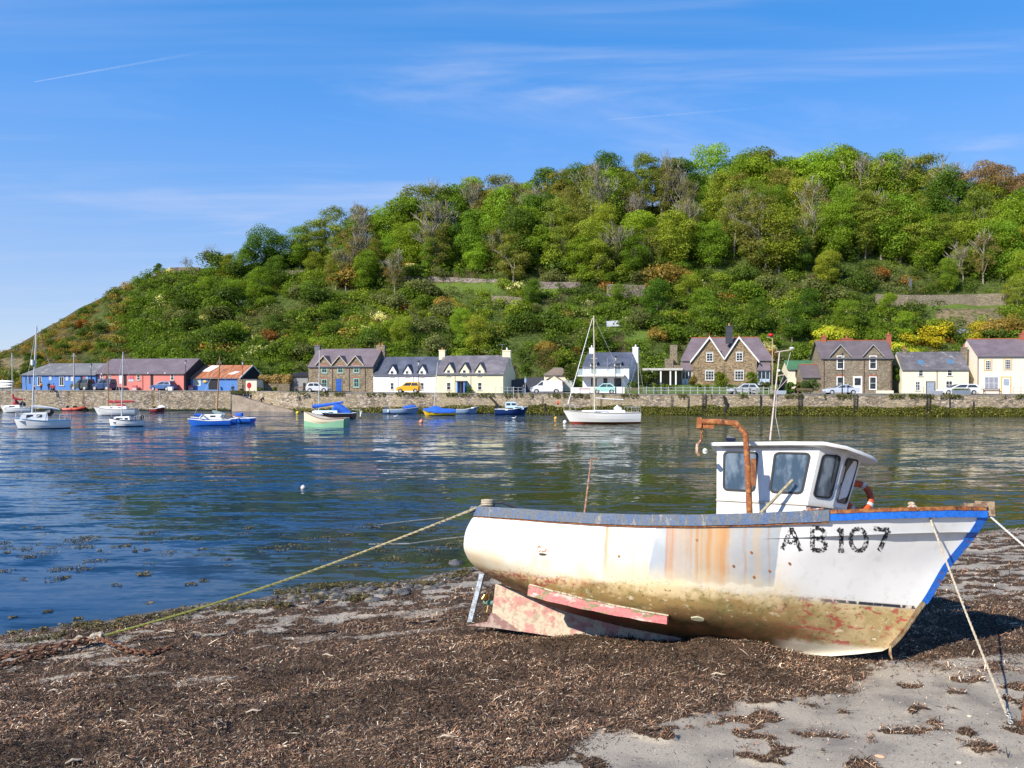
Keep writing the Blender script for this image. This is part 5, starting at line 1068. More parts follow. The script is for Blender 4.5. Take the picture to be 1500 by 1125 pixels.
# ------------------------------------------------------------------ buildings
WHT = pm('white_paint', (0.78, 0.78, 0.76), 0.5, 0.06, 2); GLS = glassm(); POT = pm('terracotta', (0.42, 0.13, 0.06), 0.8, 0.3, 6); LEAD = pm('lead_grey', (0.13, 0.14, 0.16), 0.6)
SILL = pm('stone_sill', (0.42, 0.40, 0.36), 0.85); DARK = pm('dark_void', (0.012, 0.012, 0.014), 0.9); REDT = pm('red_ridge_tile', (0.40, 0.12, 0.05), 0.8, 0.3, 5)
class Bld:
    def __init__(s, name, label, cat, px0, px1, Y0, rot, pyb, depth, group=None):
        s.o = W(px0, pyb, Y0); s.r = radians(rot); s.root = thing(name, label, cat, s.o, s.r, group); s.D = depth
        s.L = s.lx(px1); s.pm = (px0+px1)/2; s.k = 0
    def lx(s, px, back=0.0):
        q = ray(px, 560); d = Vector((cos(s.r), sin(s.r))); n = Vector((-sin(s.r), cos(s.r))); o = Vector((s.o.x, s.o.y))+n*back
        det = q.x*(-d.y)+d.x*q.y; t = (o.x*(-d.y)+d.x*o.y)/det
        h = Vector((q.x, q.y))*t-o; s.t = t; return h.dot(d)
    def P(s, px, py, back=0.0):
        x = s.lx(px, back); q = ray(px, py); d = (cos(s.r)*x-sin(s.r)*back+s.o.x, sin(s.r)*x+cos(s.r)*back+s.o.y)
        return x, EYE+q.z*(d[1]/q.y)-s.o.z
    def gable(s, eave, ridge, wall, roof, hipl=0.0, hipr=0.0, over=0.18, th=0.13, ridgem=None, over_end=0.12, verge=None, gablem=None):
        L, D = s.L, s.D; s.ze = s.P(s.pm, eave)[1]; s.zr = s.P(s.pm, ridge, D/2)[1]; ze, zr = s.ze, s.zr
        m = MB(); m.box(0, L, 0, D, -1.2, ze); m.build('wall', wall, s.root)
        if not hipl or not hipr:
            for x, hp, a in ((0, hipl, 0), (L, hipr, 1)):
                if not hp: g = MB(); g.prism([(0, ze), (D, ze), (D/2, zr)], 'x', x+(0.0 if not a else -.3), x+(.3 if not a else 0)); g.build('gable', gablem or wall, s.root)
        sl = (zr-ze)/(D/2); R = MB(); lo = -over*sl; xl, xr = -over_end, L+over_end
        def slab(a, b, c, d):   # four corners of a roof plane, thickened upward
            up = Vector((0, 0, th)); A = [Vector(p) for p in (a, b, c, d)]; R.loft([[p for p in A], [p+up for p in A]])
        for sg in (0, 1):
            y0 = -over if not sg else D+over
            slab((xl, y0, ze+lo), (xr, y0, ze+lo), (xr-hipr, D/2, zr), (xl+hipl, D/2, zr))
        for hp, x, xe in ((hipl, xl, xl+hipl), (hipr, xr, xr-hipr)):
            if hp: R.add([(x, -over, ze+lo+th), (xe, D/2, zr+th), (x, D+over, ze+lo+th)], [(0, 1, 2)])
        s.roof = R.build('roof', roof, s.root); s.sl = sl; s.th = th
        g = MB(); g.box(-.05, L+.05, -over-.09, -over+.01, ze+lo-.02, ze+lo+.08); g.build('gutter', LEAD, s.root)
        if ridgem: q = MB(); q.tube([(xl+hipl, D/2, zr+th), (xr-hipr, D/2, zr+th)], .09, 6); q.build('ridge_tiles', ridgem, s.roof)
        if verge:
            v = MB()
            for x in (xl-.02, xr+.02):
                for y0 in (-over, D+over): v.loft([[(x-.04, y0, ze+lo-.05), (x+.04, y0, ze+lo-.05), (x+.04, y0, ze+lo+th+.03), (x-.04, y0, ze+lo+th+.03)], [(x-.04, D/2, zr-.05), (x+.04, D/2, zr-.05), (x+.04, D/2, zr+th+.03), (x-.04, D/2, zr+th+.03)]])
            v.build('bargeboard', verge, s.roof)
    def win(s, a, b, c, d, frame=WHT, bars=(2, 2), back=0.0, sill=True, glass=None, fw=0.07, name='window', lintel=None):
        x0, z1 = s.P(a, c, back); x1, z0 = s.P(b, d, back); y = back
        m = MB(); m.box(x0, x1, y-.042, y+.01, z0, z0+fw); m.box(x0, x1, y-.042, y+.01, z1-fw, z1); m.box(x0, x0+fw, y-.042, y+.01, z0+fw, z1-fw); m.box(x1-fw, x1, y-.042, y+.01, z0+fw, z1-fw)
        for i in range(1, bars[0]): x = lerp(x0, x1, i/bars[0]); m.box(x-.022, x+.022, y-.036, y+.01, z0+fw, z1-fw)
        for i in range(1, bars[1]): z = lerp(z0, z1, i/bars[1]); m.box(x0+fw, x1-fw, y-.038, y+.01, z-.024, z+.024)
        w = m.build(name, frame, s.root); g = MB(); g.box(x0+fw*.5, x1-fw*.5, y-.026, y+.005, z0+fw*.5, z1-fw*.5); g.build('pane', glass or GLS, w)
        if sill: q = MB(); q.box(x0-.08, x1+.08, y-.11, y, z0-.08, z0-.002); q.build('sill', SILL if sill is True else sill, w)
        if lintel: q = MB(); q.box(x0-.12, x1+.12, y-.02, y, z1+.005, z1+.2); q.build('lintel', lintel, w)
        return w
    def door(s, a, b, c, d, mat, frame=None, back=0.0, name='door', pane=None):
        x0, z1 = s.P(a, c, back); x1, z0 = s.P(b, d, back); y = back; m = MB(); m.box(x0, x1, y-.03, y+.01, z0, z1); m.box(x0+.12, x1-.12, y-.045, y-.03, lerp(z0, z1, .1), lerp(z0, z1, .45)); o = m.build(name, mat, s.root)
        if pane: g = MB(); g.box(x0+.12, x1-.12, y-.045, y-.02, lerp(z0, z1, .52), lerp(z0, z1, .93)); g.build('door_pane', pane, o)
        if frame: q = MB(); q.box(x0-.1, x0, y-.05, y+.01, z0, z1+.1); q.box(x1, x1+.1, y-.05, y+.01, z0, z1+.1); q.box(x0, x1, y-.05, y+.01, z1, z1+.1); q.build('door_frame', frame, o)
        h = MB(); h.ball((x1-.12, y-.07, lerp(z0, z1, .45)), .04, 4); h.build('handle', LEAD, o); return o
    def gablet(s, pxc, wpx, foot, peak, wall, roof, barge=None, bw=.09):
        xa, zf = s.P(pxc-wpx/2, foot); xb, _ = s.P(pxc+wpx/2, foot); xc, zp = s.P(pxc, peak); m = MB()
        m.prism([(xa+.08, s.ze-.4), (xb-.08, s.ze-.4), (xb-.08, zf-.02), (xc, zp-.12), (xa+.08, zf-.02)], 'y', -.018, .16); m.build('gablet', wall, s.root)
        yb = lambda z: max(0.05, (z-s.ze)/s.sl); R = MB(); up = Vector((0, 0, .11))
        for x, sg in ((xa, -1), (xb, 1)):
            A = [Vector((x+sg*.1, -.2, zf-.12)), Vector((xc, -.2, zp)), Vector((xc, yb(zp)+.15, zp)), Vector((x+sg*.1, yb(zf-.1)+.1, zf-.12))]; R.loft([[p for p in A], [p+up for p in A]])
        r = R.build('gablet_roof', roof, s.root)
        if barge:
            q = MB()
            for x, sg in ((xa, -1), (xb, 1)): q.loft([[(x+sg*.12, y, zf-.18+dz) for y, dz in ((-.26, 0), (-.2, 0), (-.2, bw*1.9), (-.26, bw*1.9))], [(xc, y, zp-.03+dz) for y, dz in ((-.26, 0), (-.2, 0), (-.2, bw*1.9), (-.26, bw*1.9))]])
            q.build('bargeboard', barge, r)
    def chim(s, a, b, top, mat, back=None, pots=1, cap=None, dep=.6, base=None, band=None):
        back = s.D/2-dep/2 if back is None else back; x0, zt = s.P(a, top, back); x1, _ = s.P(b, top, back); zb = (s.zr-1.6) if base is None else s.P(a, base, back)[1]
        m = MB(); m.box(x0, x1, back, back+dep, zb, zt-.16); m.box(x0-.06, x1+.06, back-.06, back+dep+.06, zt-.16, zt); c = m.build('chimney', mat, s.root); p = MB()
        for i in range(pots):
            x = lerp(x0, x1, (i+1)/(pots+1)); p = MB(); p.tube([(x, back+dep/2, zt), (x, back+dep/2, zt+.18), (x, back+dep/2, zt+.42)], [.15, .11, .13], 8); p.build('chimney_pot', cap or POT, c)
    def pipe(s, px, top, bot, mat=None, r=.045):
        x, z1 = s.P(px, top); _, z0 = s.P(px, bot); m = MB(); m.tube([(x, -.07, z0), (x, -.07, z1)], r, 5); m.build('downpipe', mat or LEAD, s.root)
    def part(s, name, mat, fn): m = MB(); fn(m); return m.build(name, mat, s.root)
    def pbox(s, name, mat, a, b, c, d, y0, y1, back=0.0):
        x0, z1 = s.P(a, c, back); x1, z0 = s.P(b, d, back); m = MB(); m.box(x0, x1, y0, y1, z0, z1); return m.build(name, mat, s.root)

def render_wall(name, col, v=.08): return pm(name, col, .85, v, .5, .15, 12)
def buildings():
    rub = stone('brown_rubble', [(0.40, 0.31, 0.20), (0.29, 0.23, 0.16), (0.18, 0.15, 0.12), (0.48, 0.38, 0.25)], 4.2, 2.0, (0.33, 0.28, 0.21), .05)
    rub2 = stone('warm_rubble', [(0.46, 0.32, 0.18), (0.34, 0.24, 0.14), (0.20, 0.15, 0.10), (0.52, 0.39, 0.24)], 3.6, 2.0, (0.36, 0.30, 0.22), .05)
    rub3 = stone('grey_brown_rubble', [(0.38, 0.32, 0.23), (0.30, 0.25, 0.18), (0.19, 0.165, 0.14), (0.46, 0.38, 0.27)], 4.6, 2.4, (0.32, 0.27, 0.20), .05)
    sgrey = slate('grey_slate', (0.19, 0.185, 0.18), (0.15, 0.148, 0.148), (0.28, 0.27, 0.25)); spurp = slate('purple_slate', (0.175, 0.135, 0.145), (0.14, 0.112, 0.122)); sblue = slate('blue_slate', (0.065, 0.075, 0.105), (0.085, 0.095, 0.125)); sbrn = slate('brown_slate', (0.14, 0.115, 0.12), (0.115, 0.095, 0.10))
    smix = slate('weathered_slate', (0.115, 0.11, 0.125), (0.15, 0.135, 0.15), (0.21, 0.185, 0.19)); slich = slate('lichen_slate', (0.10, 0.095, 0.105), (0.13, 0.12, 0.125), (0.28, 0.26, 0.24))
    blue = render_wall('blue_render', (0.085, 0.215, 0.53)); pink = render_wall('pink_render', (0.64, 0.215, 0.18)); white = render_wall('white_render', (0.80, 0.79, 0.80), .04); cream = render_wall('cream_render', (0.74, 0.69, 0.46)); cream2 = render_wall('pale_cream_render', (0.76, 0.70, 0.52)); pinkc = render_wall('pinkish_cream_render', (0.76, 0.68, 0.56)); black = pm('black_boards', (0.02, 0.022, 0.028), .8)
    grw = pm('green_window_frame', (0.25, 0.48, 0.42), .5); brick = pm('red_brick', (0.38, 0.12, 0.07), .85, .3, 8)
    posters = [pm('poster_pale', (0.55, 0.58, 0.62), .6, .4, 9), pm('poster_blue', (0.35, 0.5, 0.7), .6, .4, 9), pm('poster_red', (0.6, 0.12, 0.14), .6, .3, 9)]
    # blue waterside building
    b = Bld('waterside_building', 'long low blue building with a grey slate roof on the quay', 'building', 32.5, 140, 131.5, -7, 571.5, 7.5); b.gable(549, 533.3, blue, sgrey, hipl=2.2)
    for x in ((55, 61), (87, 94)): b.win(*x, 551.5, 565, bars=(2, 1))
    b.win(42.5, 45, 551.5, 562, frame=LEAD, bars=(1, 1), sill=False); b.door(118, 121, 551, 568, black)
    for a, c, t, q, k in ((72, 76, 551.5, 557, 0), (96.5, 100.5, 552, 557.5, 0), (104, 108, 551, 558.5, 0), (125.5, 129, 551, 557, 1), (121.3, 125, 552, 554, 2)): b.pbox('notice_board', posters[k], a, c, t, q, -.05, -.005)
    for x in (109, 134, 38): b.pipe(x, 549.5, 571)
    # pink building
    b = Bld('waterside_building', 'long pink building with a purple slate roof between the blue building and the rusty shed', 'building', 140.3, 270.5, 130.3, -9, 571.5, 8.5); b.gable(547, 526.5, pink, spurp, over_end=.15, gablem=black)
    for x, y in (((147.5, 151), (549, 557)), ((160, 163), (549, 557.5)), ((200.5, 205.5), (548.5, 557)), ((250, 255), (547.5, 557))): b.win(*x, *y, bars=(1, 2))
    b.door(140.8, 145.4, 552.5, 562, pm('pale_cabinet', (0.6, 0.68, 0.66), .5)); b.door(175, 179.5, 548.5, 562, WHT); b.door(181, 185.5, 549, 565, black); b.door(220.5, 224.5, 548, 566, black)
    b.pbox('notice_board', posters[2], 188.5, 196, 551, 555, -.05, -.005); b.pbox('notice_board', posters[0], 188.5, 196, 555.3, 559, -.05, -.005)
    for x, y in ((218, 546.8), (243, 546.8), (150, 548)): m = MB(); p = b.P(x, y); m.ball((p[0], -.18, p[1]), .14, 5); m.build('wall_lamp', WHT, b.root)
    m = MB(); x, z = b.P(238, 536, 2.2); m.box(x-.5, x+.3, 2.0, 2.7, z-.25, z-.05); m.build('rooflight', pm('rooflight_glass', (0.12, 0.2, 0.3), .2), b.roof); b.pipe(209, 548, 571, pink); b.pipe(270, 547, 571, black)
    m = MB(); m.box(b.L, b.L+.06, 0.02, b.D-.02, -.8, b.ze); m.build('tarred_gable', black, b.root)
    # rusty roofed shed
    rustr = worn('rusty_iron_sheet', (0.34, 0.11, 0.045), (0.46, 0.20, 0.10), .5, .9, .85, (3, .4, .4), (0.22, 0.09, 0.05))
    b = Bld('boat_shed', 'blue shed with a rusty red corrugated iron roof', 'shed', 271.5, 351, 129.5, -9, 571.5, 8.5); b.gable(554, 536, blue, rustr, gablem=black, over_end=.1, verge=WHT)
    b.door(305.5, 320.5, 552.5, 570.5, black, name='double_door'); b.win(283, 294, 555, 565, bars=(1, 1), glass=pm('boarded_pane', (0.5, 0.54, 0.5), .6), sill=False)
    for a, c, t, q in ((303, 311, 537, 545.5), (346, 350, 546, 549.5)):
        p0, p1 = b.P(a, t, 2.4), b.P(c, q, 1.4); y0, y1 = (p1[1]-b.ze)/b.sl, (p0[1]-b.ze)/b.sl; m = MB(); m.loft([[(p0[0]-.7, y0, b.ze+y0*b.sl+.15), (p1[0]-.7, y0, b.ze+y0*b.sl+.15), (p1[0], y1, b.ze+y1*b.sl+.15), (p0[0], y1, b.ze+y1*b.sl+.15)], [(p0[0]-.7, y0, b.ze+y0*b.sl+.2), (p1[0]-.7, y0, b.ze+y0*b.sl+.2), (p1[0], y1, b.ze+y1*b.sl+.2), (p0[0], y1, b.ze+y1*b.sl+.2)]]); m.build('clear_roof_sheet', WHT, b.roof)
    m = MB(); p = b.P(300.5, 559); m.ball((p[0], -.12, p[1]), (.38, .1, .24), 6); m.build('round_sign', pm('yellow_sign', (0.75, 0.45, 0.06), .5), b.root); m = MB(); m.box(b.L, b.L+.07, .02, b.D-.02, -.8, b.ze); m.build('tarred_gable', black, b.root)
    b = Bld('lean_to', 'small cream walled end beside the rusty shed behind the red lifebuoy board', 'outbuilding', 351.5, 376, 127.5, -6, 573.5, 5); m = MB(); x, z = b.P(376, 556.5); m.box(.9, x, 0, 5, -1, z); m.build('wall', cream2, b.root); m = MB(); m.box(-.4, .88, -.1, 5, -1, z+.1); m.build('stone_pier', rub, b.root); m = MB(); m.box(.85, x+.1, -.12, 5.1, z, z+.12); m.build('roof', LEAD, b.root)
    # garden wall with a shaggy hedge, timber shed
    b = Bld('garden_wall', 'low stone wall topped by a shaggy straw coloured hedge left of the timber shed', 'wall', 377, 424, 130, -6, 573.5, .6); m = MB(); x, z = b.P(424, 562); m.box(0, x, 0, .6, -1, z); m.build('stonework', rub, b.root)
    C = []; r = np.random.RandomState(9)
    for k in range(46): C.append((b.o.x+r.uniform(.2, b.L-.2)*cos(b.r), b.o.y+.5+r.uniform(-.2, .8)-r.uniform(0, 1)*.2, b.o.z+z+r.uniform(-.15, 1.15)))
    v, f, c = lobes_to_leaves(np.array(C), r.uniform(.45, .75, 46), 9000, .10, 5, .9, .15); h = link('hedge', npmesh('hedge', v, f, LEAF, c)); h.color = (0.34, 0.26, 0.13, 1); tag(h, 'shaggy straw coloured hedge growing over the low stone wall', 'hedge')
    b = Bld('timber_shed', 'grey timber shed with a flat black roof left of the three gabled house', 'shed', 425, 451, 131, -8, 573.5, 4); m = MB(); x, z = b.P(451, 551.5); m.box(0, x, 0, 4, -1, z)
    for i in range(26): m.box(i*x/26, i*x/26+.03, -.02, 0, -1, z)
    m.build('wall', pm('silver_boards', (0.38, 0.37, 0.36), .85, .3, 3, sc=(6, 6, .5)), b.root); m = MB(); m.loft([[(-.15, -.3, z), (x+.15, -.3, z), (x+.15, 4, z+.2), (-.15, 4, z+.2)], [(-.15, -.3, z+.25), (x+.15, -.3, z+.25), (x+.15, 4, z+.75), (-.15, 4, z+.75)]]); m.build('roof', black, b.root); b.door(444, 448, 561, 572, black)
    # three gabled stone house
    b = Bld('stone_house', 'three gabled brown stone house with green windows and a blue door', 'house', 452, 546.5, 129, -14, 576, 7); b.gable(536.5, 512, rub, spurp, gablem=rub, verge=None, over_end=.1)
    for x in (474.5, 498, 521.5): b.gablet(x, 23, 535, 521.7, rub, spurp, pm('pale_barge', (0.52, 0.47, 0.36), .7))
    for a, c, t, q in ((471, 479.5, 535.5, 546.5), (494.5, 503, 535.2, 546.5), (518, 526.5, 535, 546.3), (471, 479.5, 555, 568), (518, 526.5, 554, 567.5)): b.win(a, c, t, q, frame=grw, bars=(2, 2), lintel=brick, fw=.13)
    b.door(492.5, 500.5, 555, 573.5, pm('blue_door', (0.02, 0.10, 0.42), .4), frame=rub); b.chim(461, 468.5, 506, LEAD, pots=1, cap=POT); b.chim(551, 563.5, 505.5, rub, pots=2)
    for x in (487, 511.5, 535): b.pipe(x, 536, 575)
    # white and cream cottages
    b = Bld('cottage', 'white rendered cottage with three small dormer gables and a blue slate roof', 'cottage', 547, 638.3, 126.2, -14, 576.5, 7); b.gable(549, 523.8, white, sblue, over_end=.02)
    for x in (575, 597, 618.3): b.gablet(x, 13, 545, 534.5, white, sblue)
    for x in (574.5, 596.5, 618): b.win(x-2.7, x+2.5, 543, 551.8, bars=(1, 2))
    for x in (574.5, 618.5): b.win(x-2.7, x+2.5, 560.5, 570.5, bars=(1, 2))
    b.win(592.3, 598.8, 560, 567, bars=(1, 2))
    for x in (583, 605): b.pipe(x, 549, 576, WHT)
    b = Bld('cottage', 'cream cottage with a blue porch round a red door', 'cottage', 638.5, 738, 123, -14, 577, 7.5); b.gable(547.5, 522, cream, smix, over_end=.05)
    for x in (658, 680.8, 703): b.gablet(x, 15, 543.5, 531.5, cream, smix)
    for x in (657.3, 680.3, 702.5): b.win(x-2.8, x+2.6, 541.8, 551, bars=(1, 2))
    for x in (657.3, 702.8): b.win(x-3, x+3, 560, 571.5, bars=(1, 2))
    b.chim(643, 651.5, 512.5, cream, pots=1, cap=POT); b.chim(736, 747.5, 513, cream, pots=1, cap=WHT, dep=.8)
    for x in (666.3, 689.5, 737): b.pipe(x, 547, 577, pm('pale_pipe', (0.6, 0.56, 0.42), .6))
    b.door(676, 681, 559, 577, pm('red_door', (0.42, 0.03, 0.03), .4)); pb = pm('porch_blue', (0.08, 0.22, 0.55), .5); pr = pm('porch_slate', (0.09, 0.09, 0.11), .6)
    x0, z1 = b.P(671.5, 559); x1, _ = b.P(683.5, 559); m = MB()
    for x in (x0, x1-.22): m.box(x, x+.22, -1.0, -.06, -.3, z1)
    m.build('porch_side', pb, b.root); m = MB(); m.box(x0-.12, x1+.12, -1.15, -.06, z1, z1+.14); m.build('porch_roof', pr, b.root)
    m = MB(); p = b.P(688, 568); v, f, c = lobes_to_leaves(np.array([(0, 0, .3), (.2, 0, .8), (-.1, 0, 1.2)]), np.array([.5, .45, .3]), 700, .07, 3); q = link('bush', npmesh('climber', v, f, LEAF, c)); q.location = b.root.matrix_world @ Vector((0, 0, 0)) if False else Vector((b.o.x+cos(b.r)*p[0]+sin(b.r)*.6, b.o.y+sin(b.r)*p[0]-cos(b.r)*.6, b.o.z-.2)); q.color = (.06, .11, .02, 1); tag(q, 'small green shrub in front of the cream cottage beside its porch', 'bush')
    # garages
    gy = 127; b = Bld('garden_wall', 'dark grey slatted wall between the cream cottage and the garages', 'wall', 748, 796, gy-2, -5, 577, 1); m = MB(); x, z = b.P(796, 557); m.box(0, x, 0, .4, -.5, z); m.loft([[(0, 0, z), (x, 0, z), (x, .4, z), (0, .4, z)], [(2.5, 0, z+.4), (x, 0, z+.5), (x, .4, z+.5), (2.5, .4, z+.4)]]); m.build('boards', pm('dark_grey_boards', (0.06, 0.065, 0.08), .7), b.root)
    tan = slate('tan_tiles', (0.25, 0.19, 0.145), (0.21, 0.16, 0.12)); b = Bld('garage', 'garage with a tan hipped roof behind the white van', 'garage', 797, 838, gy+3, -6, 577, 6); b.gable(549.5, 539.5, cream2, tan, hipl=1.6, hipr=2.0)
    b = Bld('garage', 'small cream gable fronted garage with a grey roof right behind the van', 'garage', 797.5, 824, gy, -6, 577, 6); x, z = b.P(824, 559); xm, zp = b.P(810.5, 549.8); m = MB(); m.prism([(0, -1), (x, -1), (x, z), (xm, zp), (0, z)], 'y', 0, 5); m.build('wall', cream2, b.root); m = MB()
    for e, sg in ((0, -1), (x, 1)): m.loft([[(e+sg*.2, -.15, z-.1), (xm, -.15, zp+.02), (xm, -.15, zp+.12), (e+sg*.2, -.15, z)], [(e+sg*.2, 5.1, z-.1), (xm, 5.1, zp+.02), (xm, 5.1, zp+.12), (e+sg*.2, 5.1, z)]])
    m.build('roof', tan, b.root); b.door(802, 819, 561, 576, WHT, name='garage_door')
    b = Bld('outbuilding', 'pale grey outbuilding right of the garages', 'outbuilding', 824.5, 838.5, gy+1, -6, 577, 4); b.pbox('wall', pm('pale_green_grey', (0.42, 0.45, 0.42), .8), 824.5, 838.5, 557, 578, 0, 4)
    # white house with the balcony
    b = Bld('balcony_house', 'white house with a glass balcony and dark blue slate roof', 'house', 853.5, 921.5, 125, -17, 577, 8.5); b.gable(537, 517.5, white, sblue, over_end=.05)
    for a, c in ((866, 873), (901, 908.5)):
        b.win(a, c, 533, 546.5, bars=(2, 1), sill=False, back=-.12, frame=pm('dark_frame', (0.05, 0.05, 0.06), .5)); x0, z = b.P(a-2.5, 531.5); x1, _ = b.P(c+2.5, 531.5); m = MB(); m.box(x0, x1, -.45, 1.6, z, z+.12); m.build('dormer_roof', LEAD, b.root); m = MB(); m.box(x0+.15, x0+.35, -.1, 1.5, z-1.6, z-.002); m.box(x1-.35, x1-.15, -.1, 1.5, z-1.6, z-.002); m.box(x0+.36, x1-.36, -.08, 1.5, z-.2, z-.003); m.build('dormer', white, b.root)
    for a, c in ((866, 874), (884, 889.5), (900, 910)): b.win(a, c, 554, 566, frame=DARK, bars=(1, 1), sill=False)
    x0, z = b.P(846, 550.5, -1.8); x1, _ = b.P(912, 550.5, -1.8); m = MB(); m.box(x0, x1+.2, -1.9, -.06, z-.08, z+.1); m.build('balcony', white, b.root); t = NT('balcony_glass'); t.b.inputs['Alpha'].default_value = .35; gm = t.fin((.55, .7, .72), .05, 0, .8)
    m = MB(); m.box(x0+.05, x1+.1, -1.86, -1.83, z+.1, z+1.05); m.build('glass_balustrade', gm, b.root); m = MB(); m.tube([(x0+.05, -1.85, z+1.07), (x1+.1, -1.85, z+1.07)], .03, 5)
    for i in range(7): x = lerp(x0+.05, x1+.1, i/6); m.tube([(x, -1.85, z+.1), (x, -1.85, z+1.07)], .02, 4)
    m.build('handrail', pm('steel', (.5, .5, .52), .3, metal=.8), b.root); m = MB(); p = b.P(890, 525, -.3); p2 = b.P(890, 544, -.3); m.tube([(p[0], -.3, p2[1]), (p[0], -.3, p[1])], .08, 8); m.build('flue', MATS['steel'], b.root)
    b.chim(863, 869.5, 509.5, white, pots=1, cap=WHT); b.chim(926.5, 934.5, 508.5, white, pots=1, cap=WHT, dep=.9)
    b = Bld('garden_wall', 'low white garden wall in front of the balcony house left of the mint car', 'wall', 836, 863, 119, -6, 578, .4); b.pbox('wall', white, 836, 863, 567.5, 579, 0, .35); b = Bld('garden_wall', 'low white garden wall right of the mint car', 'wall', 903, 915, 118.5, -6, 578, .4); b.pbox('wall', white, 903, 915, 567.5, 579, 0, .35)
    # veranda and ruin
    b = Bld('veranda', 'open veranda with white posts left of the twin gabled house', 'veranda', 946, 1000, 125, -12, 562.5, 3.5); x1, z = b.P(1000, 542.5); m = MB(); m.box(-.5, x1, -.5, 3.5, z, z+.35); m.build('roof', pm('veranda_roof', (.5, .48, .44), .8), b.root)
    for px in (955, 968, 982, 990): p = b.P(px, 545); m = MB(); m.box(p[0]-.11, p[0]+.11, -.35, -.13, -.6, z); m.build('post', WHT, b.root)
    m = MB(); m.box(0, x1, 3.2, 3.45, -.6, z-.003); m.build('back_wall', pm('veranda_wall', (.28, .22, .14), .9), b.root)
    b = Bld('ruined_wall', 'broken stone wall and stack above the veranda', 'wall', 974, 1000, 133, -8, 540, 2); m = MB(); x1, z = b.P(1000, 527)
    m.box(0, 1.4, 0, .7, -1.5, z+.2); m.box(1.4, 4.2, .1, .6, -1.5, z-.9); z2 = b.P(985, 505)[1]; m.box(.9, 2.1, .8, 1.6, -1.5, z2); m.build('stonework', rub3, b.root)
    # twin gabled house on its raised garden
    b = Bld('twin_gabled_house', 'large stone house with two white edged front gables and purple slate roof', 'house', 998.5, 1133, 127.5, -10, 563, 8.5); b.gable(527.5, 495.5, rub2, spurp, hipl=1.9, hipr=1.9, ridgem=REDT)
    for c0, c1, pk in ((1014, 1060.5, 1039), (1061, 1108.5, 1082)):
        xa, zf = b.P(c0, 526.5, -.9); xb, _ = b.P(c1, 526.5, -.9); xc, zp = b.P(pk, 495, -.9); m = MB(); m.prism([(xa, -1), (xb, -1), (xb, zf), (xc, zp-.1), (xa, zf)], 'y', -.9, .3); m.build('front_gable', rub2, b.root)
        R = MB(); q = MB(); up = Vector((0, 0, .14)); yb = (zp-b.ze)/b.sl+.2
        for x, sg in ((xa, -1), (xb, 1)):
            e = .35 if (sg < 0) == (c0 == 1014) else 0.0; dz = e*(zp-zf)/((xb-xa)/2)
            A = [Vector((x+sg*e, -1.15, zf-dz)), Vector((xc, -1.15, zp)), Vector((xc, yb, zp)), Vector((x+sg*e, .4, zf-dz))]; R.loft([[p for p in A], [p+up for p in A]])
            q.loft([[(x+sg*e, y, zf-dz-.14+d) for y, d in ((-1.24, 0), (-1.16, 0), (-1.16, .36), (-1.24, .36))], [(xc, y, zp-.1+d) for y, d in ((-1.24, 0), (-1.16, 0), (-1.16, .36), (-1.24, .36))]])
        r = R.build('gable_roof', spurp, b.root); q.build('bargeboard', WHT, r); m = MB(); m.tube([(xc, -1.15, zp+.17), (xc, yb, zp+.17)], .08, 5); m.tube([(xc, -1.15, zp+.1), (xc, -1.15, zp+.75)], [.09, .03], 5); m.build('ridge_tiles', REDT, r)
    for a, c, t, q, br in ((1034.5, 1044.5, 517, 529.5, (2, 3)), (1078, 1088, 516.5, 529, (2, 3)), (1033, 1046, 543, 557, (3, 3)), (1076, 1089.5, 543, 557, (3, 3))): b.win(a, c, t, q, bars=br, back=-.9, lintel=SILL, fw=.1)
    b.chim(1063.5, 1073, 477, pm('dark_slate_hung', (.05, .055, .07), .7), back=1.2, pots=1, dep=1.0, base=503, cap=pm('tan_pot', (.5, .26, .12), .8)); b.pipe(1060.6, 527, 562, WHT)
    for a, c, wall in ((998.5, 1014, WHT), (1109.5, 1128, pm('pale_blue_paint', (.45, .55, .68), .5))):
        x0, zt = b.P(a, 543, -.8); x1, _ = b.P(c, 543, -.8); m = MB(); m.box(x0, x1, -.8, -.02, -1, b.P(a, 555, -.8)[1]); m.box(x0, x1, -.8, -.02, zt-.15, zt); [m.box(lerp(x0, x1-.1, k/3), lerp(x0, x1-.1, k/3)+.1, -.8, -.7, -.5, zt) for k in range(4)]; pr_ = m.build('porch', wall, b.root); m = MB(); m.box(x0+.1, x1-.1, -.7, -.6, b.P(a, 555, -.8)[1], zt-.16); m.build('porch_glass', GLS, pr_)
        z3 = b.P(a, 531.5, 0)[1]; m = MB(); m.loft([[(x0-.1, -1.0, zt), (x1+.1, -1.0, zt), (x1+.1, 0, z3), (x0-.1, 0, z3)], [(x0-.1, -1.0, zt+.12), (x1+.1, -1.0, zt+.12), (x1+.1, 0, z3+.12), (x0-.1, 0, z3+.12)]]); m.build('porch_roof', spurp, pr_)
    # raised lawn of that garden
    m = MB(); R = []
    for px in range(915, 1150, 15): p = on_quay(px, 7.5); q = on_quay(px, 15); r_ = on_quay(px, 30); R.append([(p.x, p.y, p.z-.1), (p.x, p.y+.02, p.z+.25), (q.x, q.y, q.z+1.15), (r_.x, r_.y, r_.z+1.5)])
    m.loft(R, closed=False, cap=False); tag(m.build('lawn', pm('lawn_grass', (.10, .16, .03), .95, .3, 1.5, .5, 20)), kind='structure')
    # green roofed shed and slate lean-to
    b = Bld('garden_shed', 'cream shed with a green roof between the two stone houses', 'shed', 1154, 1204, 127, -8, 560, 5); b.gable(541, 529, cream2, pm('green_felt', (.06, .17, .08), .8, .3, 1), over_end=.1); b.win(1165, 1171.5, 543, 552, frame=DARK, bars=(1, 1), sill=False)
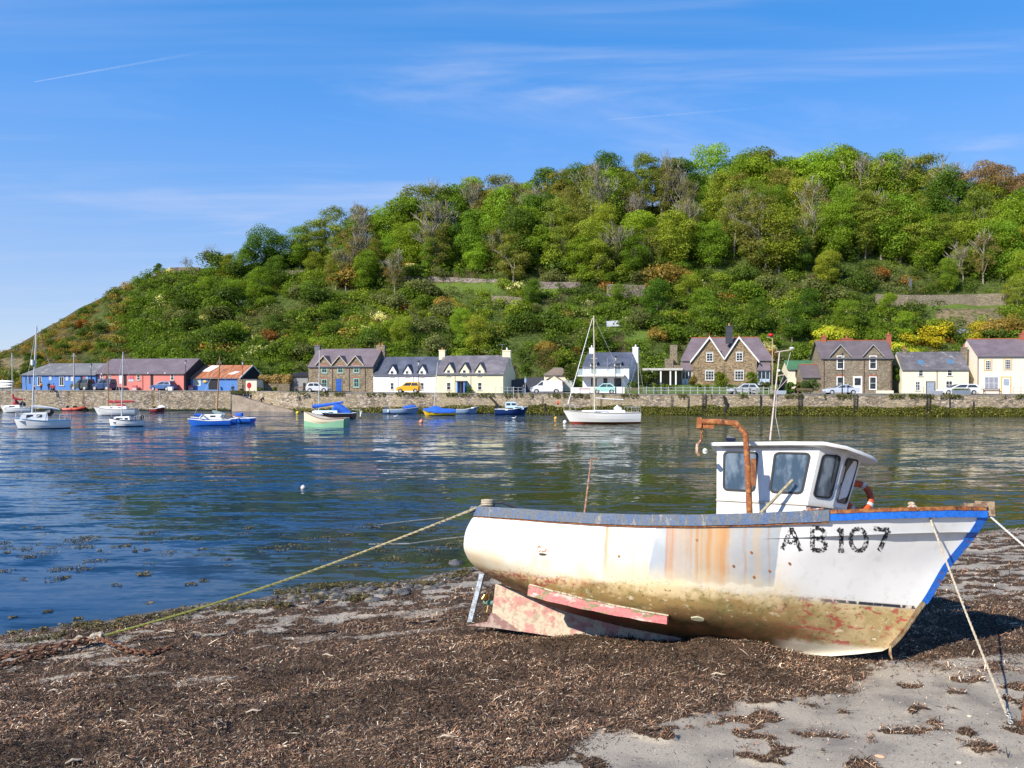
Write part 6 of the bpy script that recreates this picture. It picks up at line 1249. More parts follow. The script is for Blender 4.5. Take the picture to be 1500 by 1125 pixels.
    b = Bld('lean_to', 'slate roofed lean-to with red ridge tiles attached left of the brown roofed house', 'outbuilding', 1174.5, 1204, 122.5, -8, 577, 4); b.gable(552, 535, rub3, sbrn, ridgem=REDT, over_end=.05)
    # brown roofed stone house
    b = Bld('stone_house', 'grey brown stone house with red chimneys and a white door', 'house', 1204.5, 1306.5, 121, -9, 578, 7.5); b.gable(524.5, 500, rub3, sbrn, ridgem=REDT, over_end=.35)
    barg = pm('grey_barge', (.36, .36, .37), .6); dk = pm('brown_pipe', (.14, .05, .04), .6)
    for x in (1230.5, 1278.5): b.gablet(x, 30, 521.5, 505.3, rub3, sbrn, barg)
    for x in (1230.7, 1278.3):
        b.win(x-5.3, x+5.8, 520.8, 541, bars=(1, 2), lintel=None, fw=.14); b.win(x-5.3, x+5.8, 551.5, 571, bars=(1, 2), lintel=brick, fw=.14)
    b.door(1250.5, 1262, 552, 578, WHT, frame=WHT, pane=GLS); b.chim(1204, 1210, 492, brick, pots=1); b.chim(1299, 1305.5, 490, brick, pots=1); b.chim(1233, 1248.5, 495.5, brick, back=5.5, pots=1)
    for x in (1206.8, 1265.5, 1304.8): b.pipe(x, 524, 578, dk)
    b.pbox('plinth', cream2, 1283, 1307.5, 572, 578.5, -.5, -.02)
    # cottage with rooflights
    b = Bld('cottage', 'pale cream cottage with two rooflights and a grey door', 'cottage', 1321, 1419, 119.5, -12, 577.5, 6.5); b.gable(541, 516.5, cream2, slich, over_end=.03)
    for a, c, t, q, br in ((1345.5, 1352, 541.8, 551, (1, 2)), (1387.5, 1394.5, 541.3, 550.5, (1, 2)), (1341, 1347.5, 559, 572, (2, 3)), (1385.5, 1395, 558, 569.5, (2, 2))): b.win(a, c, t, q, bars=br, fw=.06)
    b.door(1357.5, 1369, 559.5, 577.5, pm('grey_door', (.30, .34, .42), .5), frame=DARK)
    b.chim(1322.5, 1328, 511, rub3, pots=1); b.chim(1408.5, 1417, 508.5, rub3, pots=1); b.pipe(1372.3, 541, 577, dk)
    for px, py in ((1348.5, 532), (1392, 531)):
        x, z = b.P(px, py, 1.2); y = (z-b.ze)/b.sl if z > b.ze else 1.0; m = MB(); y = max(.7, y); w = .38; m.loft([[(x-w, y-.45, b.ze+(y-.45)*b.sl+.12), (x+w, y-.45, b.ze+(y-.45)*b.sl+.12), (x+w, y+.35, b.ze+(y+.35)*b.sl+.12), (x-w, y+.35, b.ze+(y+.35)*b.sl+.12)], [(x-w, y-.45, b.ze+(y-.45)*b.sl+.21), (x+w, y-.45, b.ze+(y-.45)*b.sl+.21), (x+w, y+.35, b.ze+(y+.35)*b.sl+.21), (x-w, y+.35, b.ze+(y+.35)*b.sl+.21)]]); m.build('rooflight', pm('rooflight_blue', (.10, .20, .32), .15), b.roof)
    b = Bld('outbuilding', 'small cream outbuilding in the gap left of the far right house', 'outbuilding', 1418.5, 1432, 124, -10, 577, 3); b.pbox('wall', cream2, 1418.5, 1432, 545, 578, 0, 3); x, z = b.P(1432, 545); b.pbox('roof', LEAD, 1418, 1432.5, 541.5, 544.8, -.15, 3.2)
    # right hand house
    b = Bld('end_house', 'pinkish cream house with yellow window surrounds at the right edge', 'house', 1431.5, 1530, 117.5, -10, 578, 8); b.gable(521.5, 497.5, pinkc, spurp, ridgem=REDT, over_end=.06)
    yel = pm('yellow_surround', (.70, .46, .17), .8)
    for a, c, t, q in ((1441, 1453.5, 526.5, 543.5), (1469.5, 1482.5, 525, 542.5), (1502, 1514, 525, 542.5)): b.pbox('surround', yel, a, c, t, q, -.02, -.002); b.win(a+2, c-1.8, t+1.5, q-1.5, bars=(3, 4), back=-.03, sill=False, fw=.08)
    b.win(1441, 1463.5, 551, 571, bars=(3, 2), fw=.16, sill=WHT, glass=pm('curtained_glass', (.30, .31, .36), .3)); b.pbox('surround', yel, 1466, 1481.5, 551.5, 577.5, -.02, -.002); b.door(1468.5, 1479.5, 553.5, 577, WHT, pane=pm('pale_pane', (.35, .4, .5), .3), back=-.03)
    b.chim(1495.5, 1505, 487.5, brick, pots=1, dep=.8); b.pipe(1432.2, 521, 577, dk)
    # summerhouse on the slope, banner, terrace walls
    p = hill_at(1394, 496); b = Bld('summerhouse', 'small brown summerhouse with white windows high behind the cottage', 'shed', 1394, 1421, p.y, -5, 497, 3); b.gable(488, 482.5, pm('brown_boards', (.20, .11, .07), .8), pm('grey_felt', (.22, .23, .25), .8), over_end=.2)
    b.win(1399.5, 1409, 488.5, 494, bars=(1, 1), sill=False); b.win(1413.5, 1420, 488, 494, bars=(1, 1), sill=False)
    p = hill_at(898, 480); m = MB(); s = p.y/FPX; M_ = Matrix.Translation(p+Vector((0, 0, .2))) @ Matrix.Rotation(radians(-4), 4, 'Y'); m.box(-10*s, 10.5*s, -.03, .03, .25*s, 8.5*s, M=M_); bn = thing('banner', 'pale grey banner on posts on the slope above the balcony house', 'banner'); m.build('sheet', pm('banner_cloth', (.58, .60, .66), .7, .1, 1), bn); m = MB(); [m.box(x*s, (x+.6)*s, -.08, -.032, -3*s, 9*s, M=M_) for x in (-10.5, 10)]; m.build('post', LEAD, bn)
    def twall(pts, h, lab, mat=rub3):
        R = []
        for px, py, pt in pts:
            p = hill_at(px, py); s = p.y/FPX; z = p.z+(py-pt)*s; R.append([(p.x, p.y, p.z-1.2), (p.x, p.y, z), (p.x, p.y+.5, z), (p.x, p.y+.5, p.z-1.2)])
        m = MB(); m.loft(R); tag(m.build('terrace_wall', mat), lab, 'wall')
    pink_s = stone('pinkish_stone', [(.34, .27, .23), (.28, .22, .19), (.20, .17, .15), (.42, .35, .30)], 3, 1.8, (.34, .3, .26), .04)
    twall([(575, 411, 403), (600, 412, 404), (650, 413, 405.5), (700, 414, 408), (730, 415, 409)], 2, 'long low stone wall above the small meadow on the hillside', pink_s)
    twall([(415, 399, 396), (470, 400, 397), (530, 401, 398.5)], 2, 'thin stone wall high on the slope left of the meadow', pink_s)
    twall([(779, 422, 411), (800, 423, 413), (850, 423, 413)], 2, 'pinkish stone wall on the terrace right of the meadow', pink_s); twall([(889, 434, 416), (915, 435, 417), (945, 433, 418)], 2, 'pale retaining wall in the scrub above the balcony house', pink_s)
    twall([(720, 446, 433), (745, 447, 434), (766, 448, 436)], 2, 'short retaining wall under the terrace above the cream cottage', rub3); twall([(1283, 446, 431), (1330, 447, 432), (1380, 448, 432), (1430, 448, 431), (1480, 447, 429)], 2, 'long grey terrace wall on the slope at the right', rub3)
    twall([(250, 406, 392), (262, 406, 391.5), (292, 404, 391.5)], 2, 'old stone wall on the ridge beside the bare trees', rub)
    twall([(1096, 432, 429), (1110, 432, 428.5), (1125, 432, 429)], 2, 'small bit of pale wall showing in the dark scrub', pink_s)
    p = hill_at(1333, 432); m = MB(); m.box(p.x-.25, p.x+.25, p.y-.1, p.y+.1, p.z-.3, p.z+3.4); tag(m.build('slate_post', LEAD), 'narrow dark upright post above the long terrace wall', 'post')
buildings()
# ------------------------------------------------------------------ moored boats
def gel(name, col, r=.3): return pm(name, col, r, .06, 2, spec=.5)
BW = gel('white_gelcoat', (.80, .80, .78)); BBL = gel('boot_blue', (.03, .12, .36)); BRD = gel('boot_red', (.42, .06, .04)); BDK = gel('antifoul_dark', (.02, .03, .035), .6); ALU = pm('mast_alloy', (.62, .62, .60), .4, .1, 3); WOODM = pm('varnished_spar', (.42, .20, .07), .5, .3, 4, sc=(1, 1, .3)); WIRE = pm('rigging_wire', (.55, .55, .55), .4)
COVB = pm('blue_canvas', (.02, .12, .55), .8, .35, 2.5, .5, 5); COVR = pm('red_canvas', (.42, .045, .05), .8, .3, 2.5, .5, 5); OUTB = pm('outboard_black', (.015, .016, .02), .35); RIBR = pm('orange_red_tube', (.72, .10, .05), .45)
class Craft:
    def __init__(s, name, label, cat, bow, stern, wl, yaw=0, group='boats moored in the harbour', heel=0):
        c = G((bow+stern)/2, wl, 0); sg = 1 if bow > stern else -1; s.a = (0 if sg > 0 else pi)-radians(yaw)*sg*1.0
        s.L = abs(bow-stern)/FPX*c.y/max(.5, cos(radians(yaw)))*(1-abs(yaw)/28*.20); s.root = thing(name, label, cat, c, s.a, group)
        s.Mx = Matrix.Translation(c) @ Matrix.Rotation(s.a, 4, 'Z'); s.Mi = s.Mx.inverted(); s.c = c
    def at(s, px, py, y=0.0):
        o = s.Mi @ CAMP; r = s.Mi.to_3x3() @ ray(px, py); return o+r*((y-o.y)/r.y)
    def hull(s, B, fb, mats, tr=.7, draft=.35, rake=.12, boot=.1, full=.45, top=None, deck=True, deckmat=None, y0=0.0, name='hull', L=None, gun=None, parent=None, sheer2=None):
        L = L or s.L; rings = []; zs_mid = []; us = [i/14 for i in range(15)]; mi = None
        def hb(u): return B/2*(tr+(1-tr)*sin(min(1, u/.45)*pi/2)) if u < .45 else B/2*(1-((u-.45)/.55)**2.2)**.8 if u < 1 else .015
        def sh(u): return tab(u, [(0, fb[0]), (.5, fb[1]), (1, fb[2])])+.0*u
        shp = lambda u: (sh(u-.12 if u > .12 else 0)+sh(min(1, u+.12))+2*sh(u))/4
        m = MB(); R = []
        for u in us:
            H = shp(u); zz = [-draft*(1-.6*u**3), -.02, boot, lerp(boot, H, .35), lerp(boot, H, .7), H]; ys = [.04, full*1.0 if u < .9 else full, .82, .93, .98, 1.0]; k = smooth(.5, 1, u); ys = [lerp(a, b, k) for a, b in zip(ys, [.04, .35, .5, .68, .85, 1.0])]
            xx = lambda z: lerp(-L/2-(.05*(z if z > 0 else 0)), L/2-rake*L*(1-(z+draft)/(H+draft))**1.0, u)
            a = [(xx(z), hb(u)*q, z) for z, q in zip(zz, ys)]; R.append([(p[0], y0-p[1], p[2]) for p in reversed(a)]+[(p[0], y0+p[1], p[2]) for p in a])
        n = 12; vs = [p for r in R for p in r]; fs = []; mis = []
        band = {0: 4, 1: 3, 2: 2, 3: 1, 4: 0, 5: 9, 6: 0, 7: 1, 8: 2, 9: 3, 10: 4}
        bm = [0, 0, 0, 1, 2]   # from sheer down: topsides, topsides, topsides, boot band, bottom
        for j in range(11):
            col = 2 if j == 5 else (min(2, len(mats)-1) if j in (4, 6) else min(1, len(mats)-1) if j in (3, 7) else 0); col = min(col, len(mats)-1)
            m.add(vs, [(i*n+j, i*n+j+1, (i+1)*n+j+1, (i+1)*n+j) for i in range(14)], col)
        m.add(R[0], [(0, 11, 10, 1), (1, 10, 9, 2), (2, 9, 8, 3), (3, 8, 7, 4)], 0)
        h = m.build(name, list(mats), parent or s.root, True); s.hb = hb; s.sh = shp; s.rake = rake
        if deck:
            d = MB(); dz = -.03 if deck is True else -deck; d.add([(lerp(-L/2, L/2-.03, u), y0+sg*hb(u)*.96, shp(u)+dz) for u in us for sg in (-1, 1)], [(2*i, 2*i+2, 2*i+3, 2*i+1) for i in range(14)]); d.build('deck', deckmat or mats[0], parent or s.root)
        g = MB()
        for sg in (-1, 1): g.tube([(lerp(-L/2-.05*fb[0], L/2, u), y0+sg*hb(u)*1.01, shp(u)) for u in us], .035, 5)
        g.build('gunwale', gun or mats[0], h); return h
    def cabin(s, a, b, top, w, mat, slope=.25, name='cabin', base=None, win=None, zb=None, wmat=None):
        p, q = s.at(a, top, -w/2), s.at(b, top, -w/2); x0, x1 = min(p.x, q.x), max(p.x, q.x); zt = p.z; z0 = s.sh(.5)-.1 if zb is None else zb; h = zt-z0
        m = MB(); m.loft([[(x0-.02, -w/2, z0), (x1+slope*h*1.5, -w/2*.85, z0), (x1+slope*h*1.5, w/2*.85, z0), (x0-.02, w/2, z0)], [(x0+.04, -w/2*.86, zt-.04), (x1, -w/2*.66, zt-.04), (x1, w/2*.66, zt-.04), (x0+.04, w/2*.86, zt-.04)], [(x0+.1, -w/2*.7, zt+.03), (x1-.08, -w/2*.5, zt), (x1-.08, w/2*.5, zt), (x0+.1, w/2*.7, zt+.03)]]); c = m.build(name, mat, s.root)
        for (u0, u1) in (win or []):
            for sg in (-1, 1):
                P = lambda u, v: Vector((lerp(lerp(x0, x1+slope*h*1.5, u), lerp(x0+.04, x1, u), v), sg*(lerp(lerp(w/2, w/2*.85, u), lerp(w/2*.86, w/2*.66, u), v)+.012), lerp(z0, zt-.04, v)))
                g = MB(); v0, v1 = (.45, .85); g.add([P(u0, v0), P(u1, v0), P(u1, v1), P(u0, v1)], [(0, 1, 2, 3)]); g.build('cabin_window', wmat or GLS, c)
        return c
    def spar(s, name, mat, a, b, r0, r1=None, y=0.0, parent=None, n=7): m = MB(); m.tube([s.at(*a, y), s.at(*b, y)], [r0, r1 or r0], n); return m.build(name, mat, parent or s.root)
    def wires(s, prs, r=.014, name='stay', mat=None, parent=None):
        for a, b in prs: m = MB(); m.tube([s.at(*a[:2], a[2] if len(a) > 2 else 0), s.at(*b[:2], b[2] if len(b) > 2 else 0)], r, 4); m.build(name, mat or WIRE, parent or s.root)
    def lump(s, name, mat, pts, r, y=0.0, flat=1.0, parent=None, n=8):
        m = MB(); m.tube([s.at(*p, y) for p in pts], r, n); return m.build(name, mat, parent or s.root, True)
    def outboard(s, px, py, k=1.0, mat=None, y=0.0):
        c = s.at(px, py, y); m = MB(); m.loft([[(c.x+x*k, c.y+yy*k, c.z+z*k) for x, yy in ((-.2, -.12), (.16, -.13), (.16, .13), (-.2, .12))] for z in (-.05, .3)]+[[(c.x+x*k, c.y+yy*k, c.z+.38*k) for x, yy in ((-.12, -.07), (.1, -.07), (.1, .07), (-.12, .07))]]); o = m.build('outboard_motor', mat or OUTB, s.root)
        l = MB(); l.box(c.x-.07*k, c.x+.07*k, c.y-.05*k, c.y+.05*k, -.25, c.z); l.build('motor_leg', OUTB, o)
    def pulpit(s, u0, u1, h=.55, mat=None):
        m = MB(); P = []
        for u in (u0, lerp(u0, u1, .5), u1):
            x = lerp(-s.L/2, s.L/2, u)
            for sg in (-1, 1): m.tube([(x, sg*s.hb(u)*.93, s.sh(u)), (x, sg*s.hb(u)*.93, s.sh(u)+h)], .014, 4)
        for sg in (-1, 1): m.tube([(lerp(-s.L/2, s.L/2, u), sg*s.hb(u)*.93, s.sh(u)+h) for u in (u0, lerp(u0, u1, .5), u1)], .014, 4)
        m.build('guard_rail', mat or WIRE, s.root)

def moored():
    lg = gel('pale_blue_gelcoat', (.50, .66, .78)); navy = gel('navy_gelcoat', (.012, .035, .14)); creamb = gel('cream_planking', (.78, .66, .48), .5); greenb = gel('pale_green_hull', (.22, .44, .27), .45); gb = gel('grey_blue_hull', (.25, .36, .52), .45); cob = gel('cobalt_hull', (.02, .14, .62), .35); yel = gel('yellow_hull', (.80, .52, .02), .4); rdh = gel('dark_red_hull', (.25, .03, .02), .5); gry = pm('teak_grey', (.42, .38, .32), .8)
    # large white sailing boat at the left
    b = Craft('sailing_boat', 'white sailing boat with a blue waterline nearest the left edge', 'sailing boat', 23, 102, 628, 28); b.hull(2.2, (.85, .85, 1.15), (BW, BBL, BDK), .75, boot=.10, rake=.10, gun=gel('blue_line', (.06, .22, .42)))
    b.cabin(71, 34, 604, 1.6, BW, win=((.2, .42), (.55, .8)), zb=.85); b.lump('spray_hood', OUTB, [(66, 605), (73, 604), (77, 607)], [.25, .42, .3]); b.spar('mast', ALU, (47, 606), (53.5, 477), .075, .055)
    bo = b.spar('boom', ALU, (47, 596), (88, 600), .055); b.lump('furled_sail', BW, [(48, 595), (70, 597), (86, 599)], [.13, .12, .05], parent=bo); b.wires((((53.5, 478), (31, 606)), ((53.5, 478), (100, 612)), ((53.3, 482), (48, 607, -1)), ((53.3, 482), (52, 607, 1)))); b.pulpit(.0, .2); b.pulpit(.8, .97)
    b.lump('radar_reflector', BW, [(47.7, 527), (47.6, 535)], .16); b.lump('fender', RIBR, [(62, 611), (62, 617)], .09, -1.2)
    # boat with red covers behind it
    b = Craft('sailing_boat', 'white boat with red sail cover partly behind the large white one', 'sailing boat', 2, 46, 604, 10); b.hull(1.9, (.7, .7, 1.0), (BW, BW, BDK), .7); b.cabin(34, 12, 593, 1.3, BW, win=((.3, .7),)); b.spar('mast', ALU, (18, 600), (17.6, 517), .05); b.spar('boom', ALU, (18, 586), (38, 585), .04)
    b.lump('sail_cover', COVR, [(18.5, 577), (19.5, 583), (28, 585), (37, 585)], [.1, .22, .15, .07]); b.lump('cockpit_cover', COVR, [(20, 594), (24, 589), (27, 593)], [.3, .42, .25]); b.lump('spray_hood', OUTB, [(28, 593), (33, 590), (37, 594)], [.2, .35, .2]); b.wires((((17.6, 518), (4, 594)), ((17.6, 518), (45, 596)), ((9, 580), (6, 594))))
    # small white sailing boat
    b = Craft('sailing_boat', 'small white sailing boat with a light blue waterline and black outboard', 'sailing boat', 160, 211, 625, 18); b.hull(2.1, (.75, .7, .95), (BW, gel('boot_sky_blue', (.06, .28, .55)), BDK), .75, boot=.14, rake=.06, gun=OUTB); b.cabin(193, 170, 609.5, 1.5, BW, win=((.1, .3), (.42, .85)), zb=.55); b.spar('mast', ALU, (178, 612), (180.3, 515.5), .06, .045)
    b.wires((((180.2, 517), (163, 610)), ((180.2, 517), (206, 611)))); b.outboard(208, 613, .95); b.spar('boom', ALU, (179, 585), (172, 560), .03); b.pulpit(.02, .25, .4)
    # classic behind it
    b = Craft('sailing_boat', 'white sailing boat with a brown mast and a long red boom cover', 'sailing boat', 137.5, 199, 608, 8); b.hull(2.3, (.85, .8, 1.2), (BW, BW, BDK), .6, rake=.14, gun=gry); b.cabin(190, 150, 595, 1.4, BW, win=((.2, .3), (.5, .6)), zb=.8); b.spar('mast', WOODM, (158.5, 598), (158.3, 524), .07, .05); b.spar('boom', WOODM, (159, 589.5), (198, 589), .05)
    b.lump('sail_cover', COVR, [(159, 588.5), (175, 588.5), (197, 588)], [.2, .19, .12]); b.lump('cockpit_cover', COVR, [(171, 597), (178, 594), (184, 597)], [.25, .35, .25]); b.spar('bowsprit', WOODM, (139, 595), (126, 591), .05, .03); b.wires((((158.4, 527), (128, 591)), ((158.4, 527), (196, 598)))); b.lump('coiled_fender', RIBR, [(155.5, 599), (155.5, 606)], .13, -1.0)
    b = Craft('motor_boat', 'white open motor boat moored behind the red covered sailing boat', 'motor boat', 172, 204, 599.5, 5); b.hull(2.0, (.75, .75, 1.0), (BW, BW, BDK), .85); b.cabin(186, 176, 586, 1.3, BW, win=((.2, .8),)); b.outboard(203, 594, 1.0)
    # red inflatables
    for bow, st, wl, lb in ((50, 87, 600.3, 'orange red rigid inflatable against the quay behind the large sailing boat'), (124, 96, 601.5, 'orange red rigid inflatable with black motor between the sailing boats')):
        b = Craft('inflatable_boat', lb, 'inflatable boat', bow, st, wl, 0); L = b.L; m = MB(); pts = [(-L/2, -.75, .22), (L*.2, -.75, .25), (L*.42, -.45, .38), (L/2, 0, .48), (L*.42, .45, .38), (L*.2, .75, .25), (-L/2, .75, .22)]; m.tube(pts, [.2, .24, .22, .2, .22, .24, .2], 8); m.build('tube', RIBR, b.root, True); m = MB(); m.box(-L/2+.1, L*.3, -.6, .6, .0, .16); m.build('floor', OUTB, b.root)
        b.outboard(st+(3 if bow < st else 3)*(1 if bow > st else -1), wl-4.5, .9); m = MB(); m.box(-.2, .2, -.2, .2, .16, .75); m.build('console', RIBR if bow < st else OUTB, b.root)
    b = Craft('motor_boat', 'small dark red boat with an outboard and a yellow buoy on its stern', 'motor boat', 243, 221.5, 603.5, 8); b.hull(1.7, (.5, .5, .75), (rdh, RIBR, BDK), .85, gun=BW, boot=.06); b.outboard(226, 597, .9); b.lump('buoy', pm('yellow_buoy', (.8, .6, .05), .5), [(226.8, 593.2), (226.8, 595)], .16); b.spar('mast', ALU, (234, 598), (234, 571), .03); b.lump('foredeck_cover', BW, [(232, 596.5), (238, 596), (242, 597)], [.2, .28, .1])
    # trimaran
    b = Craft('multihull', 'blue and white multihull with two hulls and a wooden mast', 'sailing boat', 279, 347, 621.5, 12); b.hull(1.5, (.62, .55, .85), (cob, cob, BDK), .8, rake=.08, gun=BW, deckmat=BW, full=.6); b.cabin(326, 300, 606.5, 1.0, BW, win=((.3, .6),), zb=.6)
    h2 = b.hull(1.1, (.62, .55, .8), (cob, cob, BDK), .8, y0=3.0, name='outer_hull', L=b.L*.9, gun=BW, deckmat=BW)
    for x in (-b.L*.22, b.L*.2): m = MB(); m.tube([(x, -.4, .85), (x, 1.5, 1.1), (x, 3.0, .85)], .09, 6); m.build('cross_beam', BW, b.root)
    b.spar('mast', WOODM, (317.5, 606), (322, 522.5), .085, .06); b.spar('boom', WOODM, (318, 603), (352, 611), .05); b.wires((((322, 525), (283, 611)), ((322, 525), (346, 612)))); b.lump('tarpaulin', pm('grey_tarp', (.25, .32, .33), .8, .3, 2), [(311, 602), (318, 605), (330, 608)], [.12, .25, .2]); b.lump('tyre_fender', OUTB, [(321, 612), (323, 615)], .2, -.8); b.lump('sail_bag', COVB, [(284, 608), (296, 608)], [.14, .2])
    b = Craft('motor_boat', 'blue boat moored close behind the stern of the blue multihull', 'motor boat', 340, 372, 619.5, -8); b.hull(1.8, (.55, .55, .8), (cob, cob, BDK), .8, gun=BW, deckmat=BW); b.lump('cover', COVB, [(344, 608), (355, 607.5)], [.2, .25]); b.outboard(343, 613, .8)
    # cream and green boat, cuddy boat behind
    b = Craft('sailing_boat', 'dark hulled boat with blue canopy behind the cream and green boat', 'sailing boat', 459, 521, 613.5, -6); b.hull(2.2, (.75, .75, .95), (gel('black_hull', (.02, .015, .02)), BDK, BDK), .75, gun=lg, deckmat=lg); b.cabin(500, 464, 601, 1.7, lg, win=((.15, .5),), zb=.6); b.lump('canopy', COVB, [(488, 602), (493, 596.5), (498, 598), (513, 605)], [.3, .55, .55, .25])
    b.spar('mast', ALU, (466.8, 605), (468, 513), .055, .045); b.spar('boom', ALU, (458, 597), (503, 589.5), .05); b.lump('sail_cover', COVB, [(458.5, 595.5), (475, 593.5), (502.5, 589)], [.26, .2, .13]); b.spar('rudder', BW, (529.5, 602), (528, 610), .09); b.wires((((515, 600), (530, 601)), ((527, 597), (527, 606))), r=.03, name='stern_rail')
    b = Craft('motor_boat', 'clinker boat with cream topsides and a pale green bottom', 'motor boat', 441.5, 511, 625, -10); m = b.hull(2.3, (.95, .85, 1.65), (creamb, creamb, BDK), .7, rake=.0, draft=.4, boot=.35, gun=pm('dark_gunwale', (.2, .14, .1), .6), full=.8)
    R = []
    for i in range(15):
        u = i/14; x = lerp(-b.L/2-.02, b.L/2-.01, u); H = b.sh(u); t = lerp(.80, .38, smooth(0, .6, u)); k = smooth(.5, 1, u)
        for_z = [-.02, H*t*.5, H*t]; R.append([(x, -(b.hb(u)*lerp(.98, lerp(.5, .8, z/H), k)+.03), z) for z in for_z])
    m = MB(); m.loft(R, closed=False, cap=False); m.loft([[(p[0], -p[1], p[2]) for p in r] for r in R], closed=False, cap=False); m.build('green_bottom', greenb, b.root, True); m = MB(); m.add([(x_, y_, z_) for x_, y_, z_ in [(R[0][0][0]-.03, -b.hb(0), -.02), (R[0][0][0]-.03, b.hb(0), -.02), (R[0][0][0]-.04, b.hb(0)*1.0, .92), (R[0][0][0]-.04, -b.hb(0)*1.0, .92)]], [(0, 1, 2, 3)]); m.build('transom', greenb, b.root)
    b.spar('stem_post', WOODM, (457, 604), (457.5, 588), .045, .035); b.outboard(509, 617, .01)
    # small craft near the wall
    b = Craft('motor_boat', 'open grey blue boat with a bright blue cover and outboard', 'motor boat', 614, 562, 605.8, 0); b.hull(1.8, (.6, .6, .95), (gb, gb, BDK), .8, gun=pm('pale_gunwale', (.6, .62, .62), .5)); b.lump('cover', COVB, [(590, 597.5), (600, 596), (609, 595)], [.15, .3, .15]); b.outboard(565, 600, 1.1, mat=pm('dark_slate_blue', (.06, .09, .14), .4)); b.lump('fuel_tank', BW, [(569, 600.5), (569, 603.5)], .14, -.8)
    b = Craft('sailing_boat', 'yellow hulled dinghy under a blue cover with a bare mast', 'sailing boat', 619, 667, 608.5, 0); b.hull(2.0, (.55, .5, .75), (yel, yel, BDK), .6, gun=COVB); b.spar('mast', ALU, (635.5, 597), (641, 531), .05, .04)
    R = [];
    for i in range(13):
        u = i/12; x = lerp(-b.L/2-.05, b.L/2-.1, u); pk = .35+.75*exp(-((u-.62)/.18)**2)+.25*exp(-((u-.25)/.2)**2); w = b.hb(u)*1.08
        R.append([(x, -w, b.sh(u)-.14+.05*sin(i*2)), (x, -w*.8, b.sh(u)+.08), (x, 0, b.sh(u)+pk*.7), (x, w*.8, b.sh(u)+.08), (x, w, b.sh(u)-.14+.05*sin(i*2.3))])
    m = MB(); m.loft(R, closed=False, cap=False); m.build('cover', COVB, b.root, True); b.outboard(664, 603, .7)
    b = Craft('motor_boat', 'grey blue open boat between the yellow dinghy and the navy boat', 'motor boat', 700, 664, 606.2, 0); b.hull(1.8, (.65, .6, 1.05), (gb, gb, BDK), .8, gun=pm('pale_gunwale', (.6, .62, .62), .5)); b.lump('fender', BW, [(690, 598), (694, 597.5)], .12, -.7); b.outboard(667, 600, .8)
    b = Craft('motor_boat', 'navy blue motor boat with a pale cuddy and a white line', 'motor boat', 773.5, 725, 607.5, 4); b.hull(2.1, (.8, .75, 1.15), (navy, navy, BDK), .85, gun=BW, deckmat=lg); b.cabin(752, 766, 595.5, 1.5, lg, win=((.1, .8),), zb=.8); b.cabin(740, 756, 589, 1.4, lg, slope=.1, name='wheelhouse', win=((.08, .45), (.55, .95)), zb=1.0); b.outboard(728, 597, 1.15); b.lump('fender', BW, [(740, 600.5), (744, 600.5)], .1, -1.02); b.spar('aerial', ALU, (752.5, 589), (752.5, 566), .02)
    # yacht with red boot line
    b = Craft('yacht', 'large white yacht with a red waterline and tall mast', 'sailing boat', 825, 937, 620, 0); b.hull(2.7, (1.25, 1.2, 1.5), (BW, BRD, gel('green_bottom_paint', (.02, .09, .06), .6)), .55, draft=.5, rake=.13, boot=.20, gun=gry); b.cabin(913, 852, 600.5, 1.8, BW, win=((.38, .72),), zb=1.1, wmat=pm('grey_window', (.16, .19, .24), .2)); b.lump('spray_hood', BW, [(900, 600), (904, 597.5), (910, 600)], [.2, .35, .2])
    mo = b.spar('mast', pm('gold_mast', (.66, .58, .40), .4), (871, 602), (869.8, 462.5), .085, .07, n=8); b.spar('furled_jib', BW, (832, 592), (868, 466), .06, .035); b.wires((((870, 464), (934, 604)), ((870, 466), (874, 604, -1.2)), ((870, 466), (868, 604, 1.2)))); b.spar('boom', BW, (872, 583), (913, 585.5), .055); b.pulpit(.84, .99, .65); b.pulpit(.0, .18, .6)
    b.lump('crosstrees', ALU, [(865, 525), (875, 525)], .025); b.lump('ball_fender', RIBR, [(816, 590), (819, 590)], .22)
    b = Craft('sailing_boat', 'pale blue hulled sailing boat with a blue sail cover behind the large yacht', 'sailing boat', 950, 908, 606.8, 10); b.hull(2.0, (.8, .8, 1.1), (gel('pale_hull', (.5, .58, .68)), gel('pale_hull_low', (.28, .38, .52)), BDK), .7); b.cabin(922, 940, 597, 1.5, BW, win=((.2, .7),)); b.spar('mast', ALU, (936.3, 597), (934.5, 524), .06, .045); b.lump('sail_cover', COVB, [(936.5, 584), (935.5, 590), (929, 593.5), (920, 594.5)], [.1, .28, .22, .08]); b.spar('boom', ALU, (920, 595), (936, 593), .04); b.wires((((934.6, 526), (948, 599)), ((934.6, 526), (912, 600))))
    # buoys and gulls on the water
    for px, py, wpx, col, lb in ((436, 606, 5, (.8, .55, .03), 'yellow buoy left of the cream and green boat'), (617, 619, 6, (.75, .28, .20), 'pink orange buoy in front of the yellow dinghy'), (444, 716, 7, (.78, .70, .64), 'white buoy floating alone in the middle of the harbour'), (814, 614, 5, (.8, .42, .06), 'orange buoy in front of the bow of the large yacht'), (827.5, 620, 6, (.8, .8, .8), 'white buoy at the bow of the large yacht'), (787, 606, 3, (.6, .15, .08), 'tiny red buoy near the quay post')):
        c = G(px, py, 0); r = wpx/2/FPX*c.y; o = thing('buoy', lb, 'buoy', c+Vector((0, 0, r*.5)), 0, 'mooring buoys'); m = MB(); m.ball((0, 0, 0), r, 8); m.build('float', pm('buoy_%.2f_%.2f_%.2f' % col, col, .45, .15, 4), o, True); m = MB(); m.tube([(0, 0, r*.9), (r*.2, 0, r*1.25), (-r*.1, 0, r*1.05)], r*.08, 5); m.build('buoy_eye', WIRE, o)
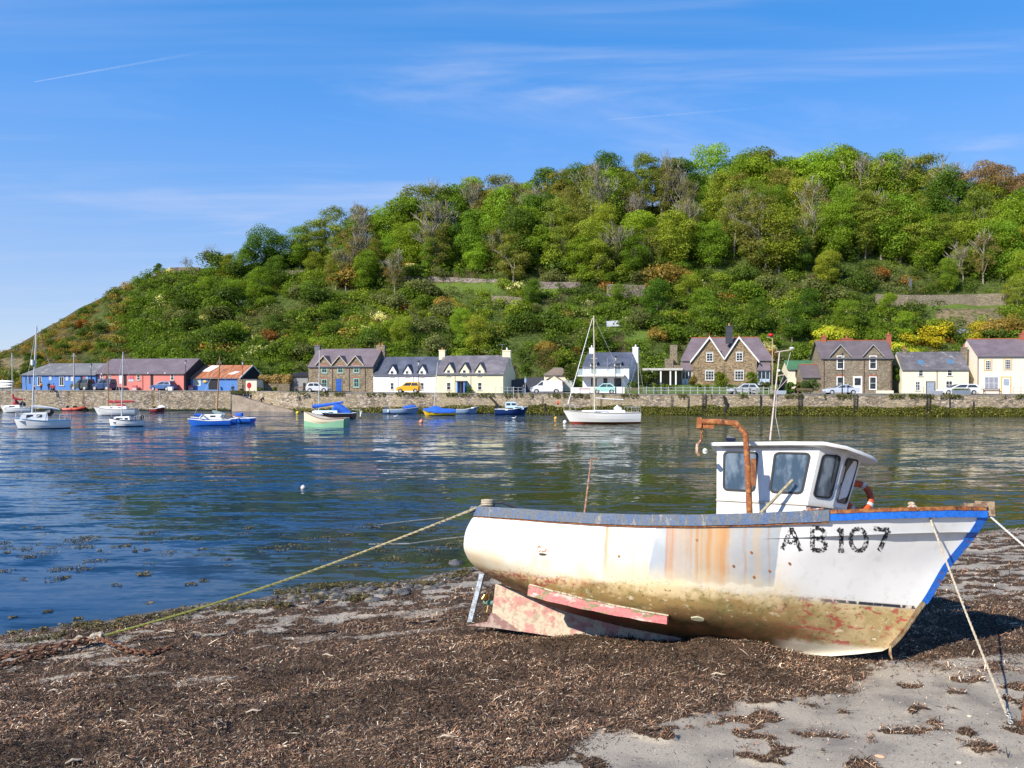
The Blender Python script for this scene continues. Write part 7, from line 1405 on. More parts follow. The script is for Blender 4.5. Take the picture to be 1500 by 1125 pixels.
    for px, py, lb in ((753, 613.5, 'white gull sitting on the water in front of the navy boat'), (579.5, 611, 'white gull sitting on the water below the grey blue boat')):
        c = G(px, py, 0); g = thing('gull', lb, 'bird', c, .2); m = MB(); m.loft([[(x, r*cos(q*pi/4), .1+zz+r*.8*sin(q*pi/4)) for q in range(8)] for x, r, zz in ((-.32, .01, .06), (-.2, .06, .02), (-.05, .10, 0), (.1, .09, .02), (.18, .05, .08), (.2, .04, .15), (.25, .045, .2), (.31, .02, .19), (.36, .006, .17))]); m.build('body', BW, g, True)
moored()

# ------------------------------------------------------------------ vehicles
TYPES = {'hatch': (1.5, 1.70, .93, .90, .70, .72, .03, .74, .12, .52), 'soul': (1.63, 1.8, 1.03, 1.0, .86, .78, .02, .80, .07, .62), 'jeep': (1.82, 1.8, 1.12, 1.10, 1.02, .70, .02, .70, .03, .58), 'estate': (1.48, 1.8, .95, .92, .72, .72, .02, .75, .09, .52), 'coupe': (1.38, 1.8, .92, .90, .72, .70, .10, .72, .30, .50), 'bubble': (1.5, 1.63, .95, .93, .72, .78, .04, .80, .20, .58)}
def car(label, px0, px1, typ, col, facing, back, pyb=577.5, yaw=0, cat='car', name='parked_car'):
    H, Wd, beltr, beltf, hoodf, cowl, g0, g1, r0, r1 = TYPES[typ]; q = on_quay((px0+px1)/2, back); c = Vector(W((px0+px1)/2, pyb, q.y)); c.z = q.z-.03; L = (px1-px0)/FPX*c.y/cos(radians(yaw)); sg = 1 if facing == 'r' else -1
    root = thing(name, label, cat, c, (0 if sg > 0 else pi)+radians(yaw)*sg, 'cars parked along the quay'); X = lambda f: (f-.5)*L; P = pm('car_%.2f_%.2f_%.2f' % col, col, .25, .05, 1, spec=.6); rw = .31 if typ != 'jeep' else .37
    fw, rwx = X(.82), X(.19)
    def arch(cx): return [(cx+(rw+.07)*cos(a), .28+(rw+.07)*max(0, sin(a))) for a in [k*pi/6 for k in range(7)]]
    prof = [(X(0)+.04, .25), (X(0), .5), (X(.005), beltr-.08), (X(.03), beltr), (X(cowl), beltf), (X(.93), hoodf+.04), (X(.985), hoodf-.1), (X(1), .5), (X(.985), .25)]+arch(fw)+arch(rwx); w = Wd/2
    sh = lambda k, dy: [(x*k, dy, .25+(z-.25)*(1-(1-k)*1.5)) for x, z in prof]
    m = MB(); m.loft([sh(.975, -w), sh(.995, -w+.07), sh(1, -w+.2), sh(1, w-.2), sh(.995, w-.07), sh(.975, w)]); b = m.build('body', P, root)
    base = [(X(g0), beltr-.01), (X(g1), beltf-.01)]; top = [(X(r0), H-.06), (X(r1), H-.04)]; yb, yt = w-.07, w-.26
    m = MB(); m.add([(base[0][0], -yb, base[0][1]), (base[1][0], -yb, base[1][1]), (base[1][0], yb, base[1][1]), (base[0][0], yb, base[0][1]), (top[0][0], -yt, top[0][1]), (top[1][0], -yt, top[1][1]), (top[1][0], yt, top[1][1]), (top[0][0], yt, top[0][1]), (lerp(top[0][0], top[1][0], .08), -yt*.8, H), (lerp(top[0][0], top[1][0], .85), -yt*.8, H), (lerp(top[0][0], top[1][0], .85), yt*.8, H), (lerp(top[0][0], top[1][0], .08), yt*.8, H)],
          [(0, 1, 5, 4), (1, 2, 6, 5), (2, 3, 7, 6), (3, 0, 4, 7), (4, 5, 9, 8), (5, 6, 10, 9), (6, 7, 11, 10), (7, 4, 8, 11), (8, 9, 10, 11)]); cab = m.build('cabin', P, root)
    for sy in (-1, 1):
        S = lambda u, v: Vector((lerp(lerp(base[0][0], base[1][0], u), lerp(top[0][0], top[1][0], u), v), sy*(lerp(yb, yt, v)+.012), lerp(lerp(base[0][1], base[1][1], u), lerp(top[0][1], top[1][1], u), v)))
        for u0, u1 in ((.07, .47), (.51, .93)): g = MB(); g.add([S(u0, .1), S(u1, .1), S(u1 if u1 < .9 else .9, .88), S(u0 if u0 > .1 else .13, .88)], [(0, 1, 2, 3)]); g.build('side_window', GLS, cab)
    for a, tb, sgn, nm in ((base[1], top[1], 1, 'windscreen'), (base[0], top[0], -1, 'rear_window')):
        g = MB(); F = lambda u, v: (lerp(a[0], tb[0], v)+.015*sgn, lerp(-yb, yb, u)*lerp(1, yt/yb, v), lerp(a[1], tb[1], v)); g.add([F(.08, .08), F(.92, .08), F(.92, .93), F(.08, .93)], [(0, 1, 2, 3)]); g.build(nm, GLS, cab)
    ty = pm('tyre', (.02, .02, .02), .8); al = pm('wheel_alloy', (.45, .45, .46), .35)
    for cx in (fw, rwx):
        for sy in (-1, 1):
            m = MB(); rg = lambda y, r: [(cx+r*cos(k*pi/8), y, .30+r*sin(k*pi/8)-(.02 if typ != 'jeep' else -.03)) for k in range(16)]; o1 = sy*(w+.005); i1 = sy*(w-.2); m.loft([rg(i1, rw), rg(o1, rw)][::sy]); wh = m.build('wheel', ty, root); m = MB(); m.loft([rg(o1, rw*.66), rg(o1+sy*.012, rw*.6)][::sy]); m.build('rim', al, wh)
    for sy in (-1, 1):
        m = MB(); m.box(X(.972), X(.999)-.01, sy*(w-.34)-.14, sy*(w-.34)+.14, hoodf-.16, hoodf-.02); m.build('headlight', pm('lamp_glass', (.6, .62, .65), .15), root); m = MB(); m.box(X(.0)-.012, X(.03), sy*(w-.2)-.1, sy*(w-.2)+.1, beltr-.3, beltr-.06); m.build('tail_light', pm('tail_red', (.4, .02, .02), .3), root)
    m = MB(); m.box(X(.995)-.02, X(1.0)+.012, -.26, .26, .4, .51); m.build('number_plate', pm('plate_white', (.7, .7, .68), .5), root)
    return root
def vehicles():
    car('grey green off road car parked left in front of the blue building', 106.5, 136.5, 'jeep', (.07, .08, .075), 'l', 4.5, 573.5, 14, 'off road car')
    car('dark blue off road car parked in front of the left end of the pink building', 137.5, 168.5, 'jeep', (.03, .06, .15), 'l', 4.5, 573.5, 12, 'off road car')
    car('mid blue estate car parked in front of the pink building', 222, 257, 'estate', (.06, .13, .30), 'l', 4.5, 573.5, 14)
    car('silver white small hatchback in front of the three gabled stone house', 449.5, 483, 'hatch', (.62, .63, .65), 'r', 5.0, 576.5, -4)
    car('boxy yellow car in front of the white cottage', 581.5, 617, 'soul', (.85, .42, .02), 'l', 4.6, 577, 4)
    car('tiny mint green rounded car in front of the balcony house', 868.5, 902, 'bubble', (.38, .66, .60), 'l', 4.8, 577.5, 4)
    car('silver hatchback in front of the twin gabled house', 1066.5, 1110.5, 'hatch', (.56, .58, .62), 'l', 4.0, 577.5, 2)
    car('pale silver blue coupe in front of the stone house with the white door', 1207, 1255.5, 'coupe', (.50, .56, .66), 'l', 3.6, 578, 2)
    car('white estate car behind the grey planter at the right', 1374.5, 1432.5, 'estate', (.76, .76, .76), 'l', 4.2, 578.5, 2)
    # van
    q = on_quay(800.5, 4.2); L = 47/FPX*q.y; root = thing('parked_van', 'white panel van parked in front of the garages', 'van', Vector(W(800.5, 577, q.y)), pi, 'cars parked along the quay'); root.location.z = q.z-.03; X = lambda f: (f-.5)*L; P = pm('car_white', (.76, .76, .77), .3, .05, 1); w = .95
    arch = lambda cx: [(cx+.4*cos(k*pi/6), .3+.4*max(0, sin(k*pi/6))) for k in range(7)]
    prof = [(X(0)+.03, .3), (X(0), 1.0), (X(.015), 1.8), (X(.04), 1.92), (X(.55), 1.95), (X(.66), 1.86), (X(.84), 1.15), (X(.96), .92), (X(.99), .75), (X(1), .4), (X(.99), .3)]+arch(X(.82))+arch(X(.2)); sh = lambda k, y: [(x*k, y*(1 if z < 1.1 else .93), z) for x, z in prof]
    m = MB(); m.loft([sh(.985, -w), sh(1, -w+.12), sh(1, w-.12), sh(.985, w)]); m.build('body', P, root); ty = MATS['tyre']
    for sy in (-1, 1):
        g = MB(); g.add([(X(.62), sy*(w*.93+.012), 1.72), (X(.66), sy*(w*.93+.012), 1.7), (X(.79), sy*(w*.96+.014), 1.2), (X(.62), sy*(w*.96+.014), 1.2)], [(0, 1, 2, 3)]); g.build('side_window', GLS, root)
        m = MB(); m.box(X(.0)-.02, X(.02), sy*.85-.08, sy*.85+.08, 1.1, 1.7); m.build('tail_light', MATS['tail_red'], root); m = MB(); m.box(X(.955), X(.985), sy*.7-.16, sy*.7+.16, .72, .88); m.build('headlight', MATS['lamp_glass'], root)
        for cx in (X(.82), X(.2)): m = MB(); rg = lambda y, r: [(cx+r*cos(k*pi/8), y, .33+r*sin(k*pi/8)) for k in range(16)]; m.loft([rg(sy*(w-.2), .33), rg(sy*(w+.01), .33)][::sy]); wh = m.build('wheel', ty, root); m = MB(); m.loft([rg(sy*(w+.01), .21), rg(sy*(w+.025), .19)][::sy]); m.build('rim', MATS['wheel_alloy'], wh)
    g = MB(); g.add([(X(.675)+.02, -.78, 1.8), (X(.835)+.02, -.84, 1.2), (X(.835)+.02, .84, 1.2), (X(.675)+.02, .78, 1.8)], [(0, 1, 2, 3)]); g.build('windscreen', GLS, root)
vehicles()

# ------------------------------------------------------------------ people
SKIN = pm('skin', (.50, .30, .21), .6, .1, 8)
def person(label, px, py, hpx, top, legs, hair=(.06, .04, .03), pose='stand', face=-1.57, z=None, y=None):
    q = on_quay(px, 1.0); Y = y or q.y; p = W(px, py, Y); s = hpx/FPX*Y/1.72; root = thing('person', label, 'person', p, face+1.57, None); root.scale = (s, s, s); lean = .0
    if pose == 'sit': J = {'hip': (0, 0, .12), 'ch': (0, -.03, .55), 'nk': (0, -.04, .68), 'hd': (0, -.06, .80), 'k': (.12, -.45, .12), 'f': (.13, -.50, -.32), 'e': (.25, -.10, .33), 'w': (.16, -.33, .25)}
    elif pose == 'bend': J = {'hip': (0, .1, .85), 'ch': (0, -.2, 1.15), 'nk': (0, -.3, 1.22), 'hd': (0, -.40, 1.25), 'k': (.11, 0, .45), 'f': (.12, .05, .03), 'e': (.24, -.3, .9), 'w': (.2, -.42, .68)}
    else: J = {'hip': (0, 0, .92), 'ch': (0, 0, 1.30), 'nk': (0, 0, 1.46), 'hd': (0, -.01, 1.60), 'k': (.10, -.02, .48), 'f': (.11, .03, .05), 'e': (.27, .03, 1.10), 'w': (.25, -.08, .86)}
    def skin(name, V, E, R, mat, parent):
        me = bpy.data.meshes.new(name); me.from_pydata(V, E, []); o = link(name, me, parent); md = o.modifiers.new('Skin', 'SKIN'); md.use_smooth_shade = True; sv = me.skin_vertices[0].data if me.skin_vertices else None
        if sv is None: me.attributes; 
        for i, r in enumerate(R): me.skin_vertices[0].data[i].radius = (r, r)
        me.skin_vertices[0].data[0].use_root = True; sb = o.modifiers.new('Sub', 'SUBSURF'); sb.levels = 1; sb.render_levels = 1; me.materials.append(mat); o.data.materials[0] = mat; return o
    m = lambda v: (-v[0], v[1], v[2]); sh = (J['ch'][0]+.17, J['ch'][1], J['ch'][2]+.08); hp = (J['hip'][0]+.09, J['hip'][1], J['hip'][2]-.03); ft = (J['f'][0], J['f'][1]-.16, J['f'][2]); hand = tuple(Vector(J['w'])+(Vector(J['w'])-Vector(J['e'])).normalized()*.12)
    V = [J['hip'], J['ch'], J['nk'], J['hd'], sh, m(sh), J['e'], m(J['e']), J['w'], m(J['w']), hp, m(hp), J['k'], m(J['k']), J['f'], m(J['f']), ft, m(ft), hand, m(hand), (J['hd'][0], J['hd'][1]-.02, J['hd'][2]+.1)]
    E = [(0, 1), (1, 2), (2, 3), (3, 20), (1, 4), (1, 5), (4, 6), (5, 7), (6, 8), (7, 9), (0, 10), (0, 11), (10, 12), (11, 13), (12, 14), (13, 15), (14, 16), (15, 17), (8, 18), (9, 19)]
    import bmesh
    def skin2(name, V, E, R, mat, parent):
        bmm = bmesh.new(); lay = bmm.verts.layers.skin.verify(); vs = []
        for i, (v, r) in enumerate(zip(V, R)): x = bmm.verts.new(v); x[lay].radius = (r, r); x[lay].use_root = (i == 0); vs.append(x)
        for a, b in E: bmm.edges.new((vs[a], vs[b]))
        me = bpy.data.meshes.new(name); bmm.to_mesh(me); bmm.free(); me.materials.append(mat); o = link(name, me, parent); md = o.modifiers.new('skin', 'SKIN'); md.use_smooth_shade = True; sb = o.modifiers.new('sub', 'SUBSURF'); sb.levels = 1; sb.render_levels = 1; return o
    skin2('body', V, E, [.13, .13, .05, .085, .06, .06, .042, .042, .03, .03, .08, .08, .055, .055, .04, .04, .035, .035, .03, .03, .07], SKIN, root)
    skin2('jacket', [J['hip'], J['ch'], (J['nk'][0], J['nk'][1], J['nk'][2]-.05), sh, m(sh), J['e'], m(J['e']), J['w'], m(J['w'])], [(0, 1), (1, 2), (1, 3), (1, 4), (3, 5), (4, 6), (5, 7), (6, 8)], [.16, .165, .07, .085, .085, .065, .065, .05, .05], pm('cloth_%.2f_%.2f_%.2f' % top, top, .85, .2, 8), root)
    skin2('trousers', [J['hip'], hp, m(hp), J['k'], m(J['k']), J['f'], m(J['f'])], [(0, 1), (0, 2), (1, 3), (2, 4), (3, 5), (4, 6)], [.15, .11, .11, .08, .08, .06, .06], pm('cloth_%.2f_%.2f_%.2f' % legs, legs, .85, .2, 8), root)
    mb = MB(); h = Vector(J['hd']); mb.ball(h+Vector((0, .02, .07)), (.092, .10, .10), 7); mb.build('hair', pm('hair_%.2f' % hair[0], hair, .8), root, True)
    mb = MB(); mb.ball(h+Vector((0, -.09, .02)), (.014, .022, .02), 4); mb.build('nose', SKIN, root)
    for sg in (-1, 1): mb = MB(); mb.box(J['f'][0]*sg-.05, J['f'][0]*sg+.05, J['f'][1]-.20, J['f'][1]+.07, J['f'][2]-.05, J['f'][2]+.04); mb.build('shoe', pm('shoe_dark', (.03, .03, .03), .7), root)
def people():
    blk, jean = (.02, .02, .025), (.05, .09, .18)
    person('person in an orange top standing on the quay before the blue building', 60.5, 572, 12.5, (.6, .28, .05), blk); person('person in dark clothes on the quay right of the orange top', 71.5, 572, 12.5, blk, (.03, .03, .04)); person('person in a red top sitting on the quay edge with legs over the wall', 78.5, 571, 17, (.45, .05, .05), (.08, .05, .05), pose='sit', y=dw(78)-.1)
    person('child in a red top on the quay beside the seated adult', 75, 572.5, 9.5, (.5, .06, .06), jean); person('person in a pale top by the large sailing boat mast on the quay', 51, 572, 9, (.6, .5, .5), blk)
    person('person in black and blue at the top of the slipway by the shed end', 341, 577, 13.5, blk, jean, y=dw(341)+2.2); person('person in a dark blue jacket standing on the slipway', 362.5, 588.5, 14.5, (.03, .05, .12), jean, y=dw(362)+1.5); person('person in dark brown on the slipway right of the blue jacket', 367.5, 586.5, 10, (.08, .04, .03), (.05, .04, .04), y=dw(367)+2.0); person('person bending over in dark clothes low on the slipway', 383.5, 591.8, 13.5, (.03, .025, .03), (.12, .05, .04), pose='bend', y=dw(383)+1.2, face=0)
    person('person in blue jeans and a dark top standing left of the van', 766.8, 577, 13.5, (.04, .05, .09), (.10, .18, .32)); person('person in a red top sitting by the rust roofed shed', 335.5, 583, 7, (.55, .08, .05), blk, pose='sit', y=dw(335)+.3)
people()

# ------------------------------------------------------------------ lamps, rails, seats, ladders
IRON = pm('black_iron', (.015, .015, .018), .5); GREYM = pm('galvanised', (.40, .41, .41), .5); FENP = pm('pale_fence_paint', (.38, .40, .37), .6)
def street_lamp(px, top, bot, back, label):
    q = on_quay(px, back); zt = W(px, top, q.y).z; c = Vector((q.x, q.y, q.z-.05)); h = zt-c.z; root = thing('street_lamp', label, 'street lamp', c, 0, 'black street lamps on the quay'); m = MB(); m.tube([(0, 0, 0), (0, 0, .9), (0, 0, .95), (0, 0, h-.75)], [.10, .09, .055, .045], 8); m.build('post', IRON, root)
    m = MB(); m.loft([[(r*cos(k*pi/3), r*sin(k*pi/3), z) for k in range(6)] for z, r in ((h-.72, .10), (h-.25, .19))]); l = m.build('lantern', pm('lamp_pane', (.5, .5, .46), .2), root); m = MB(); m.loft([[(r*cos(k*pi/3), r*sin(k*pi/3), z) for k in range(6)] for z, r in ((h-.25, .23), (h-.08, .12), (h, .02))]); m.build('lamp_cap', IRON, l)
def street():
    for px, t, bk, lb in ((613.5, 528, 2.0, 'black street lamp in front of the white cottage by the yellow car'), (355.7, 528, 3.0, 'black street lamp in front of the end of the rust roofed shed'), (272, 527, 2.2, 'black street lamp between the pink building and the rust roofed shed'), (133.5, 532, 2.2, 'black street lamp where the blue and pink buildings meet'), (902, 521, 2.2, 'black street lamp in front of the balcony house'), (1233.8, 517, 1.6, 'black street lamp in front of the brown roofed stone house')): street_lamp(px, t, 577, bk, lb)
    q = on_quay(108.5, 3); m = MB(); h = W(108.5, 517, q.y).z-q.z; r = thing('utility_pole', 'pale utility pole with a crossarm in front of the blue building', 'pole', q); m.tube([(0, 0, -.3), (0, 0, h)], [.12, .09], 8); m.build('pole', pm('pale_pole', (.42, .40, .37), .9), r); m = MB(); m.box(-.35, .35, -.06, .06, h-.55, h-.45); m.box(-.2, .2, -.05, .05, h-.25, h-.17); m.build('crossarm', pm('pale_pole', (.42, .40, .37)), r)
    q = on_quay(1131, 2.0); zt = W(1131, 492, q.y).z-q.z; zb = 0; r = thing('light_pole', 'wooden pole with a red ball lamp beside the twin gabled house', 'light pole', q); m = MB(); m.tube([(0, 0, 0), (.05, 0, zt-.2)], [.07, .09], 8); m.build('pole', pm('tan_pole', (.45, .34, .18), .8), r); m = MB(); m.box(-.75, .15, -.05, .05, zt-.25, zt-.17); m.build('arm', GREYM, r); m = MB(); m.ball((-.2, 0, zt+.1), (.36, .36, .28), 7); m.build('red_lamp', pm('red_plastic', (.55, .01, .02), .4), r, True)
    q = on_quay(769.5, 2.0); h = W(769.5, 551.5, q.y).z-q.z; m = MB(); m.tube([(0, 0, 0), (0, 0, h)], .06, 6); r = thing('signpost', 'thin grey signpost with a small blue sign left of the white van', 'signpost', q); m.build('post', GREYM, r); m = MB(); m.box(-.14, .14, -.09, -.065, h-.9, h-.3); m.build('sign', pm('pale_blue_sign', (.35, .45, .62), .5), r)
    # red lifebuoy housing on its post
    q = on_quay(366.8, 5.0); z0 = q.z; c = W(366.8, 566, q.y); r = thing('lifebuoy_stand', 'bright red lifebuoy housing on a post at the top of the slipway', 'lifebuoy stand', (q.x, q.y-.6, q.z)); zc = c.z-q.z+.15; m = MB(); pr = [(.33*cos(k*pi/8)*(1 if abs(sin(k*pi/8)) < .9 else .9), zc+.48*sin(k*pi/8)) for k in range(16)]; m.loft([[(x, -.12, z) for x, z in pr], [(x, .12, z) for x, z in pr]]); m.build('housing', pm('lifebuoy_red', (.65, .02, .04), .4), r); m = MB(); m.box(-.06, .06, -.05, .05, -.3, zc-.4); m.build('post', MATS['lifebuoy_red'], r)
    # kayak rack
    q = on_quay(4, 2.5); r = thing('kayak_rack', 'rack with three levels of white kayaks at the left end of the quay', 'rack', q); m = MB(); [m.box(x-.05, x+.05, -.05, .05, 0, 1.75) for x in (-1.6, 0, 1.6)]; m.build('frame', GREYM, r)
    for k, w in enumerate((3.2, 3.4, 3.4)):
        for j in range(2): m = MB(); m.tube([(-w*.55+.1*j, -.2-.3*j, .55+k*.42), (-w*.3, -.2-.3*j, .5+k*.42), (w*.3, -.2-.3*j, .5+k*.42), (w*.55, -.2-.3*j, .55+k*.42)], [.05, .2, .2, .05], 8); o = tag(m.build('kayak', BW, None, True), 'white kayak %s of the rack on the quay, %s' % (('on the lowest level', 'on the middle level', 'on the top level')[k], ('rear one', 'front one')[j]), 'kayak', 'white kayaks on the rack'); o.location = q
    # timber seats
    def seat(px, bk, wpx, lab, mat=None, z=0):
        q = on_quay(px, bk); L = wpx/FPX*q.y; r = thing('bench', lab, 'bench', q, 0, 'benches along the quay'); mt = mat or pm('bench_wood', (.20, .13, .09), .8, .3, 4); m = MB(); [m.box(-L/2, L/2, -.3+k*.13, -.2+k*.13, .43, .47) for k in range(3)]; m.build('seat', mt, r); m = MB(); [m.box(-L/2, L/2, .12+k*.02, .15+k*.02, .58+k*.14, .68+k*.14) for k in range(2)]; m.build('backrest', mt, r)
        for x in (-L/2+.1, L/2-.16): m = MB(); m.box(x, x+.06, -.28, -.22, 0, .43); m.box(x, x+.06, .08, .14, 0, .8); m.box(x, x+.06, -.28, .1, .36, .425); m.build('leg', mt, r)
    seat(438, 2.4, 14, 'reddish bench in front of the timber shed'); seat(857, 2.6, 17, 'pinkish wooden bench before the white garden wall left of the mint car', pm('pinkish_wood', (.45, .30, .27), .8)); seat(930, 2.6, 20, 'brown bench right of the mint car at the start of the railing'); seat(1178, 2.2, 22, 'brown bench in front of the bushes left of the brown roofed house'); seat(1453, 2.4, 26, 'brown bench on pale legs under the triple window of the right hand house')
    def planter(px, bk, wpx, lab, h=.6, mat=None, plants=True):
        q = on_quay(px, bk); L = wpx/FPX*q.y; r = thing('planter', lab, 'planter', q, 0, 'planters on the quay'); m = MB(); m.loft([[(-L/2+.06, -.25, 0), (L/2-.06, -.25, 0), (L/2-.06, .25, 0), (-L/2+.06, .25, 0)], [(-L/2, -.3, h), (L/2, -.3, h), (L/2, .3, h), (-L/2, .3, h)]]); m.build('trough', mat or pm('planter_grey', (.22, .26, .32), .6), r)
        if plants: v, f, c = lobes_to_leaves(np.array([(x, 0, h+.05) for x in np.linspace(-L/2+.2, L/2-.2, 7)]), np.full(7, .25), 700, .06, 3); o = link('plants', npmesh('plants', v, f, LEAF, c), r); o.color = (.08, .14, .03, 1)
    planter(1408, 1.8, 25, 'grey planter with green plants in front of the white estate car'); planter(1372, 1.4, 16, 'pale grey low planter in front of the grey cottage door', .5, pm('pale_zinc', (.36, .38, .41), .6), False); planter(1142, 2.4, 18, 'pale blue grey trough left of the wooden bench by the bushes', .5, pm('pale_blue_grey', (.40, .47, .54), .6), False); planter(250, 2.0, 7, 'small pale trough in front of the pink building near its right end', .6, BW, False)
    for px, lb in ((279.5, 'red and white crate at the left corner of the rust roofed shed'), (275, 'second red and white crate left beside the first by the rust roofed shed'), (197.5, 'red and pale box under the posters of the pink building')):
        q = on_quay(px, 6.5 if px > 200 else 5.5); r = thing('crate', lb, 'crate', q); m = MB(); m.box(-.33, .33, -.2, .2, 0, .4); m.build('box', pm('crate_white', (.62, .55, .58), .6), r); m = MB(); m.box(-.36, .36, -.23, .23, .402, .75); m.build('lid', pm('crate_red', (.6, .12, .14), .6), r)
    q = on_quay(354, 3.5); m = MB(); m.tube([(0, 0, 0), (0, 0, .85)], [.3, .34], 10); m.tube([(0, 0, .85), (0, 0, .95)], [.36, .2], 10); o = tag(m.build('litter_bin', IRON), 'black litter bin at the foot of the lamp by the slipway', 'bin'); o.location = q-Vector((0, 0, .6))
    # railings
    def railing(pa, pb, n, bk, h, lab, mat, rails=(.5, 1), r=.035):
        root = thing('railing', lab, 'railing'); A = [on_quay(lerp(pa, pb, k/n), bk) for k in range(n+1)]
        for p in A: m = MB(); m.box(p.x-r*1.4, p.x+r*1.4, p.y-r*1.4, p.y+r*1.4, p.z-.2, p.z+h); m.build('post', mat, root)
        for f in rails: m = MB(); m.tube([(p.x, p.y-r*1.5, p.z+h*f-.05) for p in A], r, 5); m.build('rail', mat, root)
    railing(947, 1129, 17, 3.0, 1.05, 'pale post and rail fence between the road and the garden of the twin gabled house', FENP, (.45, .85), .045); railing(912, 948, 3, 3.1, 1.0, 'short run of pale rail fence right of the mint car', FENP, (.45, .85), .04); railing(726, 752, 3, 1.0, .95, 'thin metal railing in front of the right end of the cream cottage', GREYM, (.5, 1), .025); railing(750, 768, 2, 2.6, .9, 'short metal railing before the dark slatted wall', GREYM, (.5, 1), .025)
    railing(1343, 1362, 2, 2.2, 1.0, 'short thin railing left of the grey cottage door', GREYM, (.5, 1), .02); railing(1484, 1530, 4, 2.4, 1.0, 'thin railing in front of the right hand house beyond its door', GREYM, (.5, 1), .02); railing(1085, 1126, 5, 1.0, .9, 'low pale railing on the wall edge below the silver hatchback', FENP, (1,), .03)
    # ladders, posts and chains on the wall face
    blk = pm('tarred_wood', (.03, .027, .022), .85)
    for px, lb in ((1031, 'black ladder on the wall below the twin gabled house'), (1172, 'black ladder on the wall left of the brown roofed stone house'), (1253, 'black ladder on the wall below the coupe'), (1360, 'black ladder on the wall below the grey cottage door')):
        d = dw(px)-.25; p = W(px, 580, d); m = MB(); zt = zq(px)+.1
        for s in (-.22, .22): m.box(p.x+s-.04, p.x+s+.04, d-.05, d+.03, -.3, zt)
        for k in range(10): z = lerp(0, zt-.2, k/9); m.box(p.x-.2, p.x+.2, d-.04, d, z, z+.05)
        tag(m.build('ladder', blk), lb, 'ladder')
    for px, lb, zt, w in ((984, 'dark mooring post on the wall at the left of the netting', 2.7, .05), (1008, 'second dark post on the wall beside the first ladder', 2.7, .06), (1114, 'dark post on the wall under the silver hatchback', 2.8, .09), (1391, 'dark pole on the wall under the white estate car', 2.6, .06), (798.5, 'stout dark timber fender post on the wall below the van', 1.5, .16), (794, 'thin dark pole on the wall left of the stout fender post', 2.6, .05), (880, 'grey frame post on the wall below the mint car', 2.3, .05), (1426, 'dark iron ring post on the wall near the right end', 2.0, .08)):
        d = dw(px)-.22; p = W(px, 580, d); m = MB(); m.tube([(p.x, d, -.4), (p.x, d, zt)], [w, w*.9], 7); tag(m.build('fender_post', blk), lb, 'post', 'posts fixed to the quay wall')
    d = dw(1062)-.3; p = W(1062, 590, d); m = MB(); r = random.Random(3); m.loft([[(p.x+cos(k*pi/4)*a+dx, d+sin(k*pi/4)*a*.35, z) for k in range(8)] for z, a, dx in ((2.75, .10, -.15), (2.45, .24, -.12), (2.1, .18, 0), (1.7, .34, .12), (1.3, .24, .28), (.9, .30, .12), (.5, .14, .02), (.1, .18, 0), (-.2, .1, 0))]); tag(m.build('netting', blk), 'bundle of black netting hanging down the quay wall', 'netting')
    m = MB(); m.tube([W(717, 581, dw(717)-.2), W(725, 589, dw(725)-.3), W(731, 597, dw(731)-.5), W(735, 602, dw(735)-1.0)], .16, 6); tag(m.build('mooring_rope', blk), 'thick dark mooring strop hanging from the wall to the navy boat', 'rope')
    m = MB(); m.tube([W(388, 583, dw(388)+1), W(420, 590, dw(420)-.5), W(455, 597, dw(455)-4), G(463, 601, .6)], .022, 5); tag(m.build('mooring_rope', pm('pale_line', (.6, .58, .55), .7)), 'pale line running from the slipway down to the cream and green boat', 'rope')
    # garden bushes along the road
    def shrub(px, py, wpx, hpx, col, lab, bk=8, cone=False, name='bush', n=2500):
        q = on_quay(px, bk); p = W(px, py, q.y); w = wpx/FPX*p.y; h = hpx/FPX*p.y; k = 16; r = np.random.RandomState(int(px)); z = r.rand(k)*.8+.1; rr = (.5*(1-z) if cone else .42*np.sqrt(np.clip(1-(z*2-1)**2*.8, .1, 1)))*r.uniform(.3, .9, k); a = r.uniform(0, 6.28, k)
        C = np.stack([np.cos(a)*rr*w, np.sin(a)*rr*w*.8, z*h], -1); R = (.09+.22*(1-z))*w if cone else r.uniform(.16, .26, k)*min(w, h*1.3); v, f, c = lobes_to_leaves(C, R, n, .09, int(px), .9, .1); o = link(name, npmesh(name, v, f, LEAF, c)); o.location = p-Vector((0, 0, .15)); o.color = (*col, 1); tag(o, lab, 'bush')
    shrub(1016, 563, 16, 15, (.16, .13, .035), 'clipped olive cone bush at the left front of the twin gabled house', 14, True); shrub(1057, 566, 24, 20, (.13, .17, .02), 'rounded yellow green bush between the two gables', 13); shrub(1101, 565, 23, 23, (.11, .16, .02), 'bright green climber bush at the right gable of the twin gabled house', 13)
    shrub(1186, 576, 28, 21, (.055, .10, .025), 'rounded dark green bush behind the brown bench by the lean-to', 5.5); shrub(1157, 576, 17, 17, (.07, .13, .025), 'smaller green bush left of the rounded dark bush', 5.5); shrub(1169, 575, 10, 18, (.13, .13, .03), 'olive upright bush behind between the two dark bushes', 6.5)
    shrub(1030, 570, 40, 8, (.13, .18, .03), 'low clipped hedge in front of the cone bush', 11); shrub(975, 569, 50, 9, (.12, .17, .03), 'low yellow green hedge in front of the veranda', 11); shrub(1075, 570, 40, 7, (.06, .10, .02), 'dark low hedge in front of the two gables', 11); shrub(945, 565, 30, 22, (.05, .07, .02), 'dark bush left of the veranda', 13); shrub(1120, 571, 26, 12, (.08, .09, .04), 'brownish green low bush before the pale blue porch', 10); shrub(925, 570, 20, 12, (.07, .11, .03), 'green bush between the balcony house and the veranda', 11)
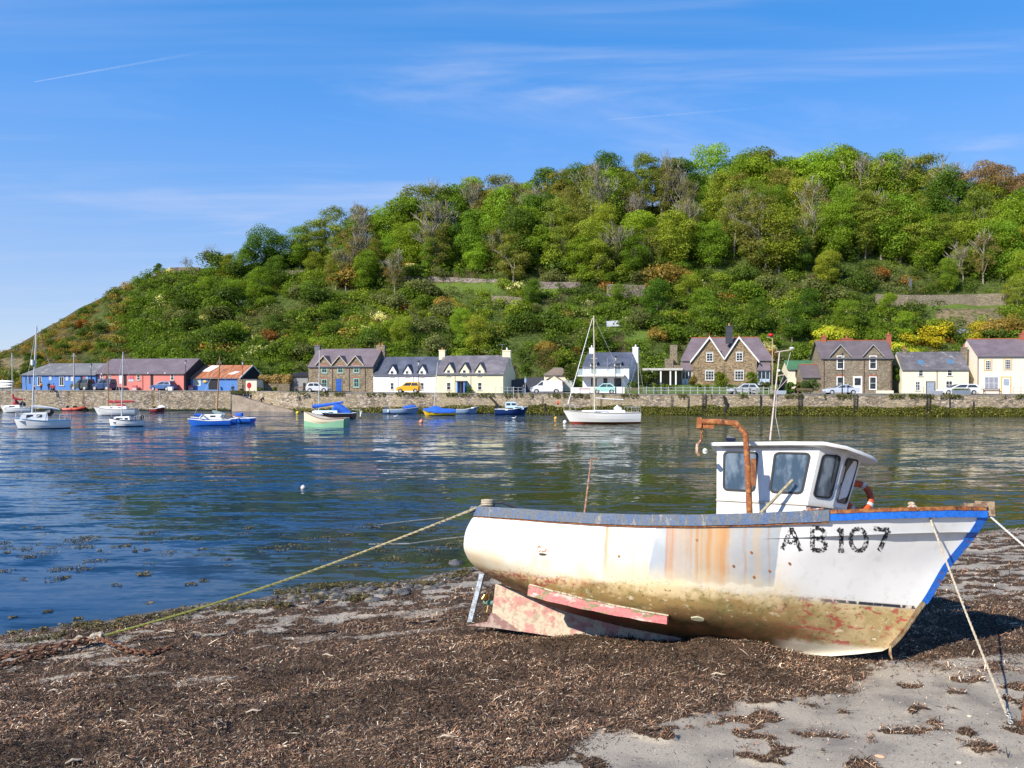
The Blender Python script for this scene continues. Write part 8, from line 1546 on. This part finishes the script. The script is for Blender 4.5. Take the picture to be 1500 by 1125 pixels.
    shrub(955, 556, 20, 14, (.06, .09, .02), 'dark creeper bush on the left end of the veranda', 12); shrub(381, 571, 12, 5, (.10, .15, .03), 'small green bush at the left foot of the hedge wall', 7, n=600); shrub(402, 571, 9, 5, (.10, .15, .03), 'small green bush in the middle foot of the hedge wall', 7, n=600); shrub(1312, 556, 14, 22, (.06, .12, .02), 'green bush in the gap left of the cottage with rooflights', 14); shrub(1322, 579, 40, 3, (.10, .15, .03), 'strip of low green plants at the foot of the cottage with rooflights', 1.8, n=900)
    shrub(800, 545, 34, 38, (.13, .115, .045), 'big straw and green bush behind the garages', 22); shrub(835, 560, 22, 26, (.07, .10, .02), 'green bush between the garages and the balcony house', 17); shrub(771, 552, 22, 26, (.07, .12, .02), 'green bush right of the cream cottage gable', 18)
    # low car and picnic table seen through the fence
    q = on_quay(967, 4.5); r = thing('picnic_table', 'dark blue grey picnic table behind the fence', 'table', q); mt = pm('slate_blue_wood', (.09, .12, .16), .7); m = MB(); m.box(-.95, .95, -.4, .4, .70, .76); m.build('tabletop', mt, r)
    for y in (-.75, .62): m = MB(); m.box(-.95, .95, y, y+.14, .42, .47); m.build('seat', mt, r)
    for x in (-.7, .62): m = MB(); m.prism([(-.75, 0), (-.65, 0), (-.2, .69), (-.3, .69)], 'x', x, x+.08); m.prism([(.75, 0), (.65, 0), (.2, .69), (.3, .69)], 'x', x, x+.08); m.box(x+.081, x+.14, -.74, .74, .34, .41); m.build('leg', mt, r)
street()

def aerial():
    q = W(735.5, 520, 121.5); m = MB(); zt = W(735.5, 504, 121.5).z; m.tube([(q.x, q.y, q.z-.3), (q.x, q.y, zt)], .025, 5); m.tube([(q.x-.5, q.y, zt-.1), (q.x+.5, q.y, zt-.02)], .02, 4)
    for k in range(5): m.tube([(q.x-.45+k*.2, q.y-.22, zt-.08+k*.015), (q.x-.45+k*.2, q.y+.22, zt-.08+k*.015)], .012, 4)
    tag(m.build('television_aerial', GREYM), 'television aerial beside the right chimney of the cream cottage', 'aerial')
aerial()
def contrails():
    t = NT('contrail_ice'); t.n.remove(t.b); e = t.n.new('ShaderNodeBsdfDiffuse'); e.inputs[0].default_value = (.9, .93, 1, 1); tl = t.n.new('ShaderNodeBsdfTranslucent'); tl.inputs[0].default_value = (.9, .93, 1, 1); ms = t.n.new('ShaderNodeMixShader'); t.L.new(e.outputs[0], ms.inputs[1]); t.L.new(tl.outputs[0], ms.inputs[2])
    tr = t.n.new('ShaderNodeBsdfTransparent'); m2 = t.n.new('ShaderNodeMixShader'); c = t.sep(t.attr('Col')); f = t.M('MULTIPLY', c[0], t.r(t.noise(.006, det=3), .3, .6, .6, 1)); t.L.new(f, m2.inputs[0]); t.L.new(tr.outputs[0], m2.inputs[1]); t.L.new(ms.outputs[0], m2.inputs[2]); t.L.new(m2.outputs[0], t.out.inputs[0])
    for a, b, w0, w1, al, lb in (((50, 120), (320, 72), 5, 24, .24, 'thin white contrail high in the sky at the upper left'), ((890, 175.5), (1150, 155), 5, 26, .17, 'faint short contrail in the sky above the wooded hill')):
        A, B = W(*a, 12000), W(*b, 14000); V, F, C = [], [], []; N = 24; K = 8
        for i in range(N+1):
            f = i/N; p = A.lerp(B, f); r = lerp(w0, w1, f)
            for k in range(K): V.append((p.x, p.y+r*cos(k*2*pi/K), p.z+r*sin(k*2*pi/K))); al2 = al*(1-f)**1.3; C.append((al2, 0, 0))
        for i in range(N):
            for k in range(K): F.append((i*K+k, i*K+(k+1) % K, (i+1)*K+(k+1) % K, (i+1)*K+k))
        o = link('contrail', npmesh('contrail', V, F, t.m, np.array(C), True)); tag(o, lb, 'contrail')
contrails()
# ------------------------------------------------------------------ one label for each plant on the hill
def number_plants():
    by = {}
    for o, words, px, py, p, grp, own in PLACED:
        o['group'] = grp
        if own: o['label'] = words; continue
        by.setdefault((words, place_words(px, py-2, p)), []).append((px, o))
    ords = 'first second third fourth fifth sixth seventh eighth ninth tenth eleventh twelfth thirteenth fourteenth fifteenth'.split()
    for (w, place), L in by.items():
        L.sort(key=lambda q: q[0])
        for i, (px, o) in enumerate(L):
            o['label'] = '%s %s' % (w, place) if len(L) == 1 else '%s %s, %s from left' % (w, place, ords[min(i, 14)])
number_plants()
